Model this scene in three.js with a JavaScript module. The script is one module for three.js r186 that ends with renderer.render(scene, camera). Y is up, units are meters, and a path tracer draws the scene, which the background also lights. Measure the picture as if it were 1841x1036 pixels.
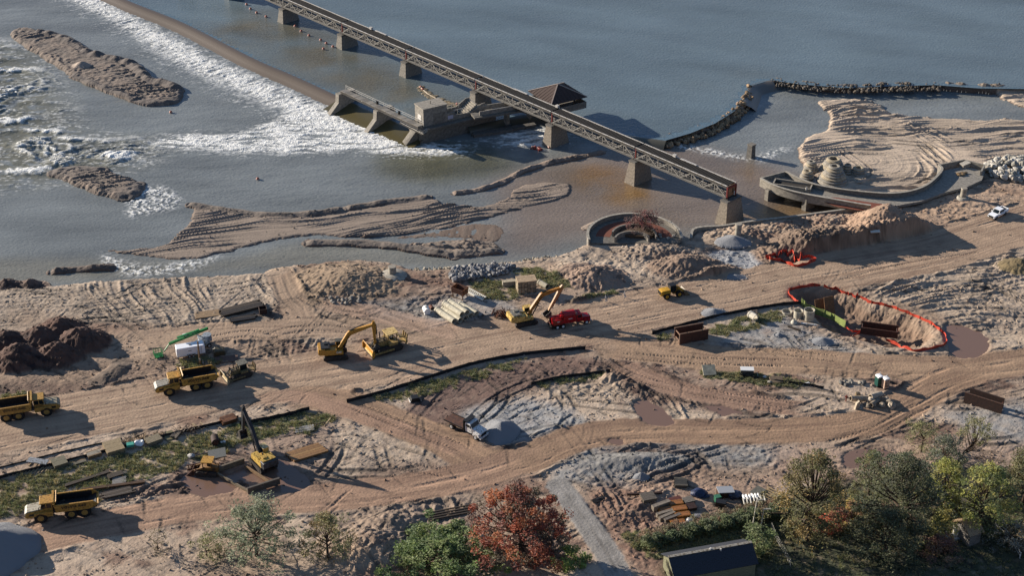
import * as THREE from 'three';
import { mergeGeometries, mergeVertices, toCreasedNormals } from 'three/addons/utils/BufferGeometryUtils.js';

// ---------- camera, sky, sun, exposure ----------
const F = 2800, PITCH = Math.atan(1618 / 2800), CAMH = 172, CX = 920.5, CY = 518;
const scene = new THREE.Scene();
const camera = new THREE.PerspectiveCamera(2 * Math.atan(518 / F) * 180 / Math.PI, 1024 / 577, 1, 6000);
camera.position.set(0, CAMH, 0);
camera.rotation.x = -PITCH;
scene.add(camera);
const SUN_EL = 18 * Math.PI / 180, SUN_AZ = 64.3 * Math.PI / 180;            // azimuth: left of the viewing direction
const sunDir = new THREE.Vector3(-Math.sin(SUN_AZ) * Math.cos(SUN_EL), Math.sin(SUN_EL), -Math.cos(SUN_AZ) * Math.cos(SUN_EL));
const sun = new THREE.DirectionalLight(new THREE.Color(1, 0.9, 0.78), 5);
sun.target.position.set(0, 0, -280);
sun.position.copy(sunDir).multiplyScalar(500).add(sun.target.position);
sun.castShadow = true;
Object.assign(sun.shadow.camera, { left: -220, right: 220, top: 160, bottom: -160, near: 50, far: 1000 });
sun.shadow.mapSize.set(4096, 4096);
scene.add(sun, sun.target);
{ // clear late-afternoon sky
  const w = 256, h = 128, d = new Float32Array(w * h * 4);
  for (let j = 0; j < h; j++) for (let i = 0; i < w; i++) {
    const el = ((j + 0.5) / h - 0.5) * Math.PI, u = (i + 0.5) / w;
    const up = Math.max(0, Math.sin(el)), hz = Math.pow(1 - up, 5);
    let r = 0.17 + 0.62 * hz, g = 0.32 + 0.52 * hz, b = 0.62 + 0.33 * hz;
    if (el < 0) { r = 0.55; g = 0.55; b = 0.55; }
    // broad warm glow round the sun
    const az = (u - 0.5) * 2 * Math.PI, dx = Math.cos(el) * Math.cos(az), dz = Math.cos(el) * Math.sin(az), dy = Math.sin(el);
    const c = Math.max(0, dx * sunDir.x + dy * sunDir.y + dz * sunDir.z), gl = Math.pow(c, 12) * 0.5;
    const k = (j * w + i) * 4;
    const S = 0.3; d[k] = S * (r + gl); d[k + 1] = S * (g + gl * 0.85); d[k + 2] = S * (b + gl * 0.6); d[k + 3] = 1;
  }
  const t = new THREE.DataTexture(d, w, h, THREE.RGBAFormat, THREE.FloatType);
  t.mapping = THREE.EquirectangularReflectionMapping; t.magFilter = t.minFilter = THREE.LinearFilter; t.needsUpdate = true;
  scene.background = t; scene.environment = t; scene.environmentIntensity = 1; scene.backgroundIntensity = 1;
}
const renderer = new THREE.WebGLRenderer({ antialias: true });
renderer.toneMapping = THREE.LinearToneMapping;
renderer.toneMappingExposure = 2.0;
renderer.shadowMap.enabled = true;

// ---------- numbers ----------
const CP = Math.cos(PITCH), SP = Math.sin(PITCH);
function U(px, py, h = 0) {                        // the point of the plane y = h that the photograph shows at (px, py)
  const x = (px - CX) / F, y = -(py - CY) / F, wy = y * CP - SP, wz = -CP - y * SP, t = (h - CAMH) / wy;
  return [x * t, wz * t];
}
function rng(seed) { let s = seed | 0; return () => { s = (s + 0x6d2b79f5) | 0; let t = Math.imul(s ^ (s >>> 15), 1 | s); t = (t + Math.imul(t ^ (t >>> 7), 61 | t)) ^ t; return ((t ^ (t >>> 14)) >>> 0) / 4294967296; }; }
const PERM = new Uint8Array(512);
{ const r = rng(77), p = [...Array(256).keys()]; for (let i = 255; i > 0; i--) { const j = Math.floor(r() * (i + 1)); [p[i], p[j]] = [p[j], p[i]]; } for (let i = 0; i < 512; i++) PERM[i] = p[i & 255]; }
const GX = new Float32Array(256), GY = new Float32Array(256);
{ const r = rng(5); for (let i = 0; i < 256; i++) { const a = r() * 6.2832; GX[i] = Math.cos(a) * 1.6; GY[i] = Math.sin(a) * 1.6; } }
function noise(x, y) {                             // gradient noise, about -1..1
  const xi = Math.floor(x), yi = Math.floor(y), fx = x - xi, fy = y - yi, X = xi & 255, Y = yi & 255;
  const u = fx * fx * fx * (fx * (fx * 6 - 15) + 10), v = fy * fy * fy * (fy * (fy * 6 - 15) + 10);
  const a = PERM[PERM[X] + Y], b = PERM[PERM[X + 1] + Y], c = PERM[PERM[X] + Y + 1], d = PERM[PERM[X + 1] + Y + 1];
  const na = GX[a] * fx + GY[a] * fy, nb = GX[b] * (fx - 1) + GY[b] * fy, nc = GX[c] * fx + GY[c] * (fy - 1), nd = GX[d] * (fx - 1) + GY[d] * (fy - 1);
  return na + u * (nb - na) + v * (nc - na + u * (na - nb - nc + nd));
}
function fbm(x, y, o = 4) { let s = 0, a = 0.55, f = 1; for (let i = 0; i < o; i++) { s += a * noise(x * f + i * 17.3, y * f - i * 9.1); f *= 2.03; a *= 0.5; } return s; }
const ridge = (n) => 1 - Math.min(1, Math.abs(n) * 2);
const clamp = (x, a = 0, b = 1) => Math.max(a, Math.min(b, x));
const sstep = (a, b, x) => { const t = clamp((x - a) / (b - a)); return t * t * (3 - 2 * t); };
const lerp = (a, b, t) => a + (b - a) * t;

// ---------- object helpers ----------
const used = new Map();
function numbered(name) { const n = used.get(name) ?? 0; used.set(name, n + 1); return n ? `${name}_${String(n).padStart(3, '0')}` : name; }
function tag(o, label, category, group) { o.userData.label = label; o.userData.category = category; if (group) o.userData.group = group; return o; }
function thing(name, label, category, [x, y, z] = [0, 0, 0], yaw = 0, group) {
  const o = new THREE.Group(); o.name = numbered(name); o.position.set(x, y, z); o.rotation.y = yaw; scene.add(o);
  return tag(o, label, category, group);
}
function struct(name, geo, mat) { const m = new THREE.Mesh(geo, mat); m.name = numbered(name); m.userData.kind = 'structure'; m.castShadow = m.receiveShadow = true; scene.add(m); return m; }
function fin(list, crease = 0.6) {                 // joins geometries, fresh normals, uv in metres by the dominant face direction
  const gs = list.flat().map((g) => { const n = (g.index ? g.toNonIndexed() : g.clone()); for (const k of Object.keys(n.attributes)) if (k !== 'position') n.deleteAttribute(k); return n; });
  let g = gs.length > 1 ? mergeGeometries(gs) : gs[0];
  g = toCreasedNormals(g, crease);
  const p = g.attributes.position, nn = g.attributes.normal, uv = new Float32Array(p.count * 2);
  for (let i = 0; i < p.count; i++) {
    const ax = Math.abs(nn.getX(i)), ay = Math.abs(nn.getY(i)), az = Math.abs(nn.getZ(i));
    if (ay >= ax && ay >= az) { uv[2 * i] = p.getX(i); uv[2 * i + 1] = p.getZ(i); } else if (ax >= az) { uv[2 * i] = p.getZ(i); uv[2 * i + 1] = p.getY(i); } else { uv[2 * i] = p.getX(i); uv[2 * i + 1] = p.getY(i); }
  }
  g.setAttribute('uv', new THREE.BufferAttribute(uv, 2));
  return g;
}
function part(parent, name, geos, mat, crease) {
  const m = new THREE.Mesh(fin([geos], crease), mat); m.name = name; m.castShadow = m.receiveShadow = true; parent.add(m); return m;
}
function copyPart(parent, src, x, y, z, ry = 0) { const m = new THREE.Mesh(src.geometry, src.material); m.name = src.name; m.castShadow = m.receiveShadow = true; m.position.set(x, y, z); m.rotation.y = ry; for (const c of src.children) { const k = c.clone(); m.add(k); } parent.add(m); return m; }
const tr = (g, x, y, z, rx = 0, ry = 0, rz = 0) => { if (rx) g.rotateX(rx); if (ry) g.rotateY(ry); if (rz) g.rotateZ(rz); g.translate(x, y, z); return g; };
const box = (w, h, d, x = 0, y = 0, z = 0, rx = 0, ry = 0, rz = 0) => tr(new THREE.BoxGeometry(w, h, d), x, y, z, rx, ry, rz);
const cyl = (r0, r1, h, x = 0, y = 0, z = 0, rx = 0, ry = 0, rz = 0, n = 16, open = false) => tr(new THREE.CylinderGeometry(r1, r0, h, n, 1, open), x, y, z, rx, ry, rz);
const axleCyl = (r, w, x, y, z, n = 18) => cyl(r, r, w, x, y, z, Math.PI / 2, 0, 0, n);
const V = (x, y, z) => new THREE.Vector3(x, y, z);
function bar(a, b, w, h = w) {                     // a square bar from a to b
  const A = V(...a), B = V(...b), d = B.clone().sub(A), L = d.length(); d.normalize();
  const up = Math.abs(d.y) > 0.95 ? V(1, 0, 0) : V(0, 1, 0), s = V(0, 0, 0).crossVectors(d, up).normalize(), u = V(0, 0, 0).crossVectors(s, d);
  const g = new THREE.BoxGeometry(L, h, w); g.applyMatrix4(new THREE.Matrix4().makeBasis(d, u, s).setPosition(A.add(B).multiplyScalar(0.5))); return g;
}
function rod(a, b, r, n = 8) {
  const A = V(...a), B = V(...b), d = B.clone().sub(A), g = new THREE.CylinderGeometry(r, r, d.length(), n);
  g.applyQuaternion(new THREE.Quaternion().setFromUnitVectors(V(0, 1, 0), d.normalize())); A.add(B).multiplyScalar(0.5); g.translate(A.x, A.y, A.z); return g;
}
function prism(pts, w, z = 0, bevel = 0.03) {      // side outline in x, y extruded across z, centred on z
  const s = new THREE.Shape(pts.map((p) => new THREE.Vector2(p[0], p[1])));
  const g = new THREE.ExtrudeGeometry(s, { depth: w - 2 * bevel, bevelEnabled: bevel > 0, bevelThickness: bevel, bevelSize: bevel, bevelOffset: -bevel, bevelSegments: 1, curveSegments: 8 });
  g.translate(0, 0, z - w / 2 + bevel); return g;
}
function flat(pts, h, y = 0) {                     // outline in x, z extruded upwards by h from y
  const s = new THREE.Shape(pts.map((p) => new THREE.Vector2(p[0], -p[1])));
  const g = new THREE.ExtrudeGeometry(s, { depth: h, bevelEnabled: false }); g.rotateX(-Math.PI / 2); g.translate(0, y, 0); return g;
}
const rock = (r, seed, sx = 1, sy = 0.75, sz = 1, det = 1) => {
  let g = new THREE.IcosahedronGeometry(r, det); g.deleteAttribute('uv'); g.deleteAttribute('normal'); g = mergeVertices(g);
  const p = g.attributes.position, q = rng(seed), o = q() * 50;
  for (let i = 0; i < p.count; i++) { const x = p.getX(i), y = p.getY(i), z = p.getZ(i), k = 1 + 0.45 * noise(x / r * 1.1 + o, y / r * 1.1 + z / r * 0.9 - o); p.setXYZ(i, x * k * sx, y * k * sy, z * k * sz); }
  return g;
};

// ---------- textures and materials ----------
function dataTex(n, f, srgb) {
  const d = new Uint8Array(n * n * 4);
  for (let j = 0; j < n; j++) for (let i = 0; i < n; i++) { const c = f(i / n, j / n, i, j), k = (j * n + i) * 4; for (let q = 0; q < 3; q++) d[k + q] = clamp(Array.isArray(c) ? c[q] : c) * 255; d[k + 3] = 255; }
  const t = new THREE.DataTexture(d, n, n); t.wrapS = t.wrapT = THREE.RepeatWrapping; t.magFilter = THREE.LinearFilter; t.minFilter = THREE.LinearMipmapLinearFilter; t.generateMipmaps = true; if (srgb) t.colorSpace = THREE.SRGBColorSpace; t.needsUpdate = true; return t;
}
// noise that tiles: blend of two shifted copies
const tile = (f, u, v, p) => { const a = f(u * p, v * p), b = f((u - 1) * p, v * p), c = f(u * p, (v - 1) * p), d = f((u - 1) * p, (v - 1) * p); const w = (1 - u) * (1 - v), x = u * (1 - v), y = (1 - u) * v, z = u * v; return (a * w + b * x + c * y + d * z) / Math.sqrt(w * w + x * x + y * y + z * z); };
const T = {};
{
  const r = rng(9);
  T.grain = dataTex(1024, (u, v) => 0.74 + 0.16 * tile((x, y) => fbm(x, y, 5), u, v, 60) + 0.10 * (r() - 0.5) + 0.10 * tile((x, y) => fbm(x + 31, y, 3), u, v, 9));
  T.grainBump = dataTex(1024, (u, v) => 0.5 + 0.4 * tile((x, y) => fbm(x + 5, y + 9, 5), u, v, 48) + 0.08 * (r() - 0.5));
  T.ripple = dataTex(1024, (u, v) => 0.5 + 0.30 * tile((x, y) => fbm(x * 0.75 + 0.4 * noise(x * 0.2, y * 0.2), y * 1.3, 4), u, v, 70) + 0.12 * tile((x, y) => noise(x * 0.4 + 3, y), u, v, 36));
  T.lanes = dataTex(512, (u, v) => { const k = clamp(0.42 + 0.55 * tile((x, y) => fbm(x * 0.6 + 0.5 * noise(x * 0.3, y * 0.3), y * 1.6, 5), u, v, 10)); return [1, k, 1]; });
  T.wear = dataTex(512, (u, v) => { const n = tile((x, y) => fbm(x, y, 5), u, v, 9), m = tile((x, y) => fbm(x + 9, y + 4, 4), u, v, 30); const k = sstep(-0.05, 0.45, n + 0.5 * m); return [lerp(0.97, 0.6, k) + 0.05 * m, lerp(0.96, 0.55, k) + 0.05 * m, lerp(0.95, 0.46, k) + 0.05 * m]; }, true);
  T.rust = dataTex(512, (u, v) => { const n = tile((x, y) => fbm(x, y, 5), u, v, 8), m = tile((x, y) => fbm(x + 9, y + 4, 4), u, v, 34); const k = clamp(0.5 + 0.8 * n + 0.5 * m); return [lerp(0.62, 1, k), lerp(0.6, 0.92, k), lerp(0.6, 0.84, k)]; }, true);
  T.concrete = dataTex(512, (u, v) => { const n = tile((x, y) => fbm(x, y, 5), u, v, 6), m = tile((x, y) => fbm(x * 6, y * 0.7, 3), u, v, 14); const k = clamp(0.86 + 0.22 * n + 0.12 * m + 0.08 * (r() - 0.5)); return [k, k * 0.985, k * 0.95]; }, true);
  T.wood = dataTex(512, (u, v) => { const n = tile((x, y) => fbm(x * 2, y * 24, 4), u, v, 3), k = clamp(0.74 + 0.5 * n); return [k, k * 0.96, k * 0.9]; }, true);
  T.leaf = dataTex(256, (u, v) => { const k = clamp(0.8 + 0.4 * tile((x, y) => fbm(x, y, 4), u, v, 12)); return k; }, true);
}
const rep = (t, s) => { const c = t.clone(); c.repeat.set(s, s); c.needsUpdate = true; return c; };
const mcache = new Map();
function M(hex, { map = T.wear, s = 0.25, rough = 0.55, metal = 0, bump = 0, side } = {}) {
  const key = hex + [map?.uuid, s, rough, metal, bump, side].join(); if (mcache.has(key)) return mcache.get(key);
  const m = new THREE.MeshStandardMaterial({ color: hex, roughness: rough, metalness: metal });
  if (map) m.map = rep(map, s);
  if (bump) { m.bumpMap = rep(T.grainBump, 0.2); m.bumpScale = bump; }
  if (side) m.side = side;
  mcache.set(key, m); return m;
}
const conc = (hex, s = 0.22) => M(hex, { map: T.concrete, s, rough: 0.85 });
const rust = (hex, s = 0.3) => M(hex, { map: T.rust, s, rough: 0.8 });
const wood = (hex) => M(hex, { map: T.wood, s: 0.5, rough: 0.8 });
const MAT = {
  yellow: M('#b58c40', { rough: 0.5 }), paleYellow: M('#c9ab62'), dustYellow: M('#a98f5a'), black: M('#1a1a1b', { rough: 0.5 }), tyre: M('#1d1b1a', { rough: 0.9, map: T.wear }), steel: M('#4a4744', { rough: 0.5 }),
  glass: new THREE.MeshStandardMaterial({ color: '#10171a', roughness: 0.08 }), white: M('#dcdcda', { rough: 0.4 }), red: M('#a8141c', { rough: 0.3 }), track: M('#37302b', { rough: 0.85 }), chrome: M('#b8b8b8', { rough: 0.25, metal: 0.8 }),
  grey: M('#8f8f8a'), green: M('#1f7a3c', { rough: 0.4 }), conc: conc('#a39d93'), concDark: conc('#6b6967'), rust: rust('#5a3a2c'), rustDark: rust('#3f2b24'), timber: wood('#9a8468'), paleTimber: wood('#bfae90'), darkTimber: wood('#4d443c'),
  fabric: M('#1b1b1e', { map: null, rough: 0.85 }), orange: M('#c8442a', { map: T.wear, s: 0.8, rough: 0.8, side: THREE.DoubleSide }),
};

// ---------- ground ----------
const LAND = 2.3, POOL = 1.8;
const dirt = { sand: [0.455, 0.36, 0.268], tan: [0.295, 0.205, 0.137], red: [0.165, 0.092, 0.062], dark: [0.115, 0.075, 0.056], grey: [0.27, 0.255, 0.235], grass: [0.12, 0.13, 0.05], ochre: [0.36, 0.255, 0.165], mud: [0.10, 0.066, 0.048], bar: [0.255, 0.2, 0.155], soil: [0.085, 0.045, 0.031] };
const smooth = (pts, n = 6) => new THREE.CatmullRomCurve3(pts.map((p) => V(p[0], p[1], 0)), false, 'centripetal').getPoints((pts.length - 1) * n).map((p) => [p.x, p.y]);
const smoothC = (pts, n = 5) => new THREE.CatmullRomCurve3(pts.map((p) => V(p[0], p[1], 0)), true, 'centripetal').getPoints(pts.length * n).map((p) => [p.x, p.y]);
class Patch {
  constructor(x0, x1, z0, z1, dx, dz) {
    Object.assign(this, { x0, z0, dx, dz, nx: Math.round((x1 - x0) / dx) + 1, nz: Math.round((z1 - z0) / dz) + 1 });
    this.n = this.nx * this.nz; this.H = new Float32Array(this.n); this.C = [0, 1, 2].map(() => new Float32Array(this.n)); this.cls = new Uint8Array(this.n);
    this.wi = new Int16Array(this.n); this.X = (i) => x0 + i * dx; this.Z = (j) => z0 + j * dz;
    for (let j = 0; j < this.nz; j++) for (let i = 0; i < this.nx; i++) {
      const x = this.X(i), z = this.Z(j), a = 0.9 * fbm(x * 0.25, z * 0.25, 4), b = 0.9 * fbm(x * 0.25 + 50, z * 0.25 + 50, 4);
      const ii = clamp(Math.round(i + a / dx), 0, this.nx - 1), jj = clamp(Math.round(j + b / dz), 0, this.nz - 1);
      this.W ??= new Int32Array(this.n); this.W[j * this.nx + i] = jj * this.nx + ii;
    }
    delete this.wi;
    this.cv = document.createElement('canvas'); this.cv.width = this.nx; this.cv.height = this.nz; this.ctx = this.cv.getContext('2d', { willReadFrequently: true });
  }
  px(p, h) { const [x, z] = U(p[0], p[1], h); return [(x - this.x0) / this.dx, (z - this.z0) / this.dz]; }
  // outlines and strokes given as the photograph shows them on the plane y = h; warped by noise so that edges are ragged
  mask(polys, { h = LAND, blur = 0.6, strokes = [], warp = true, smoothP = true } = {}) {
    const c = this.ctx; c.fillStyle = '#000'; c.fillRect(0, 0, this.nx, this.nz); c.fillStyle = '#fff'; c.strokeStyle = '#fff'; c.lineCap = 'round'; c.lineJoin = 'round';
    for (let p of polys) { if (smoothP && p.length > 4) p = smoothC(p); c.beginPath(); p.forEach((q, i) => { const [a, b] = this.px(q, h); i ? c.lineTo(a, b) : c.moveTo(a, b); }); c.closePath(); c.fill(); }
    for (const [pts, w] of strokes) { c.save(); c.scale(1, this.dx / this.dz); c.lineWidth = w / this.dx; c.beginPath(); smooth(pts).forEach((q, i) => { const [a, b] = this.px(q, h); i ? c.lineTo(a, b * this.dz / this.dx) : c.moveTo(a, b * this.dz / this.dx); }); c.stroke(); c.restore(); }
    const d = c.getImageData(0, 0, this.nx, this.nz).data; let m = new Float32Array(this.n);
    for (let k = 0; k < this.n; k++) m[k] = d[k * 4] / 255;
    m = this.blur(m, blur);
    if (!warp) return m;
    const o = new Float32Array(this.n); for (let k = 0; k < this.n; k++) o[k] = m[this.W[k]]; return o;
  }
  blur(m, r) {
    const rx = Math.round(r / this.dx), rz = Math.round(r / this.dz), { nx, nz } = this;
    for (let pass = 0; pass < 2; pass++) {
      if (rx > 0) { const o = new Float32Array(this.n); for (let j = 0; j < nz; j++) { let s = 0; const b = j * nx; for (let i = -rx; i <= rx; i++) s += m[b + clamp(i, 0, nx - 1)]; for (let i = 0; i < nx; i++) { o[b + i] = s / (2 * rx + 1); s += m[b + Math.min(nx - 1, i + rx + 1)] - m[b + Math.max(0, i - rx)]; } } m = o; }
      if (rz > 0) { const o = new Float32Array(this.n); for (let i = 0; i < nx; i++) { let s = 0; for (let j = -rz; j <= rz; j++) s += m[clamp(j, 0, nz - 1) * nx + i]; for (let j = 0; j < nz; j++) { o[j * nx + i] = s / (2 * rz + 1); s += m[Math.min(nz - 1, j + rz + 1) * nx + i] - m[Math.max(0, j - rz) * nx + i]; } } m = o; }
    }
    return m;
  }
  each(m, f) { const { nx, nz } = this; for (let j = 0; j < nz; j++) for (let i = 0; i < nx; i++) { const k = j * nx + i; if (!m || m[k] > 0.003) f(k, this.X(i), this.Z(j), m ? m[k] : 1); } }
  paint(m, c, s = 1, dapple = 0.35) { this.each(m, (k, x, z, a) => { const t = clamp(a * s * (1 + dapple * 2 * fbm(x * 0.5, z * 0.5, 4)) ); for (let q = 0; q < 3; q++) this.C[q][k] = lerp(this.C[q][k], c[q], t); }); }
  tint(k, f) { for (let q = 0; q < 3; q++) this.C[q][k] *= f; }
  // distance along (u) and across (v) a stroke, for every cell within w of it
  along(pts, w, f, h = LAND) {
    const P = smooth(pts, 8).map((q) => U(q[0], q[1], h)), best = new Map(); let u0 = 0;
    for (let s = 0; s + 1 < P.length; s++) {
      const [ax, az] = P[s], [bx, bz] = P[s + 1], ex = bx - ax, ez = bz - az, L = Math.hypot(ex, ez); if (L < 1e-6) continue;
      const i0 = Math.max(0, Math.floor((Math.min(ax, bx) - w - this.x0) / this.dx)), i1 = Math.min(this.nx - 1, Math.ceil((Math.max(ax, bx) + w - this.x0) / this.dx));
      const j0 = Math.max(0, Math.floor((Math.min(az, bz) - w - this.z0) / this.dz)), j1 = Math.min(this.nz - 1, Math.ceil((Math.max(az, bz) + w - this.z0) / this.dz));
      for (let j = j0; j <= j1; j++) for (let i = i0; i <= i1; i++) {
        const x = this.X(i) - ax, z = this.Z(j) - az, t0 = (x * ex + z * ez) / (L * L), t = clamp(t0), dxx = x - t * ex, dzz = z - t * ez, d = Math.hypot(dxx, dzz);
        if (d < w && !(s === 0 && t0 < 0) && !(s === P.length - 2 && t0 > 1)) { const k = j * this.nx + i, o = best.get(k); if (!o || Math.abs(o[1]) > d) best.set(k, [u0 + t * L, Math.sign(ex * z - ez * x) * d]); }
      }
      u0 += L;
    }
    for (const [k, [u, v]] of best) f(k, u, v,  this.X(k % this.nx), this.Z(Math.floor(k / this.nx)), Math.min(u, u0 - u));
  }
  at(x, z) {
    const a = clamp((x - this.x0) / this.dx, 0, this.nx - 1.001), b = clamp((z - this.z0) / this.dz, 0, this.nz - 1.001), i = Math.floor(a), j = Math.floor(b), fx = a - i, fz = b - j, k = j * this.nx + i, H = this.H;
    return lerp(lerp(H[k], H[k + 1], fx), lerp(H[k + this.nx], H[k + this.nx + 1], fx), fz);
  }
  geometry(keep, uvs = 1 / 24) {                   // the triangles of the cells for which keep(k) holds, with the normals of the whole sheet
    const { nx, nz, H, C, dx, dz } = this, id = new Int32Array(this.n).fill(-1), pos = [], nor = [], col = [], uv = [], ix = [];
    const vert = (i, j) => {
      const k = j * nx + i; if (id[k] >= 0) return id[k];
      const l = H[k - (i > 0)], r = H[k + (i < nx - 1)], u = H[k - (j > 0) * nx], d = H[k + (j < nz - 1) * nx], a = (l - r) / (2 * dx), b = (u - d) / (2 * dz), s = 1 / Math.hypot(a, 1, b);
      pos.push(this.X(i), H[k], this.Z(j)); nor.push(a * s, s, b * s); col.push(C[0][k], C[1][k], C[2][k]); uv.push(this.X(i) * uvs, this.Z(j) * uvs); return (id[k] = pos.length / 3 - 1);
    };
    for (let j = 0; j + 1 < nz; j++) for (let i = 0; i + 1 < nx; i++) if (keep(j * nx + i)) {
      const a = vert(i, j), b = vert(i + 1, j), c = vert(i, j + 1), d = vert(i + 1, j + 1);
      if ((i + j) & 1) ix.push(a, c, b, b, c, d); else ix.push(a, c, d, a, d, b);
    }
    const g = new THREE.BufferGeometry();
    g.setAttribute('position', new THREE.BufferAttribute(new Float32Array(pos), 3)); g.setAttribute('normal', new THREE.BufferAttribute(new Float32Array(nor), 3));
    g.setAttribute('color', new THREE.BufferAttribute(new Float32Array(col), 3)); g.setAttribute('uv', new THREE.BufferAttribute(new Float32Array(uv), 2)); g.setIndex(new THREE.BufferAttribute(new Uint32Array(ix), 1)); return g;
  }
}
const earth = new THREE.MeshStandardMaterial({ vertexColors: true, roughness: 0.95, map: T.grain, bumpMap: rep(T.grainBump, 1), bumpScale: 0.08 });
const G = new Patch(-120, 146, -434, -192, 0.235, 0.28);

// shorelines
const LANDPOLY = [[-60, 517], [0, 514], [60, 511], [100, 507], [180, 500], [300, 493], [390, 489], [470, 486], [505, 475], [560, 468], [610, 462], [690, 464], [753, 480], [836, 475], [920, 465], [1000, 455], [1050, 436], [1062, 434], [1066, 412], [1090, 394], [1130, 390], [1180, 392], [1222, 412], [1226, 426], [1241, 424], [1246, 412], [1300, 406], [1352, 398], [1420, 390], [1500, 381], [1560, 371], [1600, 352], [1760, 300], [1790, 285], [2000, 270], [2400, 280], [2300, 1250], [-400, 1250], [-300, 520]];
const FLATPOLY = [[1600, 368], [1480, 330], [1445, 300], [1437, 280], [1434, 262], [1452, 243], [1488, 231], [1490, 205], [1476, 190], [1466, 178], [1540, 175], [1590, 186], [1600, 203], [1680, 208], [1760, 213], [1841, 214], [2000, 216], [2000, 340], [1700, 350]];
const CORNER = [[1785, 163], [1841, 160], [1990, 158], [1990, 196], [1841, 192], [1800, 176]];
const BARS = [
  [[168, 450], [230, 446], [300, 436], [325, 415], [338, 402], [345, 380], [345, 366], [420, 378], [480, 388], [560, 386], [640, 374], [720, 361], [776, 354], [800, 362], [860, 369], [905, 358], [930, 335], [985, 325], [1025, 330], [1028, 345], [1000, 360], [940, 375], [860, 396], [760, 418], [650, 426], [560, 424], [470, 437], [400, 455], [350, 466], [290, 464], [240, 458]],
  [[548, 438], [580, 434], [650, 434], [720, 436], [800, 428], [860, 430], [896, 434], [902, 450], [880, 458], [815, 464], [780, 456], [700, 444], [600, 442]],
];
const land = G.mask([LANDPOLY], { blur: 1.1, smoothP: false }), flat0 = G.mask([FLATPOLY, CORNER], { h: 0.6, blur: 0.8, smoothP: false }), bars = G.mask(BARS, { h: 0.4, blur: 0.5 }), mudbar = G.mask([[[690, 424], [780, 412], [860, 398], [912, 408], [905, 436], [800, 430], [720, 433]], [[470, 438], [560, 426], [640, 428], [600, 434], [520, 437]]], { h: 0.1, blur: 0.8 });
G.each(null, (k, x, z) => {
  const rough = fbm(x * 0.12, z * 0.12, 4), fine = fbm(x * 0.9, z * 0.9, 3);
  let h = -1 + Math.max(land[k] * (LAND + 1), flat0[k] * 1.65 + (flat0[k] > 0.5 ? 0.08 * rough : 0), bars[k] * 1.3, mudbar[k] * (1.06 + 0.14 * fbm(x * 0.5, z * 0.12, 3)));
  if (land[k] > 0.05) h += land[k] * (0.30 * rough + 0.07 * fine);
  G.H[k] = h;
  const t = clamp(0.5 + 0.9 * rough), s = clamp(0.5 + fbm(x * 0.05 + 9, z * 0.05, 4) * 1.1), damp = sstep(0.1, 0.34, fbm(x * 0.075 + 20, z * 0.11, 5)), base = flat0[k] > 0.5 && land[k] < 0.5 ? dirt.sand : (bars[k] > 0.4 || mudbar[k] > 0.4) && land[k] < 0.5 ? dirt.bar : null;
  for (let q = 0; q < 3; q++) G.C[q][k] = base ? base[q] * (0.88 + 0.2 * t) : lerp(lerp(dirt.sand[q], dirt.tan[q], s), dirt.red[q], 0.24 * t + 0.62 * damp);
  if (h < 0.35) for (let q = 0; q < 3; q++) G.C[q][k] = lerp(dirt.mud[q], G.C[q][k], sstep(-0.1, 0.4, h));   // wet margin
});

// where the ground is rough, ploughed, paved ... (outlines as the photograph shows them)
let PT = G;
const rows = (poly, a, b, wl, amp, { h = LAND, len = 14, sharp = 1, arc, dark = 0.25, blur = 0.8 } = {}) => {
  const m = PT.mask([poly], { h, blur }), A = U(...a, h), B = U(...b, h), L = Math.hypot(B[0] - A[0], B[1] - A[1]), dx = (B[0] - A[0]) / L, dz = (B[1] - A[1]) / L, O = arc && U(...arc, h);
  PT.each(m, (k, x, z, w) => {
    let u, v;
    if (O) { const r = Math.hypot(x - O[0], z - O[1]); u = Math.atan2(z - O[1], x - O[0]) * r; v = r; } else { u = (x - A[0]) * dx + (z - A[1]) * dz; v = -(x - A[0]) * dz + (z - A[1]) * dx; }
    v += 0.9 * noise(x * 0.06, z * 0.06) * wl;
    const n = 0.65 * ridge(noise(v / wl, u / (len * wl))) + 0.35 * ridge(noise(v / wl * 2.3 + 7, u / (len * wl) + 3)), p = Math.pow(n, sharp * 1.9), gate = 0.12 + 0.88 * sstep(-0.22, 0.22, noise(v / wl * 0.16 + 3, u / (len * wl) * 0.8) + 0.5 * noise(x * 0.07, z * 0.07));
    PT.H[k] += w * amp * gate * 1.2 * (p - 0.3); PT.tint(k, 1 - w * dark * 0.45 * gate * (1 - p));  // furrow shade put into the colour: hollows darkened, on the bars also wet streaks
  });
};
const lumps = (poly, amp, f = 0.7, h = LAND, dark = 0.3) => { const m = PT.mask([poly], { h, blur: 0.8 }); PT.each(m, (k, x, z, w) => { const n = fbm(x * f, z * f, 4), r = ridge(fbm(x * f * 0.6 + 8, z * f * 0.6, 2) * 1.4); const gt = 0.35 + 0.65 * sstep(-0.15, 0.25, fbm(x * 0.11 + 4, z * 0.11, 3)); PT.H[k] += w * amp * 0.7 * gt * (n + 0.5 * r - 0.25); PT.tint(k, 1 - w * dark * clamp(0.5 - n)); }); };
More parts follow.
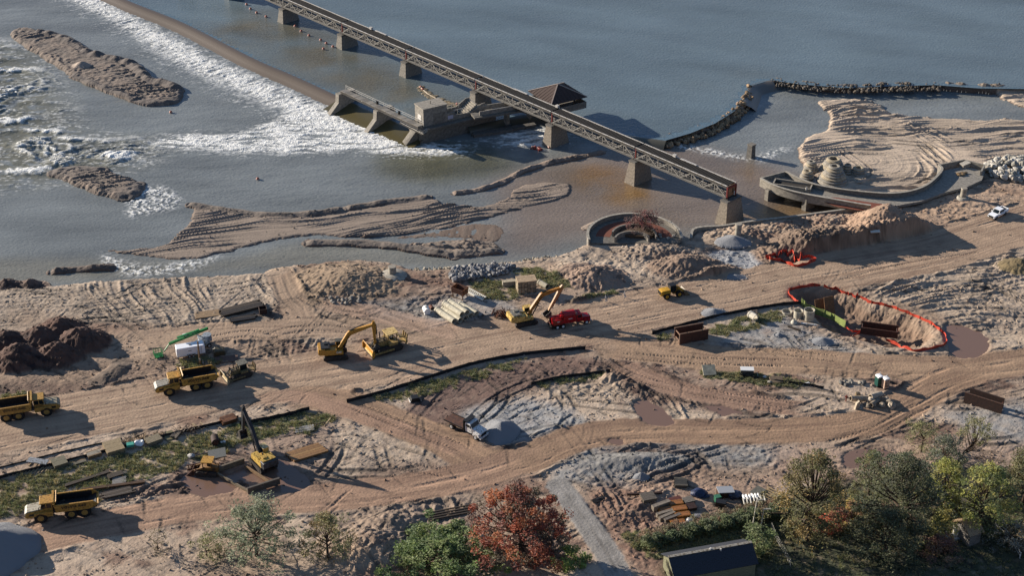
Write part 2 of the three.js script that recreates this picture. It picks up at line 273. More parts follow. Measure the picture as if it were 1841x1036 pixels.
const mound = (cx, cy, rx, rz, hh, { rot = 0, col, pw = 1.15, lump = 0.18, h = LAND } = {}) => {
  const [X, Z] = U(cx, cy, h), c = Math.cos(rot), s = Math.sin(rot), R = Math.max(rx, rz) * 1.3;
  const i0 = Math.max(0, Math.floor((X - R - PT.x0) / PT.dx)), i1 = Math.min(PT.nx - 1, Math.ceil((X + R - PT.x0) / PT.dx)), j0 = Math.max(0, Math.floor((Z - R - PT.z0) / PT.dz)), j1 = Math.min(PT.nz - 1, Math.ceil((Z + R - PT.z0) / PT.dz));
  for (let j = j0; j <= j1; j++) for (let i = i0; i <= i1; i++) {
    const x = PT.X(i) - X, z = PT.Z(j) - Z, a = (x * c - z * s) / rx, b = (x * s + z * c) / rz, w = fbm((x + X) * 0.45, (z + Z) * 0.45, 4), d = Math.hypot(a, b) * (1 + 0.22 * w) + 0.06 * fbm((x + X) * 1.3, (z + Z) * 1.3, 3), k = j * PT.nx + i;
    if (d >= 1.05) continue;
    const e = Math.max(0, 1.02 - Math.sqrt(d * d + 0.02)), y = h + hh * Math.pow(e, pw) + lump * fbm((x + X) * 1.1, (z + Z) * 1.1, 3) * sstep(1.05, 0.8, d);
    if (y > PT.H[k]) { PT.H[k] = y; }
    if (col) for (let q = 0; q < 3; q++) PT.C[q][k] = lerp(PT.C[q][k], col[q] * (1 + 0.3 * w), sstep(1.05, 0.9, d));
  }
};

// soils
const patch = (polys, col, o = {}, s = 1, dap = 0.35) => G.paint(G.mask(polys, { blur: 1, ...o }), col, s, dap);
patch([[[-60, 517], [300, 494], [480, 490], [505, 540], [490, 585], [300, 590], [200, 580], [60, 560], [-60, 575]]], dirt.sand, {}, 0.8);
patch([[[510, 500], [640, 470], [690, 500], [680, 545], [600, 550], [540, 545]]], [0.24, 0.17, 0.11], {}, 0.9);
patch([[[690, 485], [800, 480], [830, 520], [780, 560], [700, 560], [650, 545]]], dirt.red, {}, 0.55);
patch([[[770, 545], [870, 520], [930, 550], [940, 600], [880, 600], [800, 590], [760, 580]], [[640, 545], [760, 535], [780, 570], [690, 580]]], dirt.grey, {}, 0.7);
patch([[[1000, 470], [1130, 440], [1230, 450], [1300, 520], [1150, 540], [1040, 510]]], dirt.sand, {}, 0.75);
patch([[[1020, 460], [1180, 440], [1260, 460], [1180, 470]], [[1030, 500], [1120, 500], [1300, 490], [1400, 480], [1330, 540], [1100, 540]]], dirt.dark, {}, 0.45);
patch([[[1270, 458], [1330, 450], [1362, 462], [1395, 485], [1385, 497], [1330, 488]]], [0.30, 0.30, 0.30], { blur: 0.5 }, 1, 0.1);
patch([[[1480, 480], [1580, 450], [1700, 440], [1900, 420], [1900, 640], [1780, 620], [1700, 570], [1560, 520]]], dirt.sand, {}, 0.7);
patch([[[1560, 380], [1841, 330], [1950, 330], [1950, 390], [1700, 420], [1600, 400]]], [0.40, 0.27, 0.18], {}, 0.6);
patch([[[1400, 470], [1470, 420], [1600, 400], [1690, 420], [1600, 460], [1480, 490]]], dirt.dark, {}, 0.55);
patch([[[1300, 600], [1420, 585], [1520, 620], [1560, 640], [1400, 655], [1290, 640]], [[1330, 580], [1420, 560], [1440, 600], [1360, 610]]], dirt.grey, {}, 0.85);
patch([[[725, 745], [790, 690], [900, 660], [1040, 640], [1100, 655], [1000, 690], [900, 720], [830, 760], [760, 770]]], [0.135, 0.082, 0.062], {}, 1, 0.2);
patch([[[930, 720], [1010, 690], [1110, 690], [1280, 700], [1400, 720], [1520, 740], [1400, 760], [1080, 770], [1010, 740]]], dirt.sand, {}, 0.7);
patch([[[1080, 660], [1240, 650], [1420, 700], [1300, 740], [1180, 720]]], dirt.red, {}, 0.6);
patch([[[830, 745], [920, 722], [1010, 730], [1062, 765], [1000, 790], [930, 800], [860, 780]]], [0.29, 0.28, 0.265], {}, 0.95, 0.2);
patch([[[1010, 830], [1060, 800], [1180, 795], [1330, 800], [1420, 805], [1400, 835], [1250, 840], [1190, 860], [1100, 880], [1040, 870], [990, 870]]], [0.25, 0.24, 0.225], {}, 0.85);
patch([[[1120, 830], [1260, 815], [1290, 870], [1200, 870]]], dirt.red, {}, 0.5);
patch([[[1690, 740], [1841, 720], [1900, 800], [1760, 790]]], dirt.grey, {}, 0.85);
patch([[[640, 770], [700, 780], [860, 820], [870, 835], [760, 860], [600, 850], [520, 800]]], dirt.sand, {}, 0.75);
patch([[[300, 860], [420, 835], [560, 860], [640, 880], [480, 905], [330, 895]]], dirt.red, {}, 0.85);
patch([[[650, 850], [800, 830], [870, 840], [800, 870], [650, 880]]], dirt.red, {}, 0.6);
patch([[[380, 820], [480, 770], [590, 760], [600, 850], [460, 870]]], [0.25, 0.17, 0.125], {}, 0.7);
patch([[[560, 910], [860, 880], [840, 960], [640, 990], [560, 960]]], [0.26, 0.19, 0.14], {}, 0.7);
patch([[[1060, 880], [1150, 880], [1240, 980], [1200, 1060], [1130, 1010]]], [0.22, 0.13, 0.09], {}, 0.9);
patch([[[-60, 650], [150, 600], [500, 600], [480, 680], [250, 690], [-60, 720]]], [0.27, 0.185, 0.125], {}, 0.8);
patch([[[160, 690], [240, 650], [260, 690], [150, 730]]], dirt.dark, {}, 0.4);
patch([[[1130, 860], [1400, 840], [1420, 940], [1200, 960]]], [0.35, 0.235, 0.165], {}, 0.7);
patch([[[1380, 800], [1841, 800], [1841, 860], [1400, 860]]], [0.33, 0.23, 0.17], {}, 0.6);
patch([[[1380, 900], [1860, 860], [1900, 1100], [1200, 1100], [1220, 970]]], [0.05, 0.055, 0.028], {}, 1, 0.4);

for (const p of [[[1090, 650], [1160, 655], [1260, 700], [1200, 735], [1120, 700]], [[280, 890], [420, 850], [520, 890], [340, 905]], [[-40, 700], [150, 690], [290, 700], [200, 735], [-40, 745]], [[860, 800], [1000, 790], [960, 835], [880, 850]], [[1260, 715], [1400, 735], [1380, 755], [1270, 745]], [[560, 470], [700, 475], [690, 490], [560, 490]], [[1690, 690], [1841, 660], [1841, 700], [1720, 715]], [[1060, 805], [1200, 800], [1260, 815], [1130, 825]], [[470, 560], [520, 540], [560, 600], [500, 610]], [[900, 612], [1060, 610], [1120, 640], [960, 632]]]) patch([p], [0.125, 0.075, 0.053], { blur: 1.2 }, 0.8, 0.6);
// relief of the worked ground
lumps([[-60, 520], [480, 490], [500, 580], [200, 590], [-60, 590]], 0.16, 1.3, LAND, 0.4);
lumps([[500, 540], [760, 540], [760, 610], [560, 700], [460, 720], [440, 650]], 0.16, 1.1);
lumps([[690, 480], [800, 485], [800, 560], [620, 560], [560, 545], [620, 540]], 0.5, 0.6);
lumps([[900, 470], [1130, 436], [1330, 440], [1300, 520], [1100, 545], [1000, 500]], 0.55, 0.55);
lumps([[1240, 425], [1400, 395], [1560, 380], [1500, 440], [1300, 450]], 0.75, 0.6);
lumps([[1560, 385], [1720, 340], [1950, 330], [1950, 380], [1700, 430], [1580, 410]], 0.45, 0.6);
lumps([[1480, 480], [1841, 430], [1950, 560], [1780, 610], [1560, 520]], 0.32, 0.8);
lumps([[1400, 560], [1470, 500], [1700, 600], [1690, 640], [1500, 610]], 0.4, 0.9);
lumps([[0, 690], [260, 640], [480, 660], [200, 740], [0, 770]], 0.18, 1.2);
lumps([[880, 690], [1100, 660], [1260, 690], [1100, 720], [960, 700]], 0.5, 0.8);
lumps([[560, 905], [860, 880], [860, 990], [560, 990]], 0.6, 0.5);
lumps([[1060, 870], [1130, 870], [1240, 980], [1150, 1030]], 0.5, 0.8);
lumps([[1130, 850], [1420, 840], [1420, 960], [1200, 960]], 0.18, 1.2);
lumps([[1010, 800], [1420, 800], [1400, 850], [1020, 880]], 0.3, 0.8);
lumps([[600, 770], [860, 820], [860, 860], [560, 870], [500, 820]], 0.15, 1.2);
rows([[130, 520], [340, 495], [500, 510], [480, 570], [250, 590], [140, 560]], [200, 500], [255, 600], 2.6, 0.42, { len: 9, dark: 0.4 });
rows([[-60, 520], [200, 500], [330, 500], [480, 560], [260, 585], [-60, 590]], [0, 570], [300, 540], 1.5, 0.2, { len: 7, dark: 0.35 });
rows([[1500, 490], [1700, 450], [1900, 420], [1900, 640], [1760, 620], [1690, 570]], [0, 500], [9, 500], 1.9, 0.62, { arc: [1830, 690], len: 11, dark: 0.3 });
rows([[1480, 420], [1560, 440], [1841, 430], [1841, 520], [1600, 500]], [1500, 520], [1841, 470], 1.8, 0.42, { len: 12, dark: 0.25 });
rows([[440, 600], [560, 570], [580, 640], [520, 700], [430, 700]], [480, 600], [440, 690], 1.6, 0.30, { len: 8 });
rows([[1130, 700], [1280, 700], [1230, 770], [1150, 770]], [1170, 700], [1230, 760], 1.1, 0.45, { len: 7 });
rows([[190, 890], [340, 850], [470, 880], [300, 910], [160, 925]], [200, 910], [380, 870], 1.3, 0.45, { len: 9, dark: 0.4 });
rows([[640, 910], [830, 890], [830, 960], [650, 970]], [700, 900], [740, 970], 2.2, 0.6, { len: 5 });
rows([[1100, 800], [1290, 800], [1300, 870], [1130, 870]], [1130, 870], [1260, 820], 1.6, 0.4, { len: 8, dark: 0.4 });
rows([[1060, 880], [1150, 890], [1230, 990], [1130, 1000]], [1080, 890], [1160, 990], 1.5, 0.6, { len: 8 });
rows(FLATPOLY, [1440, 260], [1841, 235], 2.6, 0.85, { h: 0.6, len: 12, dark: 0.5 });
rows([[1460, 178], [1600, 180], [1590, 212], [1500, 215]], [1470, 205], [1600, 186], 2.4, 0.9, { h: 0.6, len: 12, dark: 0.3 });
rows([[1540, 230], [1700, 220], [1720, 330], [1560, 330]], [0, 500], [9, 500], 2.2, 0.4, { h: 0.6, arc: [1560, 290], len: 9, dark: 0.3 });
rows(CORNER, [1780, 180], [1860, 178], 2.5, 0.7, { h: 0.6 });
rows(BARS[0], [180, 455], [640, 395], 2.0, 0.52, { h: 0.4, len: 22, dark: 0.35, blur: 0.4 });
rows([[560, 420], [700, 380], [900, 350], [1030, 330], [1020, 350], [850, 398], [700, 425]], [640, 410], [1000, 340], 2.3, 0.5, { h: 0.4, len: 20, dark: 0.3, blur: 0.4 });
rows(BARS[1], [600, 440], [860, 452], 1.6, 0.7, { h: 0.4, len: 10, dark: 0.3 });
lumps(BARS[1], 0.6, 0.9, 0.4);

// rims of dumped spoil along the bars and cofferdams
const berm = (pts, w, hh, h = LAND, { col, amp = 0.45, grow = 1 } = {}) => PT.along(pts, w * 1.3, (k, u, v, x, z, en) => {
  const ends = grow * sstep(0, w, en), d = Math.abs(v) / (w * (1 + 0.3 * noise(u * 0.25, 3))), e = Math.max(0, 1 - d); if (e <= 0) return;
  const y = h + ends * hh * (0.75 + amp * noise(u * 0.3, w) ) * Math.sqrt(e) * 1.05 + 0.25 * hh * fbm(x * 1.1, z * 1.1, 3) * e;
  if (y > PT.H[k]) PT.H[k] = y; if (col) { const t = sstep(0, 0.3, e); for (let q = 0; q < 3; q++) PT.C[q][k] = lerp(PT.C[q][k], col[q] * (1 + 0.35 * fbm(x, z, 3)), t); }
}, h);
const RIM = [0.135, 0.11, 0.09];
berm([[338, 368], [380, 375], [440, 384], [500, 388], [560, 385], [620, 377]], 1.5, 0.75, 0.1, { col: RIM });
berm([[620, 376], [680, 366], [730, 360], [776, 354]], 1.4, 0.75, 0.1, { col: RIM });
berm([[548, 438], [600, 437], [680, 440], [740, 448], [800, 458], [818, 462]], 1.7, 0.8, 0.1, { col: RIM });
berm([[812, 459], [850, 455], [905, 452]], 1.5, 0.8, 0.1, { col: RIM });
berm([[812, 350], [860, 343], [900, 330], [935, 312], [985, 295], [1040, 284], [1090, 273]], 1.3, 0.9, -0.1, { col: [0.2, 0.15, 0.115] });
berm([[90, 491], [130, 487], [180, 484], [214, 481]], 1.6, 1.2, -0.1, { col: [0.1, 0.075, 0.06] });
berm([[-40, 520], [30, 517], [75, 517]], 2.6, 2.0, 1.2, { col: dirt.dark });
berm([[1190, 253], [1240, 240], [1285, 222], [1320, 200], [1342, 175], [1348, 155]], 2.0, 1.6, 0.3, { col: [0.24, 0.17, 0.12] });
berm([[1385, 146], [1440, 153], [1520, 160], [1600, 157], [1690, 156]], 1.8, 1.5, 0.6, { col: [0.13, 0.11, 0.09] }); berm([[1685, 155], [1760, 160], [1900, 161]], 2.2, 1.7, 0.6, { col: [0.2, 0.16, 0.12] });
berm([[1050, 412], [1075, 402], [1090, 398]], 1.4, 0.5, 0, { col: dirt.bar });

// spoil heaps
const SO = { col: dirt.soil, pw: 0.95, lump: 0.5 };
mound(36, 648, 6.2, 5.2, 4.3, SO); mound(14, 620, 5.6, 5, 3.8, SO); mound(104, 642, 5.6, 4.8, 3.8, SO); mound(72, 615, 5.6, 5, 4.0, SO); mound(145, 618, 6.6, 5.4, 4.2, SO); mound(108, 597, 5.6, 5, 3.8, SO);
mound(620, 508, 13, 9, 2.6, { col: [0.24, 0.17, 0.11] }); mound(1065, 500, 8, 6, 3.2, { col: [0.26, 0.18, 0.13], lump: 0.5 }); mound(1030, 488, 7, 5, 1.8, {}); mound(1230, 480, 9, 6, 3.2, { col: [0.2, 0.14, 0.1], lump: 0.5 }); mound(1290, 495, 8, 5, 2.2, { col: [0.2, 0.14, 0.1], lump: 0.6 }); mound(1180, 455, 10, 6, 1.8, { lump: 0.5 });
berm([[1395, 462], [1450, 448], [1520, 440], [1580, 430], [1640, 420], [1672, 418]], 7.5, 5.6, LAND, { col: [0.27, 0.18, 0.12], amp: 0.15 });
mound(1590, 413, 11, 9, 7.6, { col: [0.30, 0.2, 0.135] }); mound(1625, 420, 10, 8, 6.0, { col: [0.28, 0.19, 0.13] }); mound(1450, 450, 10, 7, 3.6, { col: [0.17, 0.12, 0.085], lump: 0.7 });
mound(1340, 425, 9, 6, 1.8, { lump: 0.6 }); mound(1490, 405, 10, 6, 2.0, { lump: 0.6 }); mound(1415, 415, 9, 6, 1.6, { lump: 0.6 }); mound(1100, 545, 10, 4, 2.4, { col: [0.12, 0.09, 0.06], lump: 0.5 });
mound(1105, 682, 4, 3, 1.6, { lump: 0.5 }); mound(1130, 690, 5, 3, 1.2, { lump: 0.5 }); mound(1150, 695, 3, 2.5, 1.2, {}); mound(700, 945, 7, 5, 2.2, { lump: 0.5 }); mound(670, 985, 9, 7, 3, { lump: 0.5 }); mound(1160, 905, 8, 3, 1.0, { rot: 0.8, lump: 0.5 });
mound(1830, 480, 5, 4, 2.4, { col: [0.16, 0.12, 0.06] }); mound(1145, 830, 11, 3, 1.4, { col: [0.2, 0.19, 0.175] }); mound(955, 990, 6, 5, 1.8, { lump: 0.6 });
berm([[150, 730], [250, 710], [300, 690]], 2.5, 0.8, LAND, { col: dirt.dark }); berm([[170, 690], [210, 665], [220, 650]], 2.2, 0.7, LAND, { col: [0.13, 0.095, 0.07] });
berm([[780, 587], [860, 598], [900, 600], [940, 588]], 1.2, 0.35, LAND, {});

// dirt roads: smooth, with streaks along the way and a ridge of loose earth at the sides
const ROADS = [
  [[[-120, 800], [0, 772], [200, 735], [400, 696], [560, 672], [700, 648], [800, 626], [900, 605], [1020, 585], [1150, 558], [1300, 530], [1430, 500], [1560, 476], [1690, 450], [1780, 420], [1900, 385]], 8.6, dirt.tan, 1],
  [[[1060, 618], [1150, 628], [1300, 645], [1450, 650], [1600, 660], [1720, 662], [1841, 650], [1960, 632]], 5.2, [0.27, 0.178, 0.112], 1],
  [[[500, 715], [600, 720], [700, 755], [800, 795], [870, 830], [940, 828], [1020, 793], [1120, 776], [1300, 776], [1450, 772], [1560, 758], [1630, 725], [1690, 690], [1760, 665]], 4.6, [0.24, 0.152, 0.094], 1],
  [[[-80, 1010], [60, 970], [220, 935], [400, 905], [600, 893], [760, 873], [880, 848], [950, 822]], 4.6, [0.275, 0.172, 0.112], 1],
  [[[494, 480], [520, 530], [545, 580], [560, 600]], 3.4, dirt.tan, 0.8],
  [[[230, 612], [400, 595], [560, 590], [700, 592], [800, 600]], 4.2, dirt.tan, 0.8],
  [[[1110, 650], [1130, 665], [1200, 695], [1330, 720], [1480, 740]], 3.2, [0.25, 0.155, 0.105], 1],
  [[[560, 540], [640, 555], [740, 580], [840, 602]], 3.4, [0.33, 0.215, 0.15], 0.6],
  [[[450, 725], [520, 712], [600, 730], [700, 765], [860, 820]], 2.6, [0.27, 0.165, 0.11], 0.8],
];
const roadM = new Float32Array(G.n);
for (const pass of [0, 1]) for (const [pts, w, col, st0] of ROADS) G.along(pts, w + 2.2, (k, u, v, x, z, en) => {
  const st = st0 * sstep(-1, 7, en + 3 * noise(x * 0.2, z * 0.2));
  const ed = Math.abs(v) + 0.7 * fbm(x * 0.3, z * 0.3, 3), m = sstep(w, w - 0.9, ed) * st, n1 = noise(v * 1.05 + 0.35 * noise(u * 0.05, v * 0.2), u * 0.018), n2 = noise(v * 3.1, u * 0.05 + 4), n3 = fbm(x * 0.22, z * 0.22, 3);
  if (m > 0 && pass) {
    const rut = 0.03 * ridge(n1) + 0.03 * ridge(n2) - 0.13 * sstep(0.4, 0.7, n1) * sstep(0, 0.4, n3 + 0.2);
    G.H[k] = lerp(G.H[k], LAND + 0.02 * n3 + rut * (0.6 + 0.6 * clamp(0.5 + n3)), m * 0.94);
    const t = clamp(0.5 + 0.55 * n1 + 0.3 * n2 + 0.5 * n3), d = 0.78 + 0.46 * t;
    for (let q = 0; q < 3; q++) G.C[q][k] = lerp(G.C[q][k], lerp(col[q] * d, dirt.red[q], 0.35 * sstep(0.45, 0.1, t)), m);
    roadM[k] = Math.max(roadM[k], m);
  }
  const r = Math.max(0, 1 - Math.abs(ed - w - 0.2) / 0.75) * st * sstep(-0.45, 0.3, noise(u * 0.06, w + Math.sign(v) * 3)); if (r > 0 && !pass) { const q = clamp(0.5 + 1.2 * noise(u * 0.3, v)); G.H[k] += r * 0.5 * q; G.tint(k, 1 - 0.6 * r * q); }
});
// single wheel and crawler tracks
const track = (pts, gauge, w, depth, dark = 0.45) => { for (const s of [-1, 1]) G.along(pts, gauge / 2 + w * 2, (k, u, v, x, z, en) => { const fd = sstep(0, 5, en) * sstep(-0.5, 0.1, noise(u * 0.13, pts[0][0])); const d = Math.abs(v - s * gauge / 2) / w; if (d > 2) return; const rd = 1 - 0.75 * roadM[k]; const e = d < 1 ? -(1 - d * d) + 0.25 * Math.sin(u * 12) * (1 - d) : 0.5 * (1 - Math.abs(d - 1.4) / 0.6) * (d < 2); G.H[k] += e * depth * fd * rd; if (d < 1.2) G.tint(k, 1 - dark * fd * rd); }); };
track([[1080, 640], [1130, 670], [1230, 700], [1400, 722], [1500, 745]], 2.0, 0.5, 0.16); track([[1090, 650], [1170, 700], [1300, 730], [1450, 755]], 2.0, 0.5, 0.14);
track([[640, 720], [760, 780], [860, 822]], 2, 0.45, 0.12); track([[700, 790], [780, 815], [850, 832]], 2.4, 0.4, 0.16); track([[520, 520], [600, 545], [730, 590], [850, 610]], 2.2, 0.5, 0.10);
track([[500, 490], [520, 540], [600, 580], [760, 600]], 2.2, 0.5, 0.16); track([[470, 610], [520, 660], [480, 700]], 2.2, 0.5, 0.12); track([[1310, 612], [1370, 620], [1400, 640]], 2, 0.4, 0.15); track([[1410, 590], [1450, 640]], 1.9, 0.35, 0.1);
track([[1180, 850], [1260, 820], [1330, 800]], 2, 0.5, 0.2, 0.4); track([[1220, 800], [1260, 830], [1280, 870]], 2, 0.5, 0.2, 0.4); track([[1150, 870], [1230, 845], [1280, 815]], 2.2, 0.5, 0.2, 0.4); track([[1300, 800], [1420, 780]], 2, 0.4, 0.12);
track([[1480, 800], [1560, 775], [1640, 730], [1750, 690]], 2.2, 0.4, 0.14); track([[1500, 815], [1580, 780], [1660, 740]], 2.2, 0.4, 0.14); track([[300, 690], [380, 640], [440, 600]], 2.2, 0.45, 0.14); track([[250, 900], [320, 880], [390, 890]], 2.2, 0.5, 0.26, 0.4); track([[220, 915], [300, 870], [360, 880], [420, 895]], 2.2, 0.5, 0.26, 0.4);
track([[790, 770], [760, 850], [720, 850]], 2, 0.5, 0.16); track([[620, 770], [600, 830], [565, 870]], 2, 0.5, 0.2, 0.4); track([[680, 790], [700, 860]], 2, 0.4, 0.12); track([[1500, 250], [1560, 300], [1500, 320]], 2.2, 0.4, 0.14); track([[1640, 230], [1700, 300], [1620, 330]], 2.2, 0.4, 0.14); track([[1560, 240], [1700, 250], [1841, 230]], 2.2, 0.45, 0.16);

{ // many passing tyre tracks
  const r = rng(71); for (let i = 0; i < 95; i++) { let x = r() * 1900 - 30, y = 500 + r() * 400, a = (r() < 0.7 ? -0.16 : 0.25) + (r() - 0.5) * (r() < 0.25 ? 2.4 : 0.5), b = (r() - 0.5) * 0.5; const n = 4 + Math.floor(r() * 5), st = 22 + r() * 16, pts = [[x, y]]; for (let k = 0; k < n; k++) { x += Math.cos(a) * st; y += Math.sin(a) * st * 0.55; a += b; pts.push([x, y]); } track(pts, 1.7 + r() * 0.8, 0.28 + r() * 0.25, 0.06 + r() * 0.12, 0.3 + r() * 0.3); }
}

{ // scrapes, cleat marks and short wheel ruts
  const r = rng(83), mark = (x, z, a, L, w, d, c) => { const n = Math.ceil(L / 0.2), cx = Math.cos(a), sx = Math.sin(a), m = Math.ceil(w * 1.6 / 0.2); for (let i = 0; i <= n; i++) { const e = Math.sin(Math.PI * i / n), jx = x + cx * i * 0.2, jz = z + sx * i * 0.2; for (let q = -m; q <= m; q++) { const o = q * 0.2, I = Math.round((jx - sx * o - G.x0) / G.dx), J = Math.round((jz + cx * o - G.z0) / G.dz); if (I < 1 || J < 1 || I >= G.nx - 1 || J >= G.nz - 1) continue; const k = J * G.nx + I, t = Math.abs(o) / w; if (G.H[k] < 0.3) continue; G.H[k] += 0.4 * e * d * (t < 1 ? -(1 - t * t) : 0.6 * (1.6 - t)); if (t < 1) G.tint(k, 1 - c * e * 0.5); } } };
  for (let i = 0; i < 7500; i++) { const px = r() * 1960 - 60, py = 165 + r() * 850, [x, z] = U(px, py, LAND), I = Math.round((x - G.x0) / G.dx), J = Math.round((z - G.z0) / G.dz); if (I < 2 || J < 2 || I >= G.nx - 2 || J >= G.nz - 2) continue; const k = J * G.nx + I; if (G.H[k] < 0.4 || roadM[k] > 0.5 && r() < 0.93) continue; const far = py < 470; const a = far ? 0.1 * noise(x * 0.1, z * 0.1) + (r() - 0.5) * 0.5 : noise(x * 0.03, z * 0.03 + 7) * 2.2 + (r() < 0.3 ? 1.57 : 0) + (r() - 0.5) * 0.5; mark(x, z, a, 1.5 + r() * r() * 9, 0.16 + r() * 0.22, 0.05 + r() * 0.16, 0.15 + r() * 0.5); }
  const tread = (pts, gauge) => { for (const s of [-1, 1]) { const P = smooth(pts, 40).map((p) => U(p[0], p[1], LAND)); let acc = 0; for (let i = 1; i < P.length; i++) { const dx = P[i][0] - P[i - 1][0], dz = P[i][1] - P[i - 1][1], L = Math.hypot(dx, dz); acc += L; if (acc < 0.62) continue; acc = 0; const nx = -dz / L, nz = dx / L, a = Math.atan2(nz, nx); mark(P[i][0] + nx * (s * gauge / 2 - 0.4), P[i][1] + nz * (s * gauge / 2 - 0.4), a, 0.85, 0.14, 0.24, 0.6); } } };
  for (const p of [[[480, 605], [530, 592], [600, 590], [700, 605]], [[370, 610], [460, 600], [500, 615], [515, 650]], [[640, 730], [720, 762], [830, 805]], [[1090, 648], [1150, 680], [1260, 705], [1400, 725], [1500, 745]], [[1120, 640], [1250, 648], [1400, 652]], [[1330, 612], [1400, 630], [1500, 645]], [[740, 545], [820, 535]], [[150, 560], [260, 545], [420, 530]], [[540, 530], [580, 550], [680, 575]], [[1490, 800], [1570, 775], [1650, 730]], [[1100, 860], [1200, 830], [1290, 805]], [[620, 790], [700, 830], [800, 850]], [[930, 735], [1010, 720], [1120, 715]], [[1500, 500], [1620, 470], [1750, 450]], [[330, 470 + 52], [420, 515], [480, 505]]]) tread(p, 2.1);
}

// pits and puddles
const dig = (poly, depth, blur, col) => { const m = G.mask([poly], { blur }); G.each(m, (k, x, z, a) => { G.H[k] -= depth * a * (1 + 0.12 * fbm(x * 0.6, z * 0.6, 3)); if (col) for (let q = 0; q < 3; q++) G.C[q][k] = lerp(G.C[q][k], col[q] * (1 + 0.3 * fbm(x, z, 3)), clamp(a * 1.5)); }); };
dig([[1432, 525], [1480, 520], [1560, 545], [1640, 578], [1668, 605], [1610, 618], [1540, 600], [1500, 588], [1450, 545]], 3.7, 1.3, [0.165, 0.108, 0.073]);
dig([[1392, 462], [1420, 450], [1450, 462], [1425, 472]], 1.6, 0.8, dirt.dark);
const puddles = [
  [[[1700, 585], [1740, 588], [1775, 610], [1772, 632], [1740, 642], [1712, 636], [1702, 612]], 'wide brown puddle at the orange fence corner', 0.55],
  [[[1140, 722], [1175, 725], [1200, 745], [1215, 760], [1165, 762], [1150, 745]], 'brown puddle beside the furrowed mud slope', 0.3],
  [[[1515, 825], [1540, 810], [1600, 812], [1595, 835], [1530, 840]], 'red brown puddle behind the dark trees', 0.3],
  [[[1085, 790], [1118, 790], [1128, 798], [1100, 802]], 'small tan puddle below the curved haul road', 0.25],
  [[[330, 862], [360, 845], [400, 850], [430, 870], [400, 888], [345, 885]], 'red muddy puddle below the crawler loader', 0.3],
  [[[450, 840], [480, 820], [520, 835], [560, 870], [520, 885], [480, 880]], 'red muddy puddle below the dark boomed excavator', 0.3],
  [[[410, 850], [460, 832], [500, 862], [470, 885]], 'water standing inside the plank frame', 0.35],
  [[[1270, 672 + 60], [1300, 730], [1330, 742], [1290, 745]], 'thin dark puddle below the slab verge', 0.2],
];
const puddleMask = new Float32Array(G.n);
for (const [poly, , dep] of puddles) { const m = G.mask([poly], { blur: 0.7 }); G.each(m, (k, x, z, a) => { G.H[k] = lerp(G.H[k], LAND - dep, sstep(0.1, 0.7, a)); for (let q = 0; q < 3; q++) G.C[q][k] = lerp(G.C[q][k], dirt.mud[q], a); puddleMask[k] = Math.max(puddleMask[k], a); }); }

// grass verges
const GRASS = [
  [[632, 725], [700, 706], [780, 682], [880, 656], [960, 645], [900, 668], [840, 690], [760, 715], [690, 728]],
  [[-40, 880], [60, 850], [200, 822], [330, 790], [470, 752], [570, 740], [606, 748], [590, 770], [480, 790], [400, 815], [330, 840], [260, 865], [200, 880], [100, 890], [-40, 920]],
  [[838, 512], [900, 505], [940, 520], [935, 535], [880, 540], [850, 530]], [[920, 492], [960, 480], [1010, 500], [1030, 518], [985, 520]], [[1040, 535], [1110, 522], [1140, 540], [1080, 555]],
  [[1170, 600], [1210, 595], [1215, 615], [1180, 612]], [[1270, 590], [1340, 570], [1410, 556], [1400, 580], [1330, 600], [1280, 606]], [[1250, 668], [1330, 665], [1460, 688], [1480, 698], [1400, 695], [1290, 685]],
  [[310, 655], [350, 640], [400, 645], [400, 665], [340, 665]], [[1400, 890], [1530, 880], [1600, 900], [1550, 960], [1400, 950]], [[-20, 715], [40, 700], [60, 712], [0, 725]], [[960, 690], [1050, 676], [1100, 672], [1060, 684], [970, 698]],
  [[0, 890], [120, 870], [200, 890], [40, 930], [-20, 940]], [[1100, 960], [1400, 930], [1400, 1010], [1170, 1010]],
];
const grassM = G.mask(GRASS, { blur: 0.7 });
G.each(grassM, (k, x, z, a) => { if (roadM[k] > 0.6) { grassM[k] = 0; return; } const d = sstep(-0.2, 0.25, fbm(x * 0.35, z * 0.35, 4) + a - 0.75); grassM[k] = d; const y = clamp(0.5 + fbm(x * 0.2 + 4, z * 0.2, 3)); for (let q = 0; q < 3; q++) G.C[q][k] = lerp(G.C[q][k], lerp(dirt.grass[q], [0.19, 0.15, 0.08][q], 0.6 * y), d * 0.9); G.H[k] += 0.12 * d * fbm(x * 1.4, z * 1.4, 2); });

// the concrete haul lane at the bottom, still of ground height
const LANE = [[[1000, 868], [1040, 920], [1085, 985], [1120, 1050]], 2.15];
G.along(LANE[0], LANE[1] + 0.6, (k, u, v, x, z) => { const m = sstep(LANE[1] + 0.4, LANE[1] - 0.1, Math.abs(v) + 0.25 * noise(x, z)); G.H[k] = lerp(G.H[k], LAND + 0.05 - 0.05 * sstep(0.12, 0.02, Math.abs(v - 0.4)), m); const d = 0.85 + 0.25 * fbm(v * 1.2, u * 0.1, 3); for (let q = 0; q < 3; q++) G.C[q][k] = lerp(G.C[q][k], [0.285, 0.265, 0.24][q] * d * (1 - 0.4 * sstep(0.5, 0.15, Math.abs(v)) * clamp(0.6 + noise(u * 0.2, 3))) * (0.9 + 0.35 * fbm(x * 0.4, z * 0.4, 4)), m); if (m > 0.5) G.cls[k] = 3; });

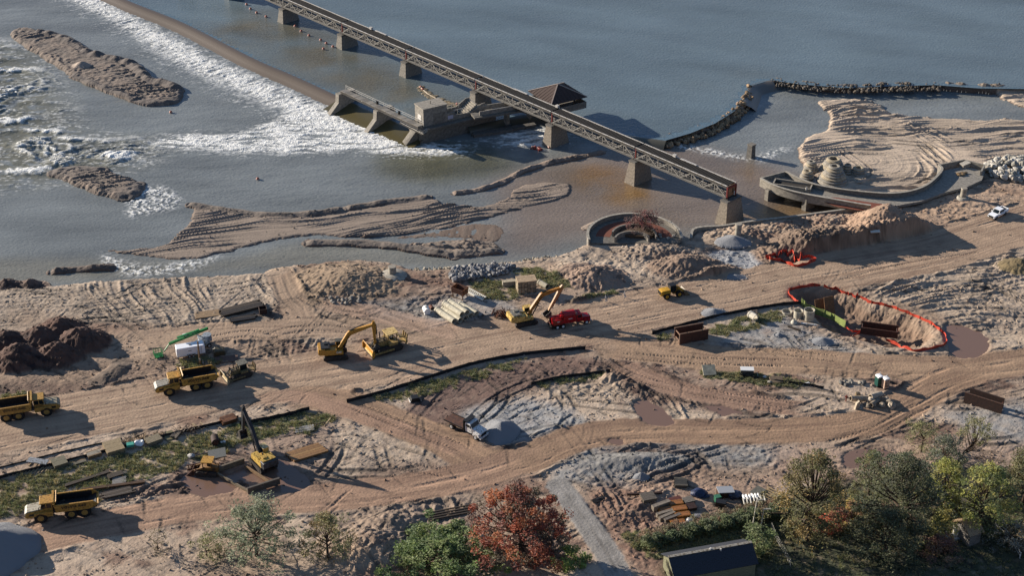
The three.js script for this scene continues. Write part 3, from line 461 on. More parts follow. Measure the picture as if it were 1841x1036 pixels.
for (let k = 0; k < G.n; k++) { if (!G.cls[k]) G.cls[k] = G.H[k] < -0.35 && land[k] < 0.9 ? 9 : roadM[k] > 0.5 ? 1 : land[k] < 0.5 && (bars[k] > 0.3 || mudbar[k] > 0.3) ? 4 : land[k] < 0.5 && flat0[k] > 0.3 ? 5 : 0; for (let q = 0; q < 3; q++) G.C[q][k] = clamp(G.C[q][k], 0.015, 0.6) / 0.74; }
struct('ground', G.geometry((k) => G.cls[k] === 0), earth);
struct('dirt_road', G.geometry((k) => G.cls[k] === 1), earth);
struct('concrete_lane', G.geometry((k) => G.cls[k] === 3), earth);
struct('sandbar', G.geometry((k) => G.cls[k] === 4), earth);
struct('sand_flat', G.geometry((k) => G.cls[k] === 5), earth);
const gh = (x, z) => G.at(x, z);
function on(px, py) { let h = LAND, p; for (let i = 0; i < 6; i++) { p = U(px, py, h); h = lerp(h, Math.max(0, gh(...p)), 0.7); } return [p[0], Math.max(0, gh(...p)), p[1]]; }   // the ground point seen at (px, py)
function level(px, py, h) { const p = U(px, py, h); return [p[0], h, p[1]]; }
const puddleMat = new THREE.MeshStandardMaterial({ color: new THREE.Color(0.17, 0.105, 0.075), roughness: 0.12, bumpMap: rep(T.ripple, 2), bumpScale: 0.02 });
for (const [poly, label, dep] of puddles) {
  const c = poly.reduce((a, p) => [a[0] + p[0] / poly.length, a[1] + p[1] / poly.length], [0, 0]);
  const P = smoothC(poly.map((p) => [c[0] + (p[0] - c[0]) * 1.15, c[1] + (p[1] - c[1]) * 1.15])).map((p) => U(p[0], p[1], LAND));
  const g = new THREE.ShapeGeometry(new THREE.Shape(P.map((p) => new THREE.Vector2(p[0], -p[1])))); g.rotateX(-Math.PI / 2); g.translate(0, LAND - dep * 0.6, 0);
  const uv = g.attributes.uv, pp = g.attributes.position; for (let i = 0; i < uv.count; i++) uv.setXY(i, pp.getX(i) / 24, pp.getZ(i) / 24);
  struct('puddle', g, puddleMat).userData.label = label;
}
{ // the land outside the picture, one broad sheet just below the worked ground
  const far = new THREE.MeshStandardMaterial({ color: new THREE.Color(0.2, 0.16, 0.1), roughness: 1 });
  const s = new THREE.Shape([[-3000, -255], [-121, -255], [-121, -193], [145, -193], [145, -330], [3000, -420], [3000, 900], [-3000, 900]].map((p) => new THREE.Vector2(p[0], -p[1])));
  const g = new THREE.ShapeGeometry(s); g.rotateX(-Math.PI / 2); g.translate(0, 1.6, 0); struct('outer_ground', g, far);
}

{ // the two gravel islands
  const I = new Patch(-200, -72, -476, -335, 0.34, 0.4); PT = I;
  const A = [[22, 58], [40, 50], [95, 62], [140, 85], [160, 97], [230, 115], [252, 132], [265, 145], [310, 155], [328, 166], [322, 182], [262, 188], [215, 172], [180, 158], [130, 138], [103, 118], [70, 98], [40, 80], [24, 68]], B = [[90, 312], [130, 303], [190, 307], [230, 318], [258, 328], [246, 348], [222, 359], [180, 350], [130, 330], [105, 318]];
  const m = I.mask([A, B], { h: 0.4, blur: 0.7 });
  I.each(null, (k, x, z) => { const n = fbm(x * 0.2, z * 0.2, 4), f = fbm(x * 0.9, z * 0.9, 3); I.H[k] = -1 + m[k] * (1.9 + 0.3 * n + 0.1 * f); for (let q = 0; q < 3; q++) I.C[q][k] = lerp([0.15, 0.125, 0.105][q], [0.235, 0.18, 0.14][q], clamp(0.5 + n + 0.3 * f)); });
  rows(A, [200, 165], [300, 150], 2.2, 0.8, { h: 0.4, len: 9, dark: 0.45, blur: 0.5 }); lumps(A, 0.5, 0.8, 0.4, 0.35); rows(B, [150, 330], [200, 318], 2.2, 0.7, { h: 0.4, len: 7, dark: 0.45, blur: 0.5 }); lumps(B, 0.4, 0.9, 0.4, 0.35);
  const R1 = { col: [0.11, 0.092, 0.08], amp: 0.6 };
  berm([[60, 58], [100, 66], [140, 84], [158, 96], [200, 106], [235, 116], [255, 134], [268, 146], [300, 153], [322, 164]], 2.2, 1.5, 0.3, R1); berm([[322, 166], [318, 180], [265, 186], [210, 168], [180, 157], [130, 136]], 1.4, 0.9, 0.2, R1); berm([[250, 330], [240, 348], [222, 356]], 2.2, 1.0, 0.2, R1); berm([[92, 312], [135, 305], [190, 308]], 2, 0.8, 0.2, R1); mound(148, 118, 3, 2.4, 1.6, { h: 1.0, col: [0.3, 0.24, 0.19] });
  for (let k = 0; k < I.n; k++) for (let q = 0; q < 3; q++) I.C[q][k] = (I.H[k] < 0.25 ? 0.6 : 1) * I.C[q][k] / 0.74;
  const split = (k) => Math.floor(k / I.nx) * I.dz + I.z0 > -385;
  struct('gravel_island', I.geometry((k) => I.H[k] > -0.4 && !split(k)), earth); struct('gravel_island', I.geometry((k) => I.H[k] > -0.4 && split(k)), earth);
  PT = G;
}

// ---------- river ----------
// two levels: the pool above the dam and the river below it
const CREST = [[60, -80], [217, -4], [330, 42], [460, 108], [530, 138], [608, 174]];
const poolEdge = [[-2000, -420], [-300, -200], [60, -80], [217, -4], [330, 42], [460, 108], [530, 138], [608, 174], [690, 212], [760, 240], [850, 226], [940, 206], [1000, 212], [1090, 238], [1195, 253], [1240, 240], [1285, 222], [1320, 200], [1340, 178], [1348, 155], [1385, 144], [1440, 152], [1520, 158], [1600, 155], [1680, 153], [1760, 159], [1841, 160], [2400, 160]];
const waterMat = (rough) => new THREE.MeshPhysicalMaterial({ vertexColors: true, roughness: rough * 2.4, roughnessMap: rep(T.lanes, 0.14), ior: 1.33, bumpMap: rep(T.ripple, 0.6), bumpScale: 0.17 });
const R = new Patch(-190, 150, -500, -235, 0.4, 0.45);
{
  const wm = (polys, o) => R.mask(polys, { h: 0, blur: 1.5, ...o });
  const foamA = wm([[[110, -80], [200, -2], [330, 68], [430, 118], [540, 165], [598, 190], [640, 215], [700, 245], [745, 258], [660, 262], [570, 240], [480, 198], [395, 158], [300, 112], [200, 45], [80, -30]]], { blur: 4.6 });
  const foamB = wm([[[600, 195], [650, 212], [690, 235], [740, 252], [735, 262], [640, 272], [540, 280], [400, 276], [260, 262], [330, 240], [430, 240], [520, 200], [560, 186]], [[868, 252], [930, 236], [1010, 226], [1030, 240], [1010, 262], [930, 266]], [[640, 262], [760, 258], [850, 262], [840, 276], [760, 282], [660, 276]]], { blur: 2 });
  const chop = wm([[[-60, 85], [60, 100], [110, 190], [140, 240], [300, 262], [240, 300], [60, 330], [-60, 330]]], { blur: 5 });
  const small = wm([[[235, 355], [290, 335], [330, 368], [270, 385], [235, 390]], [[180, 455], [260, 480], [400, 462], [330, 490], [220, 492]], [[760, 256], [830, 268], [800, 285]], [[1215, 258], [1350, 283], [1340, 290], [1220, 266]], [[1350, 284], [1420, 262], [1425, 268], [1370, 292]]], { blur: 0.9 });
  const brown = wm([[[880, 330], [1000, 290], [1100, 270], [1200, 255], [1350, 290], [1440, 310], [1440, 380], [1240, 420], [1050, 430], [900, 460], [900, 380]]], { blur: 4 });
  const ochre = wm([[[1300, 375], [1400, 380], [1390, 330], [1480, 350], [1500, 385], [1330, 400]], [[1050, 290], [1150, 320], [1180, 360], [1110, 370], [1040, 330]], [[1335, 285], [1360, 283], [1360, 330], [1335, 330]]], { blur: 2.5 });
  const olive = wm([[[600, 190], [690, 210], [760, 240], [740, 258], [680, 240]], [[690, 270], [900, 270], [930, 300], [780, 330], [680, 310]]], { blur: 3 });
  const calm = wm([[[0, 340], [230, 330], [330, 400], [300, 440], [120, 470], [-60, 470]], [[870, 470], [900, 330], [1100, 270], [1440, 290], [1460, 380], [1240, 420]]], { blur: 4 });
  const shallow = wm([[[150, 465], [400, 470], [560, 435], [900, 470], [1050, 435], [900, 475], [560, 480], [100, 510], [-60, 515], [-60, 480]]], { blur: 2 });
  const a = U(740, 250, 0), b = U(250, 255, 0), L = Math.hypot(b[0] - a[0], b[1] - a[1]), ex = (b[0] - a[0]) / L, ez = (b[1] - a[1]) / L;
  const c1 = U(300, 30, 0), c2 = U(600, 185, 0), L2 = Math.hypot(c2[0] - c1[0], c2[1] - c1[1]), wx = (c2[0] - c1[0]) / L2, wz = (c2[1] - c1[1]) / L2;
  R.foam = new Float32Array(R.n);
  R.each(null, (k, x, z) => {
    const u = x * ex + z * ez, v = -x * ez + z * ex, q = x * wx + z * wz, p = -x * wz + z * wx;
    const st = ridge(fbm(v * 0.5 + 0.9 * noise(x * 0.1, z * 0.1), u * 0.08, 4) * 1.15), lace = ridge(fbm(x * 0.55, z * 0.55, 3)), fine = fbm(x * 1.3, z * 1.3, 3);
    const stA = ridge(fbm(q * 0.5, p * 0.14, 3));
    const near = sstep(0.35, 0.95, foamA[k]);
    let f = Math.max(sstep(0.36, 1.0, foamA[k] * (0.42 + 0.5 * stA + 0.45 * fine + 0.2 * lace)), sstep(0.34, 0.98, foamB[k] * (0.34 + 0.72 * st + 0.42 * fine)));
    const cr = noise(u * 0.06 + 2, v * 0.16) + 0.5 * fbm(x * 0.3, z * 0.3, 3), crest = sstep(0.22, 0.7, cr);
    f = Math.max(f, chop[k] * sstep(0.5, 1.0, crest * 0.66 + 0.4 * lace * (0.4 + crest) + 0.3 * fine), small[k] * sstep(0.5, 0.8, lace * 0.7 + 0.35 * fine + 0.1));
    const st2 = ridge(fbm(v * 0.3 + 1.2 * noise(x * 0.08, z * 0.08), u * 0.12 + 5, 4) * 1.2), patchy = sstep(-0.25, 0.35, fbm(x * 0.05, z * 0.05, 3));
    f = Math.max(f, chop[k] * sstep(0.46, 0.94, st2 * 0.85 * (0.4 + 0.6 * patchy) + 0.3 * fine + 0.15 * crest));
    const wisp = sstep(0.86, 0.99, st + 0.12 * fine) * 0.5 * sstep(0.02, 0.3, foamA[k] + foamB[k] + chop[k]); f = clamp(Math.max(f, wisp));
    const C0 = [0.165, 0.178, 0.175], m1 = brown[k], m2 = ochre[k] * clamp(0.6 + fbm(x * 0.1, z * 0.1, 3)), m3 = olive[k], m4 = shallow[k];
    let c = C0.map((t, i) => lerp(lerp(lerp(lerp(t, [0.165, 0.128, 0.1][i], m1 * 0.9), [0.19, 0.112, 0.045][i], m2 * 0.9), [0.07, 0.065, 0.03][i], m3 * 0.8), [0.17, 0.155, 0.115][i], m4 * 0.6));
    const d = 1 + 0.4 * fbm(u * 0.03, v * 0.09, 4) + 0.12 * fine; if (chop[k] > 0.05) c = c.map((t, i) => lerp(t, [0.13, 0.115, 0.06][i], chop[k] * 0.6 * sstep(0.1, 0.6, st2)));
    for (let i = 0; i < 3; i++) R.C[i][k] = lerp(c[i] * d, [0.78, 0.78, 0.74][i] * (0.9 + 0.25 * fine), f);
    R.foam[k] = f;
    const quiet = 1 - 0.85 * calm[k];
    R.H[k] = (0.10 * fbm(v * 0.35, u * 0.13, 3) + 0.04 * fine) * quiet + chop[k] * (0.8 * cr * sstep(-0.4, 0.6, cr) + 0.8 * st2 * patchy - 0.2) + f * (0.22 * fbm(x * 0.7, z * 0.7, 3) + 0.18) * (chop[k] > 0.2 ? 0.5 : 1) + near * 0.15 * fbm(x * 0.35, z * 0.35, 2);
  });
  // drop the cells under the upper pool and under high ground
  const up = R.mask([poolEdge.concat([[2400, -500], [-2000, -500]])], { h: POOL, blur: 0, warp: false, smoothP: false });
  const keep = (k) => { const x = R.X(k % R.nx), z = R.Z(Math.floor(k / R.nx)); if (up[k] > 0.9 && up[Math.min(R.n - 1, k + R.nx * 6)] > 0.9 && up[Math.max(0, k - 7)] > 0.9) return false; if (x > G.x0 + 1 && x < 145 && z > G.z0 + 1 && z < -193 && land[G.W.length > 0 ? clamp(Math.round((z - G.z0) / G.dz), 0, G.nz - 1) * G.nx + clamp(Math.round((x - G.x0) / G.dx), 0, G.nx - 1) : 0] > 0.97 || x > G.x0 + 1 && x < 145 && z > G.z0 + 1 && z < -193 && gh(x, z) > 0.75 && gh(x + 0.5, z + 0.5) > 0.75) return false; return true; };
  const wet = waterMat(0.16), white = new THREE.MeshStandardMaterial({ vertexColors: true, roughness: 0.75, bumpMap: T.grainBump, bumpScale: 0.25 });
  struct('river', R.geometry((k) => keep(k) && R.foam[k] < 0.6), wet);
  struct('white_water', R.geometry((k) => keep(k) && R.foam[k] >= 0.6), white);
  const s = new THREE.Shape([[-3000, -235], [-3000, -900], [-189, -900], [-189, -235.5]].map((p) => new THREE.Vector2(p[0], -p[1]))); const g = new THREE.ShapeGeometry(s); g.rotateX(-Math.PI / 2); g.translate(0, -0.1, 0);
  struct('river', g, new THREE.MeshStandardMaterial({ color: new THREE.Color(0.125, 0.15, 0.155), roughness: 0.2 }));
}
{ // the pool above the dam
  const Q = new Patch(-190, 190, -540, -290, 1.6, 1.6); const inside = Q.mask([poolEdge.concat([[2600, -700], [-2400, -700]])], { h: POOL, blur: 0, warp: false, smoothP: false });
  const warm = Q.mask([[[350, 60], [520, 20], [700, 110], [860, 190], [900, 200], [760, 232], [600, 168], [470, 105]], [[1240, 165], [1350, 135], [1400, 142], [1340, 160]], [[1000, 230], [1090, 240], [1180, 252], [1060, 215]]], { h: POOL, blur: 6 });
  Q.each(null, (k, x, z) => { Q.H[k] = POOL; const n = 1 + 0.34 * fbm(x * 0.02 + z * 0.012, z * 0.06 - x * 0.02, 5), w = warm[k] * clamp(0.7 + fbm(x * 0.06, z * 0.06, 3)); for (let i = 0; i < 3; i++) Q.C[i][k] = lerp([0.112, 0.15, 0.17][i], [0.115, 0.105, 0.075][i], w) * n; });
  // the pool's outline is cut exactly: a sheet from the outline, coloured from the grid
  const pts = poolEdge.concat([[2600, -700], [-2400, -700]]).map((p) => U(p[0], p[1], POOL));
  struct('reservoir_water', Q.geometry((k) => inside[k] > 0.5 && inside[k + 1] > 0.5 && inside[Math.min(Q.n - 1, k + Q.nx)] > 0.5 && inside[Math.min(Q.n - 1, k + Q.nx + 1)] > 0.5), waterMat(0.2));
  const edge = new THREE.Shape(pts.map((p) => new THREE.Vector2(p[0], -p[1]))); const ge = new THREE.ShapeGeometry(edge); ge.rotateX(-Math.PI / 2); ge.translate(0, POOL - 0.012, 0);
  const col = new Float32Array(ge.attributes.position.count * 3).map((_, i) => [0.098, 0.148, 0.182][i % 3]); ge.setAttribute('color', new THREE.BufferAttribute(col, 3)); const pp = ge.attributes.position, uv = ge.attributes.uv; for (let i = 0; i < uv.count; i++) uv.setXY(i, pp.getX(i) / 24, pp.getZ(i) / 24);
  struct('reservoir_water', ge, waterMat(0.2));
  const outer = new THREE.ShapeGeometry(new THREE.Shape([[-3000, 540], [3000, 540], [3000, 3000], [-3000, 3000]].map((p) => new THREE.Vector2(...p)))); outer.rotateX(-Math.PI / 2); outer.translate(0, POOL - 0.12, 0);
  struct('reservoir_water', outer, new THREE.MeshStandardMaterial({ color: new THREE.Color(0.095, 0.15, 0.19), roughness: 0.25 }));
}

// the weir and the sills that hold the pool back
function ribbon(pts, h, prof, side = 1) {           // a section carried along a line given in photograph pixels on y = h
  const P = smooth(pts, 8).map((q) => U(q[0], q[1], h)), pos = [], ix = [], n = prof.length, uv = [];
  P.forEach((p, i) => { const a = P[Math.max(0, i - 1)], b = P[Math.min(P.length - 1, i + 1)], L = Math.hypot(b[0] - a[0], b[1] - a[1]), nx = -(b[1] - a[1]) / L * side, nz = (b[0] - a[0]) / L * side; prof.forEach(([d, y], j) => { pos.push(p[0] + nx * d, y, p[1] + nz * d); uv.push(i * 0.4, j * 0.2); if (i && j) { const q = i * n + j; ix.push(q - n - 1, q - 1, q - n, q - n, q - 1, q); } }); });
  const g = new THREE.BufferGeometry(); g.setAttribute('position', new THREE.BufferAttribute(new Float32Array(pos), 3)); g.setAttribute('uv', new THREE.BufferAttribute(new Float32Array(uv), 2)); g.setIndex(side > 0 ? ix : ix.reverse()); g.computeVertexNormals(); return g;
}
const spill = (c) => new THREE.MeshStandardMaterial({ color: new THREE.Color(...c), roughness: 0.3, bumpMap: rep(T.ripple, 0.5), bumpScale: 0.012 });
struct('weir', ribbon([[-300, -200], [60, -80], [217, -4], [330, 42], [460, 108], [530, 138], [612, 176]], POOL, [[-0.8, POOL - 0.2], [-0.3, POOL + 0.01], [0.5, POOL - 0.03], [1.4, POOL - 0.35], [2.2, POOL - 1.0], [3.1, 0.3], [4.4, -0.5]]), spill([0.1, 0.078, 0.058]));
struct('weir', ribbon([[612, 176], [690, 212], [770, 244]], POOL, [[-0.8, POOL - 0.2], [-0.3, POOL + 0.01], [0.5, POOL - 0.08], [1.6, POOL - 0.5], [3.4, 0.8], [5.5, 0.25], [8, -0.5]]), spill([0.075, 0.062, 0.026]));
struct('weir', ribbon([[1336, 188], [1342, 170], [1349, 156], [1368, 148], [1388, 145]], POOL, [[-0.8, POOL - 0.2], [-0.3, POOL + 0.01], [0.6, POOL - 0.1], [2.4, POOL - 0.8], [4.2, -0.4]]), spill([0.12, 0.105, 0.085]));
struct('weir', ribbon([[840, 229], [940, 206], [1000, 212], [1090, 238], [1197, 254]], POOL, [[-0.8, POOL - 0.2], [-0.3, POOL + 0.01], [0.6, POOL - 0.1], [1.6, POOL - 0.8], [2.4, -0.5]]), spill([0.08, 0.075, 0.055]));

// ---------- bridge, dam, overlooks ----------
const DAMYAW = 43 * Math.PI / 180;
{ // old steel truss bridge on tapered concrete piers
  const HP = 6.2, a = U(510, 15, HP), b = U(1306.5, 359, HP), n = 6, step = [(b[0] - a[0]) / n, (b[1] - a[1]) / n], L = Math.hypot(...step), yaw = Math.atan2(step[0], step[1]);
  const B = thing('truss_bridge', 'long grey steel truss bridge on concrete piers crossing the river above the dam', 'bridge', [a[0], 0, a[1]], yaw);   // local z runs towards the near bank, local x to the upstream side
  const steel = M('#8d8c89', { map: T.concrete, s: 0.4, rough: 0.7 }), darkSteel = M('#4c4a48', { map: T.concrete, s: 0.4, rough: 0.75 }), paleSteel = M('#c4c3c0', { map: T.wear, s: 0.4, rough: 0.6 }), redSteel = M('#6e2624', { map: T.wear, s: 0.5 }), tie = M('#2b2826', { map: T.wood, s: 0.6, rough: 0.9 }), plank = M('#6b6967', { map: T.concrete, s: 0.5, rough: 0.85 });
  const W = 3.0, y0 = HP + 0.45, y1 = HP + 2.95;
  for (let i = -2; i < n; i++) {
    const z0 = i * L, sp = new THREE.Group(); sp.name = 'truss_span'; sp.position.z = z0; B.add(sp);
    const nodes = 8, g = (L - 0.7) / nodes, zz = (k) => 0.35 + k * g;
    for (const x of [0, W]) {
      part(sp, 'top_chord', [box(0.34, 0.36, L - 0.5, x, y1, L / 2)], darkSteel); part(sp, 'bottom_chord', [box(0.32, 0.34, L - 0.5, x, y0, L / 2)], steel);
      part(sp, 'edge_beam', [box(0.2, 0.16, L - 0.35, x + (x ? 0.1 : -0.1), y1 + 0.5, L / 2)], paleSteel);
      for (let k = 0; k < nodes; k++) part(sp, 'diagonal', [bar([x, k % 2 ? y1 : y0, zz(k)], [x, k % 2 ? y0 : y1, zz(k + 1)], 0.2, 0.26)], steel);
      for (let k = 1; k < nodes; k++) part(sp, 'vertical', [box(0.14, y1 - y0, 0.16, x, (y0 + y1) / 2, zz(k)), ...(k % 2 ? [box(0.1, 0.6, 0.9, x, y1 - 0.2, zz(k))] : [box(0.1, 0.5, 0.8, x, y0 + 0.15, zz(k))])], steel);
      part(sp, 'end_post', [box(0.3, y1 - y0 + 0.3, 0.3, x, (y0 + y1) / 2, 0.2)], i > 0 ? redSteel : steel);
    }
    const ties = []; for (let z = 0.5; z < L - 0.3; z += 0.62) ties.push(box(W + 0.1, 0.22, 0.42, W / 2, y1 + 0.34 + 0.03 * Math.sin(z * 31), z)); part(sp, 'timber_deck', ties, tie);
    part(sp, 'lower_deck', [box(W - 0.5, 0.14, L - 0.2, W / 2, y0 + 0.1, L / 2), box(0.26, 0.22, L - 0.2, -0.3, y0 + 0.02, L / 2)], plank);
    const rail = []; for (let z = 0.6; z < L; z += 1.6) rail.push(box(0.06, 1.1, 0.06, 0.42, y0 + 0.7, z)); rail.push(box(0.06, 0.06, L - 0.5, 0.42, y0 + 1.25, L / 2), box(0.06, 0.06, L - 0.5, 0.42, y0 + 0.75, L / 2)); part(sp, 'handrail', rail, paleSteel);
    const brace = []; for (let k = 0; k < nodes; k++) brace.push(bar([0, y1 - 0.1, zz(k)], [W, y1 - 0.1, zz(k + 1)], 0.12), box(W, 0.16, 0.16, W / 2, y1 - 0.08, zz(k))); part(sp, 'cross_bracing', brace, steel);
    if (i === 3 || i === 1 || i === 5) part(sp, 'lamp_box', [box(0.7, 0.6, 0.9, W - 0.1, y1 + 0.9, L * (i === 3 ? 0.97 : 0.35)), box(0.5, 0.1, 5, W - 0.05, y1 + 0.72, L * 0.5)], paleSteel);
  }
  const e = new THREE.Group(); e.name = 'end_portal'; e.position.z = n * L; B.add(e);
  part(e, 'portal_post', [box(0.36, y1 - y0 + 0.4, 0.36, 0, (y0 + y1) / 2, -0.05)], redSteel); part(e, 'portal_post', [box(0.36, y1 - y0 + 0.4, 0.36, W, (y0 + y1) / 2, -0.05)], redSteel); part(e, 'portal_beam', [box(W - 0.4, 0.5, 0.3, W / 2, y1 - 0.05, -0.05)], redSteel);
  part(e, 'plywood_screen', [box(W - 0.5, 2.9, 0.08, W / 2, y0 + 1.5, -0.1)], M('#a9876a', { map: T.wood, s: 0.4 })); part(e, 'dark_hatch', [box(0.34, 1.1, 0.06, W * 0.66, y0 + 1.35, -0.02)], MAT.black); part(e, 'pipe_stub', [cyl(0.12, 0.12, 1.0, W * 0.78, y0 + 0.55, 0.15)], MAT.white);
  for (let i = -2; i <= n; i++) {
    const base = i >= 4 ? -1.2 : 0.6, h = HP - base, s = h / 5.5, pr = new THREE.Group(); pr.name = 'pier'; pr.position.set(W / 2, base, i * L); B.add(pr);
    const taper = (w0, d0, w1, d1, y, hh) => { const g = new THREE.BoxGeometry(1, hh, 1), p = g.attributes.position; for (let k = 0; k < p.count; k++) { const up = p.getY(k) > 0; p.setXYZ(k, p.getX(k) * (up ? w1 : w0), p.getY(k) + y + hh / 2, p.getZ(k) * (up ? d1 : d0)); } return g; };
    part(pr, 'pier_shaft', [taper(5.2 + 1.3 * s, 2.1 + 1.2 * s, 5.0, 2.0, 0, h - 0.45)], M(i > 3 ? '#8e857a' : '#8a8680', { map: T.concrete, s: 0.3, rough: 0.85 })); part(pr, 'pier_cap', [box(5.3, 0.42, 2.3, 0, h - 0.23, 0)], MAT.concDark);
    part(pr, 'bearing', [box(0.6, 0.35, 0.8, -W / 2, h + 0.14, 0), box(0.6, 0.35, 0.8, W / 2, h + 0.14, 0)], MAT.steel);
  }
}
function wallAlong(pts, h, y0, y1, w, closed) {      // a wall whose top edge the photograph shows along pts at height h
  const P = smooth(pts, 5).map((p) => U(p[0], p[1], h)), out = [], inn = [];
  P.forEach((p, i) => { const a = P[Math.max(0, i - 1)], b = P[Math.min(P.length - 1, i + 1)], L = Math.hypot(b[0] - a[0], b[1] - a[1]), nx = -(b[1] - a[1]) / L, nz = (b[0] - a[0]) / L; out.push([p[0] + nx * w / 2, p[1] + nz * w / 2]); inn.unshift([p[0] - nx * w / 2, p[1] - nz * w / 2]); });
  return flat([...out, ...inn].reverse(), y1 - y0, y0);
}
const beam = (p, q, h, w, hh) => { const a = U(...p, h), b = U(...q, h); return bar([a[0], h - hh / 2, a[1]], [b[0], h - hh / 2, b[1]], w, hh); };
const railing = (p, q, h, n, tall = 1.05, r = 0.05) => { const a = U(...p, h), b = U(...q, h), out = []; for (let i = 0; i <= n; i++) { const x = lerp(a[0], b[0], i / n), z = lerp(a[1], b[1], i / n); out.push(rod([x, h - tall, z], [x, h, z], r, 5)); } for (const y of [0, 0.45, 0.85]) out.push(rod([a[0], h - y, a[1]], [b[0], h - y, b[1]], r, 5)); return out; };
{ // gates and gate house
  const gatePier = (px, py, label) => { const [x, , z] = level(px, py, 5.4), t = thing('gate_pier', label, 'dam pier', [x, 0, z], DAMYAW); part(t, 'pier_wall', [prism([[-1.0, -1], [-6.5, -1], [-5.9, -0.3], [-2.2, 2.9], [-2.0, 5.3], [3.6, 5.3], [4.4, 4.0], [4.4, -1]], 1.5)], conc('#9c978f')); part(t, 'footing', [box(9, 1.0, 2.2, 0.4, -0.4, 0)], MAT.concDark); return t; };
  gatePier(617, 165, 'concrete gate pier at the weir end of the walkway'); gatePier(685, 195, 'concrete gate pier midway under the plank walkway');
  const cat = thing('gate_walkway', 'plank covered steel walkway running over the dam gates', 'walkway', level(617, 165, 5.5), DAMYAW);
  const za = 0, end = U(757, 230, 5.5), zb = Math.hypot(end[0] - cat.position.x, end[1] - cat.position.z);
  part(cat, 'girder', [box(0.3, 0.6, zb, -0.7, 0.05, zb / 2), box(0.3, 0.6, zb, 0.7, 0.05, zb / 2)], MAT.steel);
  const np = 15; for (let i = 0; i < np; i++) part(cat, 'deck_cover', [box(1.9, 0.16, zb / np - 0.12, 0, 0.46 + (i % 3) * 0.02, (i + 0.5) * zb / np, 0, 0, -0.08)], M(['#94908a', '#807c76', '#9c978f'][i % 3], { map: T.concrete, s: 0.6 }));
  const r1 = []; for (let i = 0; i <= 14; i++) r1.push(cyl(0.04, 0.04, 1.1, 1.0, 1.0, i * zb / 14, 0, 0, 0, 5)); for (const y of [1.05, 1.55]) r1.push(box(0.07, 0.07, zb, 1.0, y, zb / 2)); part(cat, 'railing', r1, M('#bdb9b0', { map: null, rough: 0.5 }));
  for (const z of [zb * 0.42, zb * 0.7]) part(cat, 'gate_motor', [cyl(0.35, 0.35, 0.8, 0.9, 0.85, z)], MAT.black);
  const house = thing('gate_house', 'square concrete gate house with a white sign on its side', 'control building', level(762, 229, 4.4), 0.54);
  part(house, 'wall', [box(7, 4.8, 4.7, 3.5, 2.4, -2.35)], conc('#94908a')); part(house, 'roof', [box(7.3, 0.3, 5.0, 3.5, 4.93, -2.35)], conc('#9c978f')); part(house, 'sign', [box(0.06, 1.5, 1.9, -0.04, 2.1, -2.2)], MAT.white); part(house, 'vent_pipe', [cyl(0.08, 0.08, 0.9, 3.4, 5.5, -2.2)], MAT.steel); part(house, 'door', [box(3.6, 3.0, 0.08, 4.7, 1.6, 0.03)], conc('#807c76'));
  const ab = thing('dam_abutment', 'long concrete dam wall with stair parapets beside the gate house', 'dam wall', level(762, 229, 4.4), 0.54);
  part(ab, 'wall', [box(23, 6.2, 6.4, 10.0, -3.15, -2.6), prism([[-1.5, -0.2], [-7, -6.2], [-1.5, -6.2]], 2.4, -1.6)], conc('#74706a')); part(ab, 'deck_slab', [box(24, 0.5, 1.5, 10.5, -0.35, 0.9)], conc('#74706a'));
  part(ab, 'parapet', [prism([[7, 0], [7, 2.6], [8.2, 1.5], [12.2, 1.4], [15.2, 3.2], [16.4, 3.2], [16.4, 0]], 0.3, -4.6)], conc('#94908a')); part(ab, 'parapet', [prism([[7, 0], [7, 2.3], [9, 2.3], [9.6, 1.4], [14, 1.0], [17.6, 2.8], [18.6, 2.8], [18.6, 0]], 0.3, -0.15)], conc('#8a8680'));
  part(ab, 'notice', [box(1.6, 1.0, 0.05, 8, 1.1, 0.06)], M('#a9a6b5', { map: null })); const st = []; for (let i = 0; i < 8; i++) st.push(box(0.5, 0.35 * (i + 1), 4.0, 12.6 + i * 0.5, 0.175 * (i + 1), -2.4)); part(ab, 'stairs', st, MAT.conc);
  const rr = []; for (const z of [-3.9, -0.5]) for (let i = 0; i < 4; i++) rr.push(cyl(0.05, 0.05, 1.2, 9.4 + i * 1.1, 2.0, z, 0, 0, 0, 5)); rr.push(box(3.6, 0.08, 0.08, 11, 2.55, -3.9), box(3.6, 0.08, 0.08, 11, 2.55, -0.5)); part(ab, 'railing', rr, M('#bdb9b0', { map: null }));
  const lowcat = thing('service_catwalk', 'small railed service catwalk in front of the gate house', 'catwalk', [0, 0, 0]); part(lowcat, 'deck', [beam([722, 220], [763, 241], 3.6, 1.4, 0.2)], MAT.steel); part(lowcat, 'railing', [...railing([720, 215], [761, 236], 4.7, 7), ...railing([720, 215], [727, 211], 4.7, 1), ...railing([761, 236], [768, 231], 4.7, 1)], M('#bdb9b0', { map: null }));
  const sill = thing('dam_sill', 'low concrete sill block under the elevated walkway', 'sill', [0, 0, 0]); part(sill, 'sill_block', [beam([850, 240], [921, 230], 0.9, 2.2, 2.2), beam([921, 229], [962, 222], 0.8, 1.6, 2)], conc('#666360'));
  const wk = thing('elevated_walkway', 'elevated concrete walkway from the dam wall to the pavilion under the bridge', 'walkway', [0, 0, 0]);
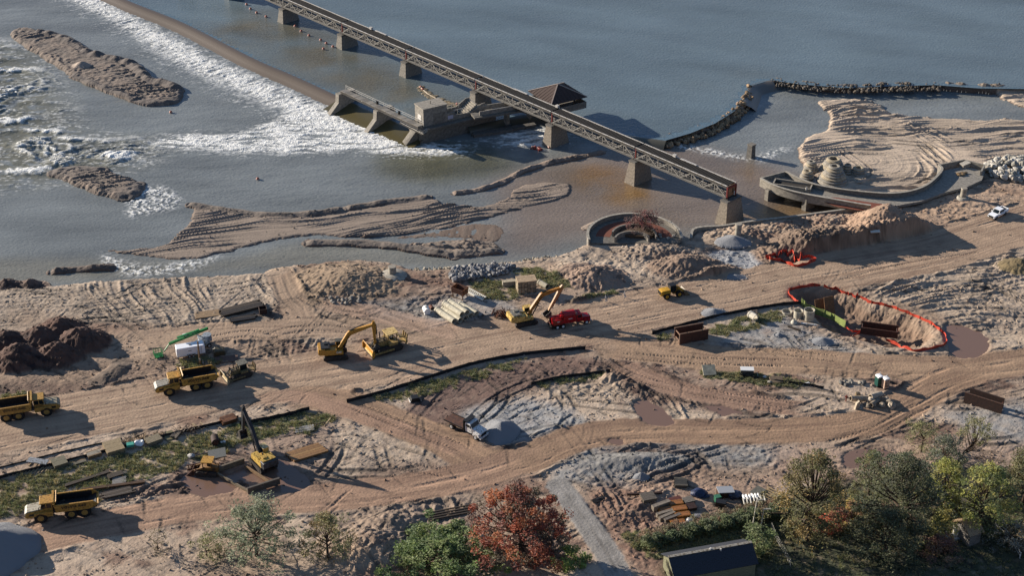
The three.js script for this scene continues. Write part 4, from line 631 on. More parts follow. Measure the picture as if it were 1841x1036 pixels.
  part(wk, 'deck', [beam([850, 208], [955, 192], 5.5, 3.4, 0.5)], conc('#74706a')); part(wk, 'parapet', [beam([858, 191], [925, 181], 6.7, 0.25, 1.3)], conc('#9c978f')); part(wk, 'parapet', [beam([862, 201], [936, 188], 6.7, 0.25, 1.3)], conc('#94908a')); part(wk, 'deck', [beam([940, 196], [965, 204], 5.4, 2.6, 0.5), beam([955, 200], [992, 188], 5.4, 3.2, 0.5)], conc('#8a8680')); part(wk, 'railing', railing([936, 190], [958, 200], 6.5, 5), MAT.conc);
  const column = (px, py, top, label) => { const p = level(px, py, 0); const t = thing('walkway_column', label, 'column', [p[0], 0, p[2]], DAMYAW); part(t, 'shaft', [box(1.0, top + 0.8, 1.3, 0, top / 2 - 0.4, 0)], conc('#94908a')); part(t, 'footing', [box(1.8, 1.2, 2.2, 0, 0, 0)], MAT.concDark); }; column(911, 227, 5, 'square concrete column under the walkway nearest the dam wall'); column(952, 219, 5, 'square concrete column under the walkway nearest the pavilion');
}
{ // pavilion
  const t = thing('pavilion', 'pavilion with a brown hipped roof on a concrete platform behind the bridge', 'pavilion', level(1002, 187, 5.6), 0.54);
  part(t, 'platform', [box(11.2, 0.5, 11.2, 0, -0.1, 0), box(3, 6, 3, 0, -3.3, 0)], conc('#94908a'));
  for (const s of [-1, 1]) { part(t, 'parapet', [box(0.25, 1.4, 11.2, s * 5.48, 0.75, 0)], conc('#807c76')); part(t, 'parapet', [box(10.7, 1.4, 0.25, 0, 0.75, s * 5.48)], conc('#807c76')); }
  for (const [x, z] of [[-3.3, -3.3], [3.3, -3.3], [-3.3, 3.3], [3.3, 3.3]]) part(t, 'post', [box(0.5, 2.8, 0.5, x, 1.55, z)], M('#4b403a', {}));
  const roofMat = M('#4a3b36', { map: T.rust, s: 0.5, rough: 0.85 }), roof = part(t, 'roof', [(() => { const g = new THREE.ConeGeometry(8.2, 2.9, 4, 1); g.rotateY(Math.PI / 4); g.translate(0, 4.3, 0); return g; })(), box(11.4, 0.14, 11.4, 0, 2.82, 0)], roofMat, 0.1);
  const seams = []; for (let s = 0; s < 4; s++) seams.push(bar([0, 5.78, 0], [5.72 * (s < 2 ? 1 : -1), 2.95, 5.72 * (s % 2 ? 1 : -1)], 0.3, 0.12)); part(roof, 'ridge_cap', seams, M('#9a8a7c', { map: null }));
  for (let s = 0; s < 4; s++) for (let i = -4; i <= 4; i++) { const c = Math.abs(i) / 5, x = i * 1.15, top = [x, 5.75 - 2.85 * c - 0.02, 5.75 * c], bt = [x, 2.93, 5.73]; const g = bar(top, bt, 0.06, 0.08); g.rotateY(s * Math.PI / 2); part(roof, 'roof_seam', [g], roofMat); }
}
{ // round overlook with a planter
  const H = 2.7, c = U(1140, 431, H), t = thing('round_overlook', 'round concrete overlook terrace with a curved wall and planter at the water', 'terrace', [c[0], 0, c[1]]);
  const arc = (r, a0, a1, n = 40) => Array.from({ length: n + 1 }, (_, i) => { const a = lerp(a0, a1, i / n); return [Math.cos(a) * r, -Math.sin(a) * r]; }), band = (r0, r1, a0, a1) => [...arc(r0, a0, a1), ...arc(r1, a1, a0)];
  part(t, 'wall', [flat(band(10.9, 10.5, -0.15, 3.36).reverse(), 3.6, 0.3)], conc('#8a8680'), 0.4); part(t, 'coping', [flat(band(11.0, 10.4, -0.15, 3.36).reverse(), 0.15, 3.9)], conc('#aaa59c'), 0.4);
  part(t, 'paving', [flat(arc(10.5, -0.2, Math.PI + 0.2).reverse(), 1.2, H - 1.0)], conc('#74706a')); part(t, 'brick_band', [flat(band(8.9, 5.6, 0.1, 3.0).reverse(), 0.03, H + 0.2)], M('#83503f', { map: T.rust, s: 1.2, rough: 0.9 }));
  const pl = part(t, 'planter_wall', [flat(band(5.3, 4.9, 0.2, 2.9).reverse(), 1.4, H), tr(flat(band(4.2, 3.8, 0.3, 2.9).reverse(), 1.5, H), -0.6, 0, 2.6), box(0.35, 1.4, 2.2, 4.9, H + 0.7, 0)], conc('#8a8680'), 0.4);
  part(pl, 'soil', [flat([...arc(4.9, 0.2, 2.2), [-2.6, -1.2], [-1, -0.4], [3.6, 0.2]].reverse(), 0.9, H)], M('#5b4a3a', { map: T.concrete, s: 0.5, rough: 1 })); const q = []; const r = rng(4); for (let i = 0; i < 5; i++) q.push(tr(rock(0.4, 80 + i), 5 + r() * 4.5, H + 0.4, -2 + r() * 3)); part(t, 'rubble', q, MAT.conc);
}
{ // curved overlook walkway on the sand
  const t = thing('curved_overlook', 'curved concrete overlook walkway with parapet walls above the sand flat', 'terrace', [0, 0, 0]), H = 3.3, T1 = 4.5;
  const far = [[1412, 308], [1436, 320], [1465, 331], [1500, 338], [1560, 345], [1605, 347], [1640, 342], [1665, 332], [1683, 317], [1693, 303], [1687, 296]], near = [[1367, 320], [1390, 332], [1420, 342], [1455, 350], [1500, 358], [1545, 366], [1565, 369]];
  part(t, 'parapet', [wallAlong(far, T1, 0.3, T1, 0.4)], conc('#8a8680'), 0.4); part(t, 'coping', [wallAlong(far, T1 + 0.1, T1, T1 + 0.12, 0.6)], conc('#aaa59c'), 0.4); part(t, 'parapet', [wallAlong(near, T1, H - 1.0, T1, 0.4)], conc('#9c978f'), 0.4); part(t, 'coping', [wallAlong(near, T1 + 0.1, T1, T1 + 0.12, 0.6)], conc('#b4afa6'), 0.4);
  part(t, 'parapet', [beam([1367, 320], [1412, 308], T1 + 0.06, 0.4, 2.2)], conc('#9c978f')); part(t, 'parapet', [beam([1687, 296], [1732, 287], T1, 0.4, 2.6), beam([1732, 287], [1769, 296], T1, 0.4, 2.6), beam([1769, 296], [1763, 308], T1, 0.4, 2.6)], conc('#9c978f'));
  const dk = [...smooth(near, 5), [1600, 364], [1655, 354], [1698, 338], [1738, 328], [1764, 316], [1770, 300], [1732, 291], [1690, 300], [1692, 310], [1680, 322], [1660, 336], ...smooth(far, 5).slice(0, -14).reverse()].map((p) => U(p[0], p[1] + 8, H)); part(t, 'deck', [flat(dk.reverse(), 0.6, H - 0.6)], conc('#94908a'));
  const br = [[1465, 352], [1500, 350], [1550, 357], [1600, 364], [1580, 374], [1540, 373], [1500, 366]].map((p) => U(p[0], p[1] + 5, H + 0.02)); part(t, 'brick_paving', [flat(br.reverse(), 0.02, H + 0.005)], M('#8a5242', { map: T.rust, s: 1.2, rough: 0.9 }));
  const pc = level(1424, 337, H); part(t, 'planter', [tr(box(9, 1.0, 0.3, 0, 0.5, -1.5), ...pc, 0, -0.35, 0), tr(box(9, 1.0, 0.3, 0, 0.5, 1.5), ...pc, 0, -0.35, 0), tr(box(0.3, 1.0, 3.3, -4.5, 0.5, 0), ...pc, 0, -0.35, 0), tr(box(0.3, 1.0, 3.3, 4.5, 0.5, 0), ...pc, 0, -0.35, 0)], conc('#a39d93'));
  part(t, 'planter_soil', [tr(box(8.7, 0.5, 2.7, 0, 0.25, 0), ...pc, 0, -0.35, 0)], M('#2c2824', { map: null, rough: 1 }));
  const pier = (x, y, len, ya) => { const p = level(x, y, 0); part(t, 'pier', [tr(box(len, 3.8, 1.3, 0, 1.1, 0), p[0], 0, p[2], 0, ya, 0)], conc('#807c76')); }; pier(1392, 356, 5.5, 0.55); pier(1452, 375, 3.4, 0.7);
  const bo = level(1449, 341, H + 1.2), b2 = thing('bollard', 'short white post on the curved overlook wall', 'post', bo); part(b2, 'post_shaft', [cyl(0.22, 0.2, 0.6, 0, 0.25, 0)], MAT.white); part(b2, 'post_cap', [cyl(0.26, 0.26, 0.1, 0, 0.6, 0)], MAT.grey);
  const bx = level(1733, 300, H), b3 = thing('concrete_box', 'tilted pale concrete box on the overlook end terrace', 'box', bx, 0.5); part(b3, 'box_body', [box(2.2, 0.9, 1.4, 0, 0.45, 0, 0, 0, 0.1)], MAT.conc); part(b3, 'lid', [box(2.4, 0.12, 1.6, 0, 0.98, 0, 0, 0, 0.12)], conc('#bcb7ae'));
  const lb = thing('sandbags', 'tan sandbags lying on the overlook end terrace', 'sandbags', level(1728, 313, H), 0.2); for (let i = 0; i < 5; i++) part(lb, 'sandbag', [tr(rock(0.5, 300 + i, 1.3, 0.5, 0.8), (i % 3) * 0.9 - 0.9, 0.25, Math.floor(i / 3) * 0.8)], M('#b59a72', { map: T.wood }));
}
{ // retaining wall and stubs
  const w = thing('retaining_wall', 'low concrete retaining wall along the muddy bank by the bridge end', 'wall', [0, 0, 0]); part(w, 'wall_stem', [wallAlong([[1242, 428], [1246, 413], [1300, 406], [1352, 398], [1420, 390], [1480, 382], [1540, 374]], 2.9, -0.5, 2.85, 0.45)], MAT.conc, 0.4); part(w, 'wall_cap', [wallAlong([[1242, 427], [1246, 412], [1300, 405], [1352, 397], [1420, 389], [1480, 381], [1540, 373]], 3.0, 2.86, 3.0, 0.6)], conc('#aaa59c'), 0.4);
  const col = (x, y, r, h, label, mound) => { const p = on(x, y), t = thing('concrete_column', label, 'concrete column', p); part(t, 'shaft', [cyl(r, r, h, 0, h / 2 - 0.3, 0, 0, 0, 0, 20)], conc('#a39d93')); part(t, 'column_rim', [cyl(r * 1.06, r * 1.06, 0.25, 0, h - 0.45, 0, 0, 0, 0, 20)], conc('#b4afa6')); if (mound) part(t, 'footing_stone', [cyl(mound * 1.5, mound, 0.7, 0, 0.05, 0, 0, 0, 0, 14)], conc('#aaa59c')); };
  col(1326, 424, 0.75, 3.4, 'round concrete column rising from a grey gravel mound'); col(706, 494, 0.85, 2.4, 'short round concrete column standing on a flat footing', 2.2); col(1730, 356, 0.7, 3.0, 'round concrete column on the sandy bank by the overlook', 1.2);
  const p = level(1349, 283, 0), s = thing('old_pier_stub', 'dark old pier stub standing alone in the river', 'pier stub', [p[0], 0, p[2]], DAMYAW); part(s, 'stub_shaft', [cyl(1.25, 1.0, 4.6, 0, 1.2, 0, 0, Math.PI / 4, 0, 4)], MAT.concDark, 0.2); part(s, 'stub_top', [box(1.7, 0.3, 1.7, 0, 3.6, 0)], conc('#807c76'));
}
// buoys and flotsam
const buoyMat = M('#a85a45', { map: T.wear, s: 1, rough: 0.5 });
function buoy(x, y, h, label, group) { const b = thing('buoy', label, 'buoy', level(x, y, h), 0, group); part(b, 'float', [tr(new THREE.SphereGeometry(0.42, 14, 10), 0, 0.2, 0)], buoyMat); part(b, 'collar', [cyl(0.44, 0.44, 0.1, 0, 0.16, 0, 0, 0, 0, 14)], M('#d9c7bb', { map: null })); }
for (const [x, y] of [[444, 9], [451, 17], [462, 24], [479, 31], [531, 48], [542, 57], [556, 65], [577, 73], [587, 79], [599, 85], [582, 89]]) buoy(x, y, POOL, 'orange ball buoy floating in the line above the weir', 'orange buoys in a line above the weir');
buoy(757, 158, POOL, 'orange buoy at the head of the drift line beside the bridge pier'); buoy(308, 203, 0, 'single orange buoy below the long gravel island'); buoy(464, 323, 0, 'single orange buoy in the rippled water below the white water');
{ const d = thing('floating_boom', 'boom of drift and orange floats strung above the gate house', 'floating boom', [0, 0, 0]), r = rng(3), fl = []; let prev; const P = smooth([[757, 158], [768, 168], [785, 178], [800, 185], [822, 188], [840, 188]], 6).map((p) => level(p[0], p[1], POOL + 0.12)); const line = []; P.forEach((p, i) => { if (prev) line.push(rod(prev, p, 0.16, 5)); prev = p; if (i % 11 === 2) part(d, 'float', [tr(new THREE.SphereGeometry(0.42, 10, 8), p[0], p[1] + 0.1, p[2])], buoyMat); for (let k = 0; k < 5; k++) fl.push(tr(rock(0.35, i * 9 + k, 1.8, 0.4, 1), p[0] + (r() - 0.5) * 2.4, POOL + 0.06, p[2] + (r() - 0.5) * 2.4)); }); part(d, 'cable', line, M('#b5a58c', {})); const f = part(d, 'drift', fl, M('#b0a68e', { map: T.wood })); f.userData.kind = 'stuff'; }
{ const d = thing('red_drift', 'pile of red plastic drums caught at the foot of a bridge pier', 'debris', level(970, 269, 0.1)), r = rng(8); for (let i = 0; i < 12; i++) part(d, 'drum', [cyl(0.3, 0.3, 0.9, (r() - 0.5) * 5.4, 0.1 + r() * 0.2, (r() - 0.5) * 2.2, Math.PI / 2, r() * 3, r(), 10)], M(i % 3 ? '#8a3a30' : '#8a5a4a', { s: 0.8 })); }

// ---------- machines and vehicles (each faces local +x) ----------
function between(rear, front, half = 0, mid = 0) {   // stands a machine on the ground by the near wheels' contact points; half = distance of its centre line behind them
  const a = on(...rear), b = on(...front), dx = b[0] - a[0], dz = b[2] - a[2], L = Math.hypot(dx, dz), ux = dx / L, uz = dz / L; let nx = uz, nz = -ux; if (nz > 0) { nx = -nx; nz = -nz; }
  const x = (a[0] + b[0]) / 2 + nx * half + ux * mid, z = (a[2] + b[2]) / 2 + nz * half + uz * mid; return { pos: [x, Math.max(gh(x, z), (a[1] + b[1]) / 2 - 0.1), z], yaw: Math.atan2(-uz, ux) };
}
function wheel(parent, r, w, x, z, rimMat, tyreMat = MAT.tyre) {
  const t = part(parent, 'wheel', [axleCyl(r, w, 0, 0, 0, 20), axleCyl(r * 0.93, w + 0.06, 0, 0, 0, 20)], tyreMat); t.position.set(x, r, z);
  const tread = []; for (let i = 0; i < 18; i++) { const a = i / 18 * 6.283; tread.push(tr(new THREE.BoxGeometry(r * 0.07, r * 0.14, w * 0.96), Math.cos(a) * r * 1.01, Math.sin(a) * r * 1.01, 0, 0, 0, a)); } part(t, 'tread', tread, tyreMat);
  part(t, 'rim', [axleCyl(r * 0.52, w + 0.1, 0, 0, 0, 16), axleCyl(r * 0.2, w + 0.24, 0, 0, 0, 10)], rimMat); return t;
}
const font = await (await import('three/addons/loaders/FontLoader.js')).FontLoader.prototype.loadAsync.call(new (await import('three/addons/loaders/FontLoader.js')).FontLoader(), 'fonts/droid/droid_sans_bold.typeface.json');
const { TextGeometry } = await import('three/addons/geometries/TextGeometry.js');
const lettering = (s, h, x, y, z, ry = 0) => { const g = new TextGeometry(s, { font, size: h, depth: 0.02, curveSegments: 3 }); g.computeBoundingBox(); g.translate(-g.boundingBox.max.x / 2, 0, 0); return tr(g, x, y, z, 0, ry, 0); };
const crawler = (L, h, w, z) => { const r = h / 2, n = 7, pts = []; for (let i = 0; i <= n; i++) { const a = -Math.PI / 2 + Math.PI * i / n; pts.push([L / 2 - r + Math.cos(a) * r, r + Math.sin(a) * r]); } for (let i = 0; i <= n; i++) { const a = Math.PI / 2 + Math.PI * i / n; pts.push([-L / 2 + r + Math.cos(a) * r, r + Math.sin(a) * r]); } const g = [prism(pts, w, z, 0.02)]; for (let x = -L / 2 + r; x < L / 2 - r; x += 0.3) { g.push(box(0.1, 0.09, w, x, h + 0.02, z), box(0.1, 0.06, w, x, 0.0, z)); } return g; };
function lathePipe(r, t, L) { const g = new THREE.LatheGeometry([[r - t, -L / 2], [r, -L / 2], [r, L / 2], [r - t, L / 2], [r - t, -L / 2]].map((p) => new THREE.Vector2(...p)), 22); return g; }

function dumpTruck(label, yellow, hood, load) {
  const t = thing('dump_truck', label, 'dump truck', [0, 0, 0], 0); t.scale.set(1.14, 1.06, 1.1);
  const W = 3.0, rim = M('#a58443', { s: 0.8 });
  part(t, 'chassis', [box(4.6, 0.5, 1.0, 3.0, 1.15, 0), box(6.0, 0.55, 1.0, -2.2, 1.2, 0), box(0.9, 0.8, 0.8, 0.6, 1.25, 0), box(0.4, 0.4, 2.6, 3.1, 0.95, 0), box(0.4, 0.4, 2.6, -1.4, 0.95, 0), box(0.4, 0.4, 2.6, -3.35, 0.95, 0), cyl(0.22, 0.22, 2.2, 0.5, 1.7, 0.9, 0, 0, 1.2)], MAT.steel);
  part(t, 'body', [prism([[2.5, 1.05], [5.1, 0.95], [5.35, 1.2], [5.3, 1.75], [4.9, 2.05], [2.5, 2.35]], 2.3), box(1.5, 0.9, 2.9, 2.0, 1.55, 0), prism([[2.2, 1.45], [2.35, 1.95], [3.9, 1.95], [4.05, 1.45]], 3.05)], yellow);
  part(t, 'hood', [prism([[2.75, 2.36], [4.9, 2.07], [5.25, 1.8], [5.3, 1.6], [5.4, 1.6], [5.36, 1.86], [4.98, 2.2], [2.75, 2.48]], 2.1)], hood); part(t, 'grille', [box(0.08, 0.5, 1.5, 5.38, 1.35, 0)], MAT.black);
  part(t, 'side_vent', [box(0.8, 0.4, 2.36, 4.3, 1.55, 0)], MAT.black); for (const s of [-1, 1]) part(t, 'headlight', [box(0.12, 0.25, 0.35, 5.34, 1.5, s * 0.93)], MAT.chrome);
  const cab = part(t, 'cab', [prism([[1.2, 1.6], [2.75, 1.6], [2.95, 2.4], [2.7, 3.35], [1.25, 3.35]], 1.9)], MAT.glass); part(cab, 'cab_pillar', [box(0.12, 1.8, 0.12, 1.27, 2.5, 0.94), box(0.12, 1.8, 0.12, 1.27, 2.5, -0.94), box(0.1, 1.8, 0.1, 2.1, 2.5, 0.95), box(0.1, 1.8, 0.1, 2.1, 2.5, -0.95), bar([2.97, 2.35, 0.93], [2.72, 3.35, 0.93], 0.1), bar([2.97, 2.35, -0.93], [2.72, 3.35, -0.93], 0.1), box(1.6, 0.8, 1.96, 2.0, 2.0, 0)], yellow);
  part(t, 'cab_roof', [prism([[1.0, 3.36], [3.05, 3.36], [2.95, 3.56], [1.1, 3.56]], 2.2)], yellow); for (const s of [-1, 1]) part(t, 'mirror', [box(0.1, 0.5, 0.25, 3.15, 2.75, s * 1.35), box(0.05, 0.05, 0.5, 3.0, 2.9, s * 1.1)], MAT.black); part(t, 'exhaust', [cyl(0.12, 0.12, 1.6, 1.0, 2.8, 0.85)], MAT.steel); part(t, 'railing', [box(1.5, 0.05, 0.05, 2.0, 2.45, 1.45), box(0.05, 0.6, 0.05, 1.3, 2.15, 1.45), box(0.05, 0.6, 0.05, 2.7, 2.15, 1.45)], MAT.black);
  const tub = (w, z) => prism([[0.75, 1.7], [0.95, 3.1], [-4.9, 3.05], [-5.6, 2.35], [-4.6, 1.75], [-3.8, 1.6]], w, z, 0.02);
  const bed = part(t, 'dump_body', [tub(0.12, W / 2 + 0.02), tub(0.12, -W / 2 - 0.02), prism([[0.75, 1.62], [0.62, 1.78], [-3.8, 1.72], [-5.55, 2.42], [-5.62, 2.28], [-3.8, 1.55]], W, 0, 0.01)], yellow);
  part(bed, 'headboard', [prism([[0.7, 1.7], [1.0, 3.6], [1.15, 3.95], [0.85, 3.95], [0.5, 1.75]], W + 0.1, 0, 0.02), box(0.9, 0.1, W, 0.75, 3.62, 0, 0, 0, -0.9)], yellow); part(bed, 'top_rail', [box(5.7, 0.16, 0.22, -2.0, 3.1, W / 2 + 0.06, 0, 0, 0.008), box(5.7, 0.16, 0.22, -2.0, 3.1, -W / 2 - 0.06, 0, 0, 0.008)], yellow);
  part(bed, 'bed_liner', [prism([[0.6, 1.85], [0.6, 1.95], [-3.8, 1.85], [-5.2, 2.4], [-5.25, 2.32], [-3.8, 1.75]], W - 0.1, 0, 0.01), box(5.2, 1.1, 0.05, -2.0, 2.45, W / 2 - 0.09), box(5.2, 1.1, 0.05, -2.0, 2.45, -W / 2 + 0.09), box(0.06, 1.5, W - 0.2, 0.52, 2.6, 0)], load);
  const ribs = []; for (const x of [-0.6, -2, -3.4]) for (const s of [-1, 1]) ribs.push(box(0.14, 1.2, 0.1, x, 2.3, s * (W / 2 + 0.12))); part(bed, 'rib', ribs, yellow); part(bed, 'lettering', [lettering('VOLVO A40', 0.5, -1.9, 2.35, W / 2 + 0.18), lettering('VOLVO A40', 0.5, -1.9, 2.35, -W / 2 - 0.18, Math.PI)], MAT.black);
  for (const s of [-1, 1]) { part(t, 'lift_ram', [rod([-0.5, 1.3, s * 0.75], [-2.6, 1.75, s * 0.75], 0.12)], MAT.chrome); for (const x of [3.1, -1.4, -3.35]) wheel(t, 0.93, 0.75, x, s * 1.12, rim); }
  return t;
}
const setOn = (t, p, dy = 0) => { t.position.set(p.pos[0], p.pos[1] + dy, p.pos[2]); t.rotation.y = p.yaw; };
setOn(dumpTruck('yellow dump truck with a grey hood heading left beside the dozer and white trailer', MAT.yellow, M('#8d8b83'), M('#2e2927', { map: T.rust })), between([361, 701], [298, 713], 1.3, -1));
setOn(dumpTruck('yellow dump truck at the left edge facing right towards the brown heaps', M('#ad8740', { s: 0.5 }), M('#a09881'), M('#332d2a', { map: T.rust })), between([25, 756], [86, 747], 1.3, -0.4));
setOn(dumpTruck('dusty yellow dump truck heading left next to the grey gravel heap', M('#b0873c', { s: 0.35 }), M('#a19c8c'), M('#23252a', { map: T.rust })), between([138, 931], [73, 940], 1.3, -0.8));

function excavator(label, o) {
  const t = thing('excavator', label, 'excavator', [0, 0, 0], 0), { paint, boomPaint, boom } = o, under = new THREE.Group(); under.name = 'undercarriage'; t.add(under); under.rotation.y = o.tracks ?? 0;
  for (const s of [-1, 1]) part(under, 'crawler_track', crawler(5.0, 1.05, 0.7, s * 1.35), MAT.track);
  part(under, 'track_frame', [box(3.6, 0.5, 3.5, 0, 0.6, 0), cyl(0.8, 0.8, 0.3, 0, 1.1, 0)], MAT.track);
  const top = new THREE.Group(); top.name = 'house'; top.position.y = 1.25; t.add(top);
  part(top, 'counterweight', [prism([[-3.2, 0.15], [-3.45, 0.5], [-3.35, 1.5], [-2.1, 1.55], [-2.1, 0.1]], 3.0, 0, 0.08)], o.cw ?? paint); part(top, 'side_panel', [box(3.7, 1.05, 1.25, -0.4, 0.65, -0.9), box(2.5, 1.15, 1.25, -1.0, 0.7, 0.9), box(1.3, 0.5, 1.2, 0.9, 0.4, 0.9), box(3.8, 0.3, 2.9, -0.3, 0.16, 0)], paint);
  part(top, 'engine_deck', [box(1.9, 0.18, 2.5, -1.9, 1.6, 0), box(0.9, 0.3, 0.8, -1.7, 1.75, -0.5), box(1.2, 0.1, 0.9, -0.4, 1.25, -0.9)], o.deck ?? MAT.black); part(top, 'exhaust', [cyl(0.1, 0.1, 0.7, -1.2, 1.9, 0.8)], MAT.steel);
  const cs = o.cabSide ?? 1, cab = part(top, 'cab', [prism([[0.25, 0.35], [1.95, 0.35], [2.1, 0.9], [1.75, 1.95], [0.25, 1.95]], 1.1, cs * 0.95)], MAT.glass); part(cab, 'cab_frame', [box(0.12, 1.7, 1.14, 0.3, 1.15, cs * 0.95), box(0.1, 1.7, 0.1, 1.05, 1.15, cs * 1.48), box(1.75, 0.5, 1.16, 1.1, 0.55, cs * 0.95), bar([2.1, 0.85, cs * 1.47], [1.78, 1.95, cs * 1.47], 0.1)], paint); part(top, 'cab_roof', [box(1.75, 0.12, 1.2, 1.05, 2.02, cs * 0.95)], o.roof ?? paint); part(top, 'handrail', [box(1.5, 0.04, 0.04, -0.5, 1.9, -1.45), box(0.04, 0.6, 0.04, -1.2, 1.6, -1.45), box(0.04, 0.6, 0.04, 0.2, 1.6, -1.45)], MAT.black);
  const z = 0.05, [f, k, tip, st, bk] = boom, mid = (a, b, q) => [lerp(a[0], b[0], q), lerp(a[1], b[1], q), z];
  const slab = (a, b, w0, w1, th) => { const dx = b[0] - a[0], dy = b[1] - a[1], L = Math.hypot(dx, dy), nx = -dy / L, ny = dx / L; return prism([[a[0] - nx * w0, a[1] - ny * w0], [b[0] - nx * w1, b[1] - ny * w1], [b[0] + nx * w1, b[1] + ny * w1], [a[0] + nx * w0, a[1] + ny * w0]], th, z, 0.03); };
  part(top, 'boom', [slab(f, k, 0.28, 0.48, 0.6), slab(k, tip, 0.48, 0.24, 0.6), axleCyl(0.42, 0.56, k[0], k[1], z)], boomPaint);
  const ram = (a, b) => [rod(mid(a, b, 0), mid(a, b, 0.6), 0.13), rod(mid(a, b, 0.55), mid(a, b, 1), 0.07)];
  part(top, 'boom_cylinder', [...ram([f[0] + 0.8, f[1] - 0.3], [k[0] * 0.95, k[1] - 0.35]).map((g) => g.clone().translate(0, 0, 0.45)), ...ram([f[0] + 0.8, f[1] - 0.3], [k[0] * 0.95, k[1] - 0.35]).map((g) => g.translate(0, 0, -0.45))], MAT.black);
  const sd = [st[0] - tip[0], st[1] - tip[1]], SL = Math.hypot(...sd), back = [tip[0] - sd[0] / SL * 0.75, tip[1] - sd[1] / SL * 0.75]; part(top, 'stick', [slab(back, tip, 0.2, 0.42, 0.5), slab(tip, st, 0.42, 0.2, 0.5), axleCyl(0.22, 0.7, tip[0], tip[1], z)], o.stickPaint ?? boomPaint); part(top, 'stick_cylinder', ram([k[0], k[1] + 0.55], [back[0], back[1] + 0.25]), MAT.black); part(top, 'bucket_cylinder', ram([tip[0] + (st[1] - tip[1]) / SL * -0.45, tip[1] + sd[0] / SL * 0.45], [lerp(tip[0], st[0], 0.85) - sd[1] / SL * 0.5, lerp(tip[1], st[1], 0.85) + sd[0] / SL * 0.5]), MAT.black);
  const B = new THREE.Group(); B.name = 'bucket'; B.position.set(st[0], st[1], z); B.rotation.z = bk; top.add(B); const shell = [[0, 0.15], [0.5, 0.1], [1.05, -0.3], [1.2, -0.85], [0.85, -1.35], [0.1, -1.5]];
  for (let i = 0; i + 1 < shell.length; i++) B.add(new THREE.Mesh(fin([bar([...shell[i], 0], [...shell[i + 1], 0], 1.4, 0.1)]), MAT.steel)); B.children.forEach((c) => (c.name = 'bucket_plate')); for (const s of [-1, 1]) part(B, 'bucket_side', [prism([...shell, [0.05, -0.7]], 0.08, s * 0.7, 0.01)], MAT.steel); const teeth = []; for (let i = -2; i <= 2; i++) teeth.push(box(0.35, 0.12, 0.14, -0.05, -1.52, i * 0.3)); part(B, 'bucket_teeth', teeth, MAT.chrome);
  if (o.logo) part(top, 'logo', [lettering('CAT', 0.42, 0.7, 0.45, 1.56), box(1.0, 0.7, 0.02, -3.42, 1.0, 0, 0, Math.PI / 2)], M('#e8e4d8', { map: null }));
  for (const c of [...top.children]) { c.position.y += 1.25; t.add(c); } t.remove(top);
  return t;
}
const exYellow = M('#b98a34', { s: 0.5, rough: 0.55 });
const ex1 = excavator('yellow excavator with a dark engine deck reaching towards the dozer on the haul road', { paint: exYellow, boomPaint: exYellow, deck: M('#25282b'), logo: true, cabSide: -1, roof: M('#55544c'), boom: [[0.9, 0.9], [3.1, 4.1], [8.0, 5.6], [8.1, 1.0], -0.2] });
setOn(ex1, between([578, 652], [642, 646], 1.7, -0.6));
const ex2 = excavator('pale yellow excavator with its bucket curled at the red service truck', { paint: MAT.paleYellow, boomPaint: M('#a8752f', { s: 0.4 }), stickPaint: M('#b08a5a', { s: 0.4 }), deck: M('#77756c'), roof: MAT.paleYellow, cabSide: -1, boom: [[0.9, 0.9], [4.0, 4.8], [8.4, 5.5], [5.6, 0.6], -1.0] });
setOn(ex2, between([926, 592], [975, 582], 1.7, -0.4));
const ex3 = excavator('excavator with a dark boom raised over the muddy plank frame', { paint: M('#c9a955', { s: 0.3 }), cw: M('#3b3d42'), boomPaint: M('#23272f', { s: 0.4 }), deck: M('#b89a4c'), roof: M('#c9b88a'), cabSide: 1, boom: [[0.9, 0.9], [3.3, 4.6], [6.2, 7.6], [7.3, 2.2], -0.3] });
{ const p = on(474, 838); ex3.position.set(p[0], Math.max(p[1], LAND - 0.1), p[2]); ex3.rotation.y = Math.PI * 0.70; }

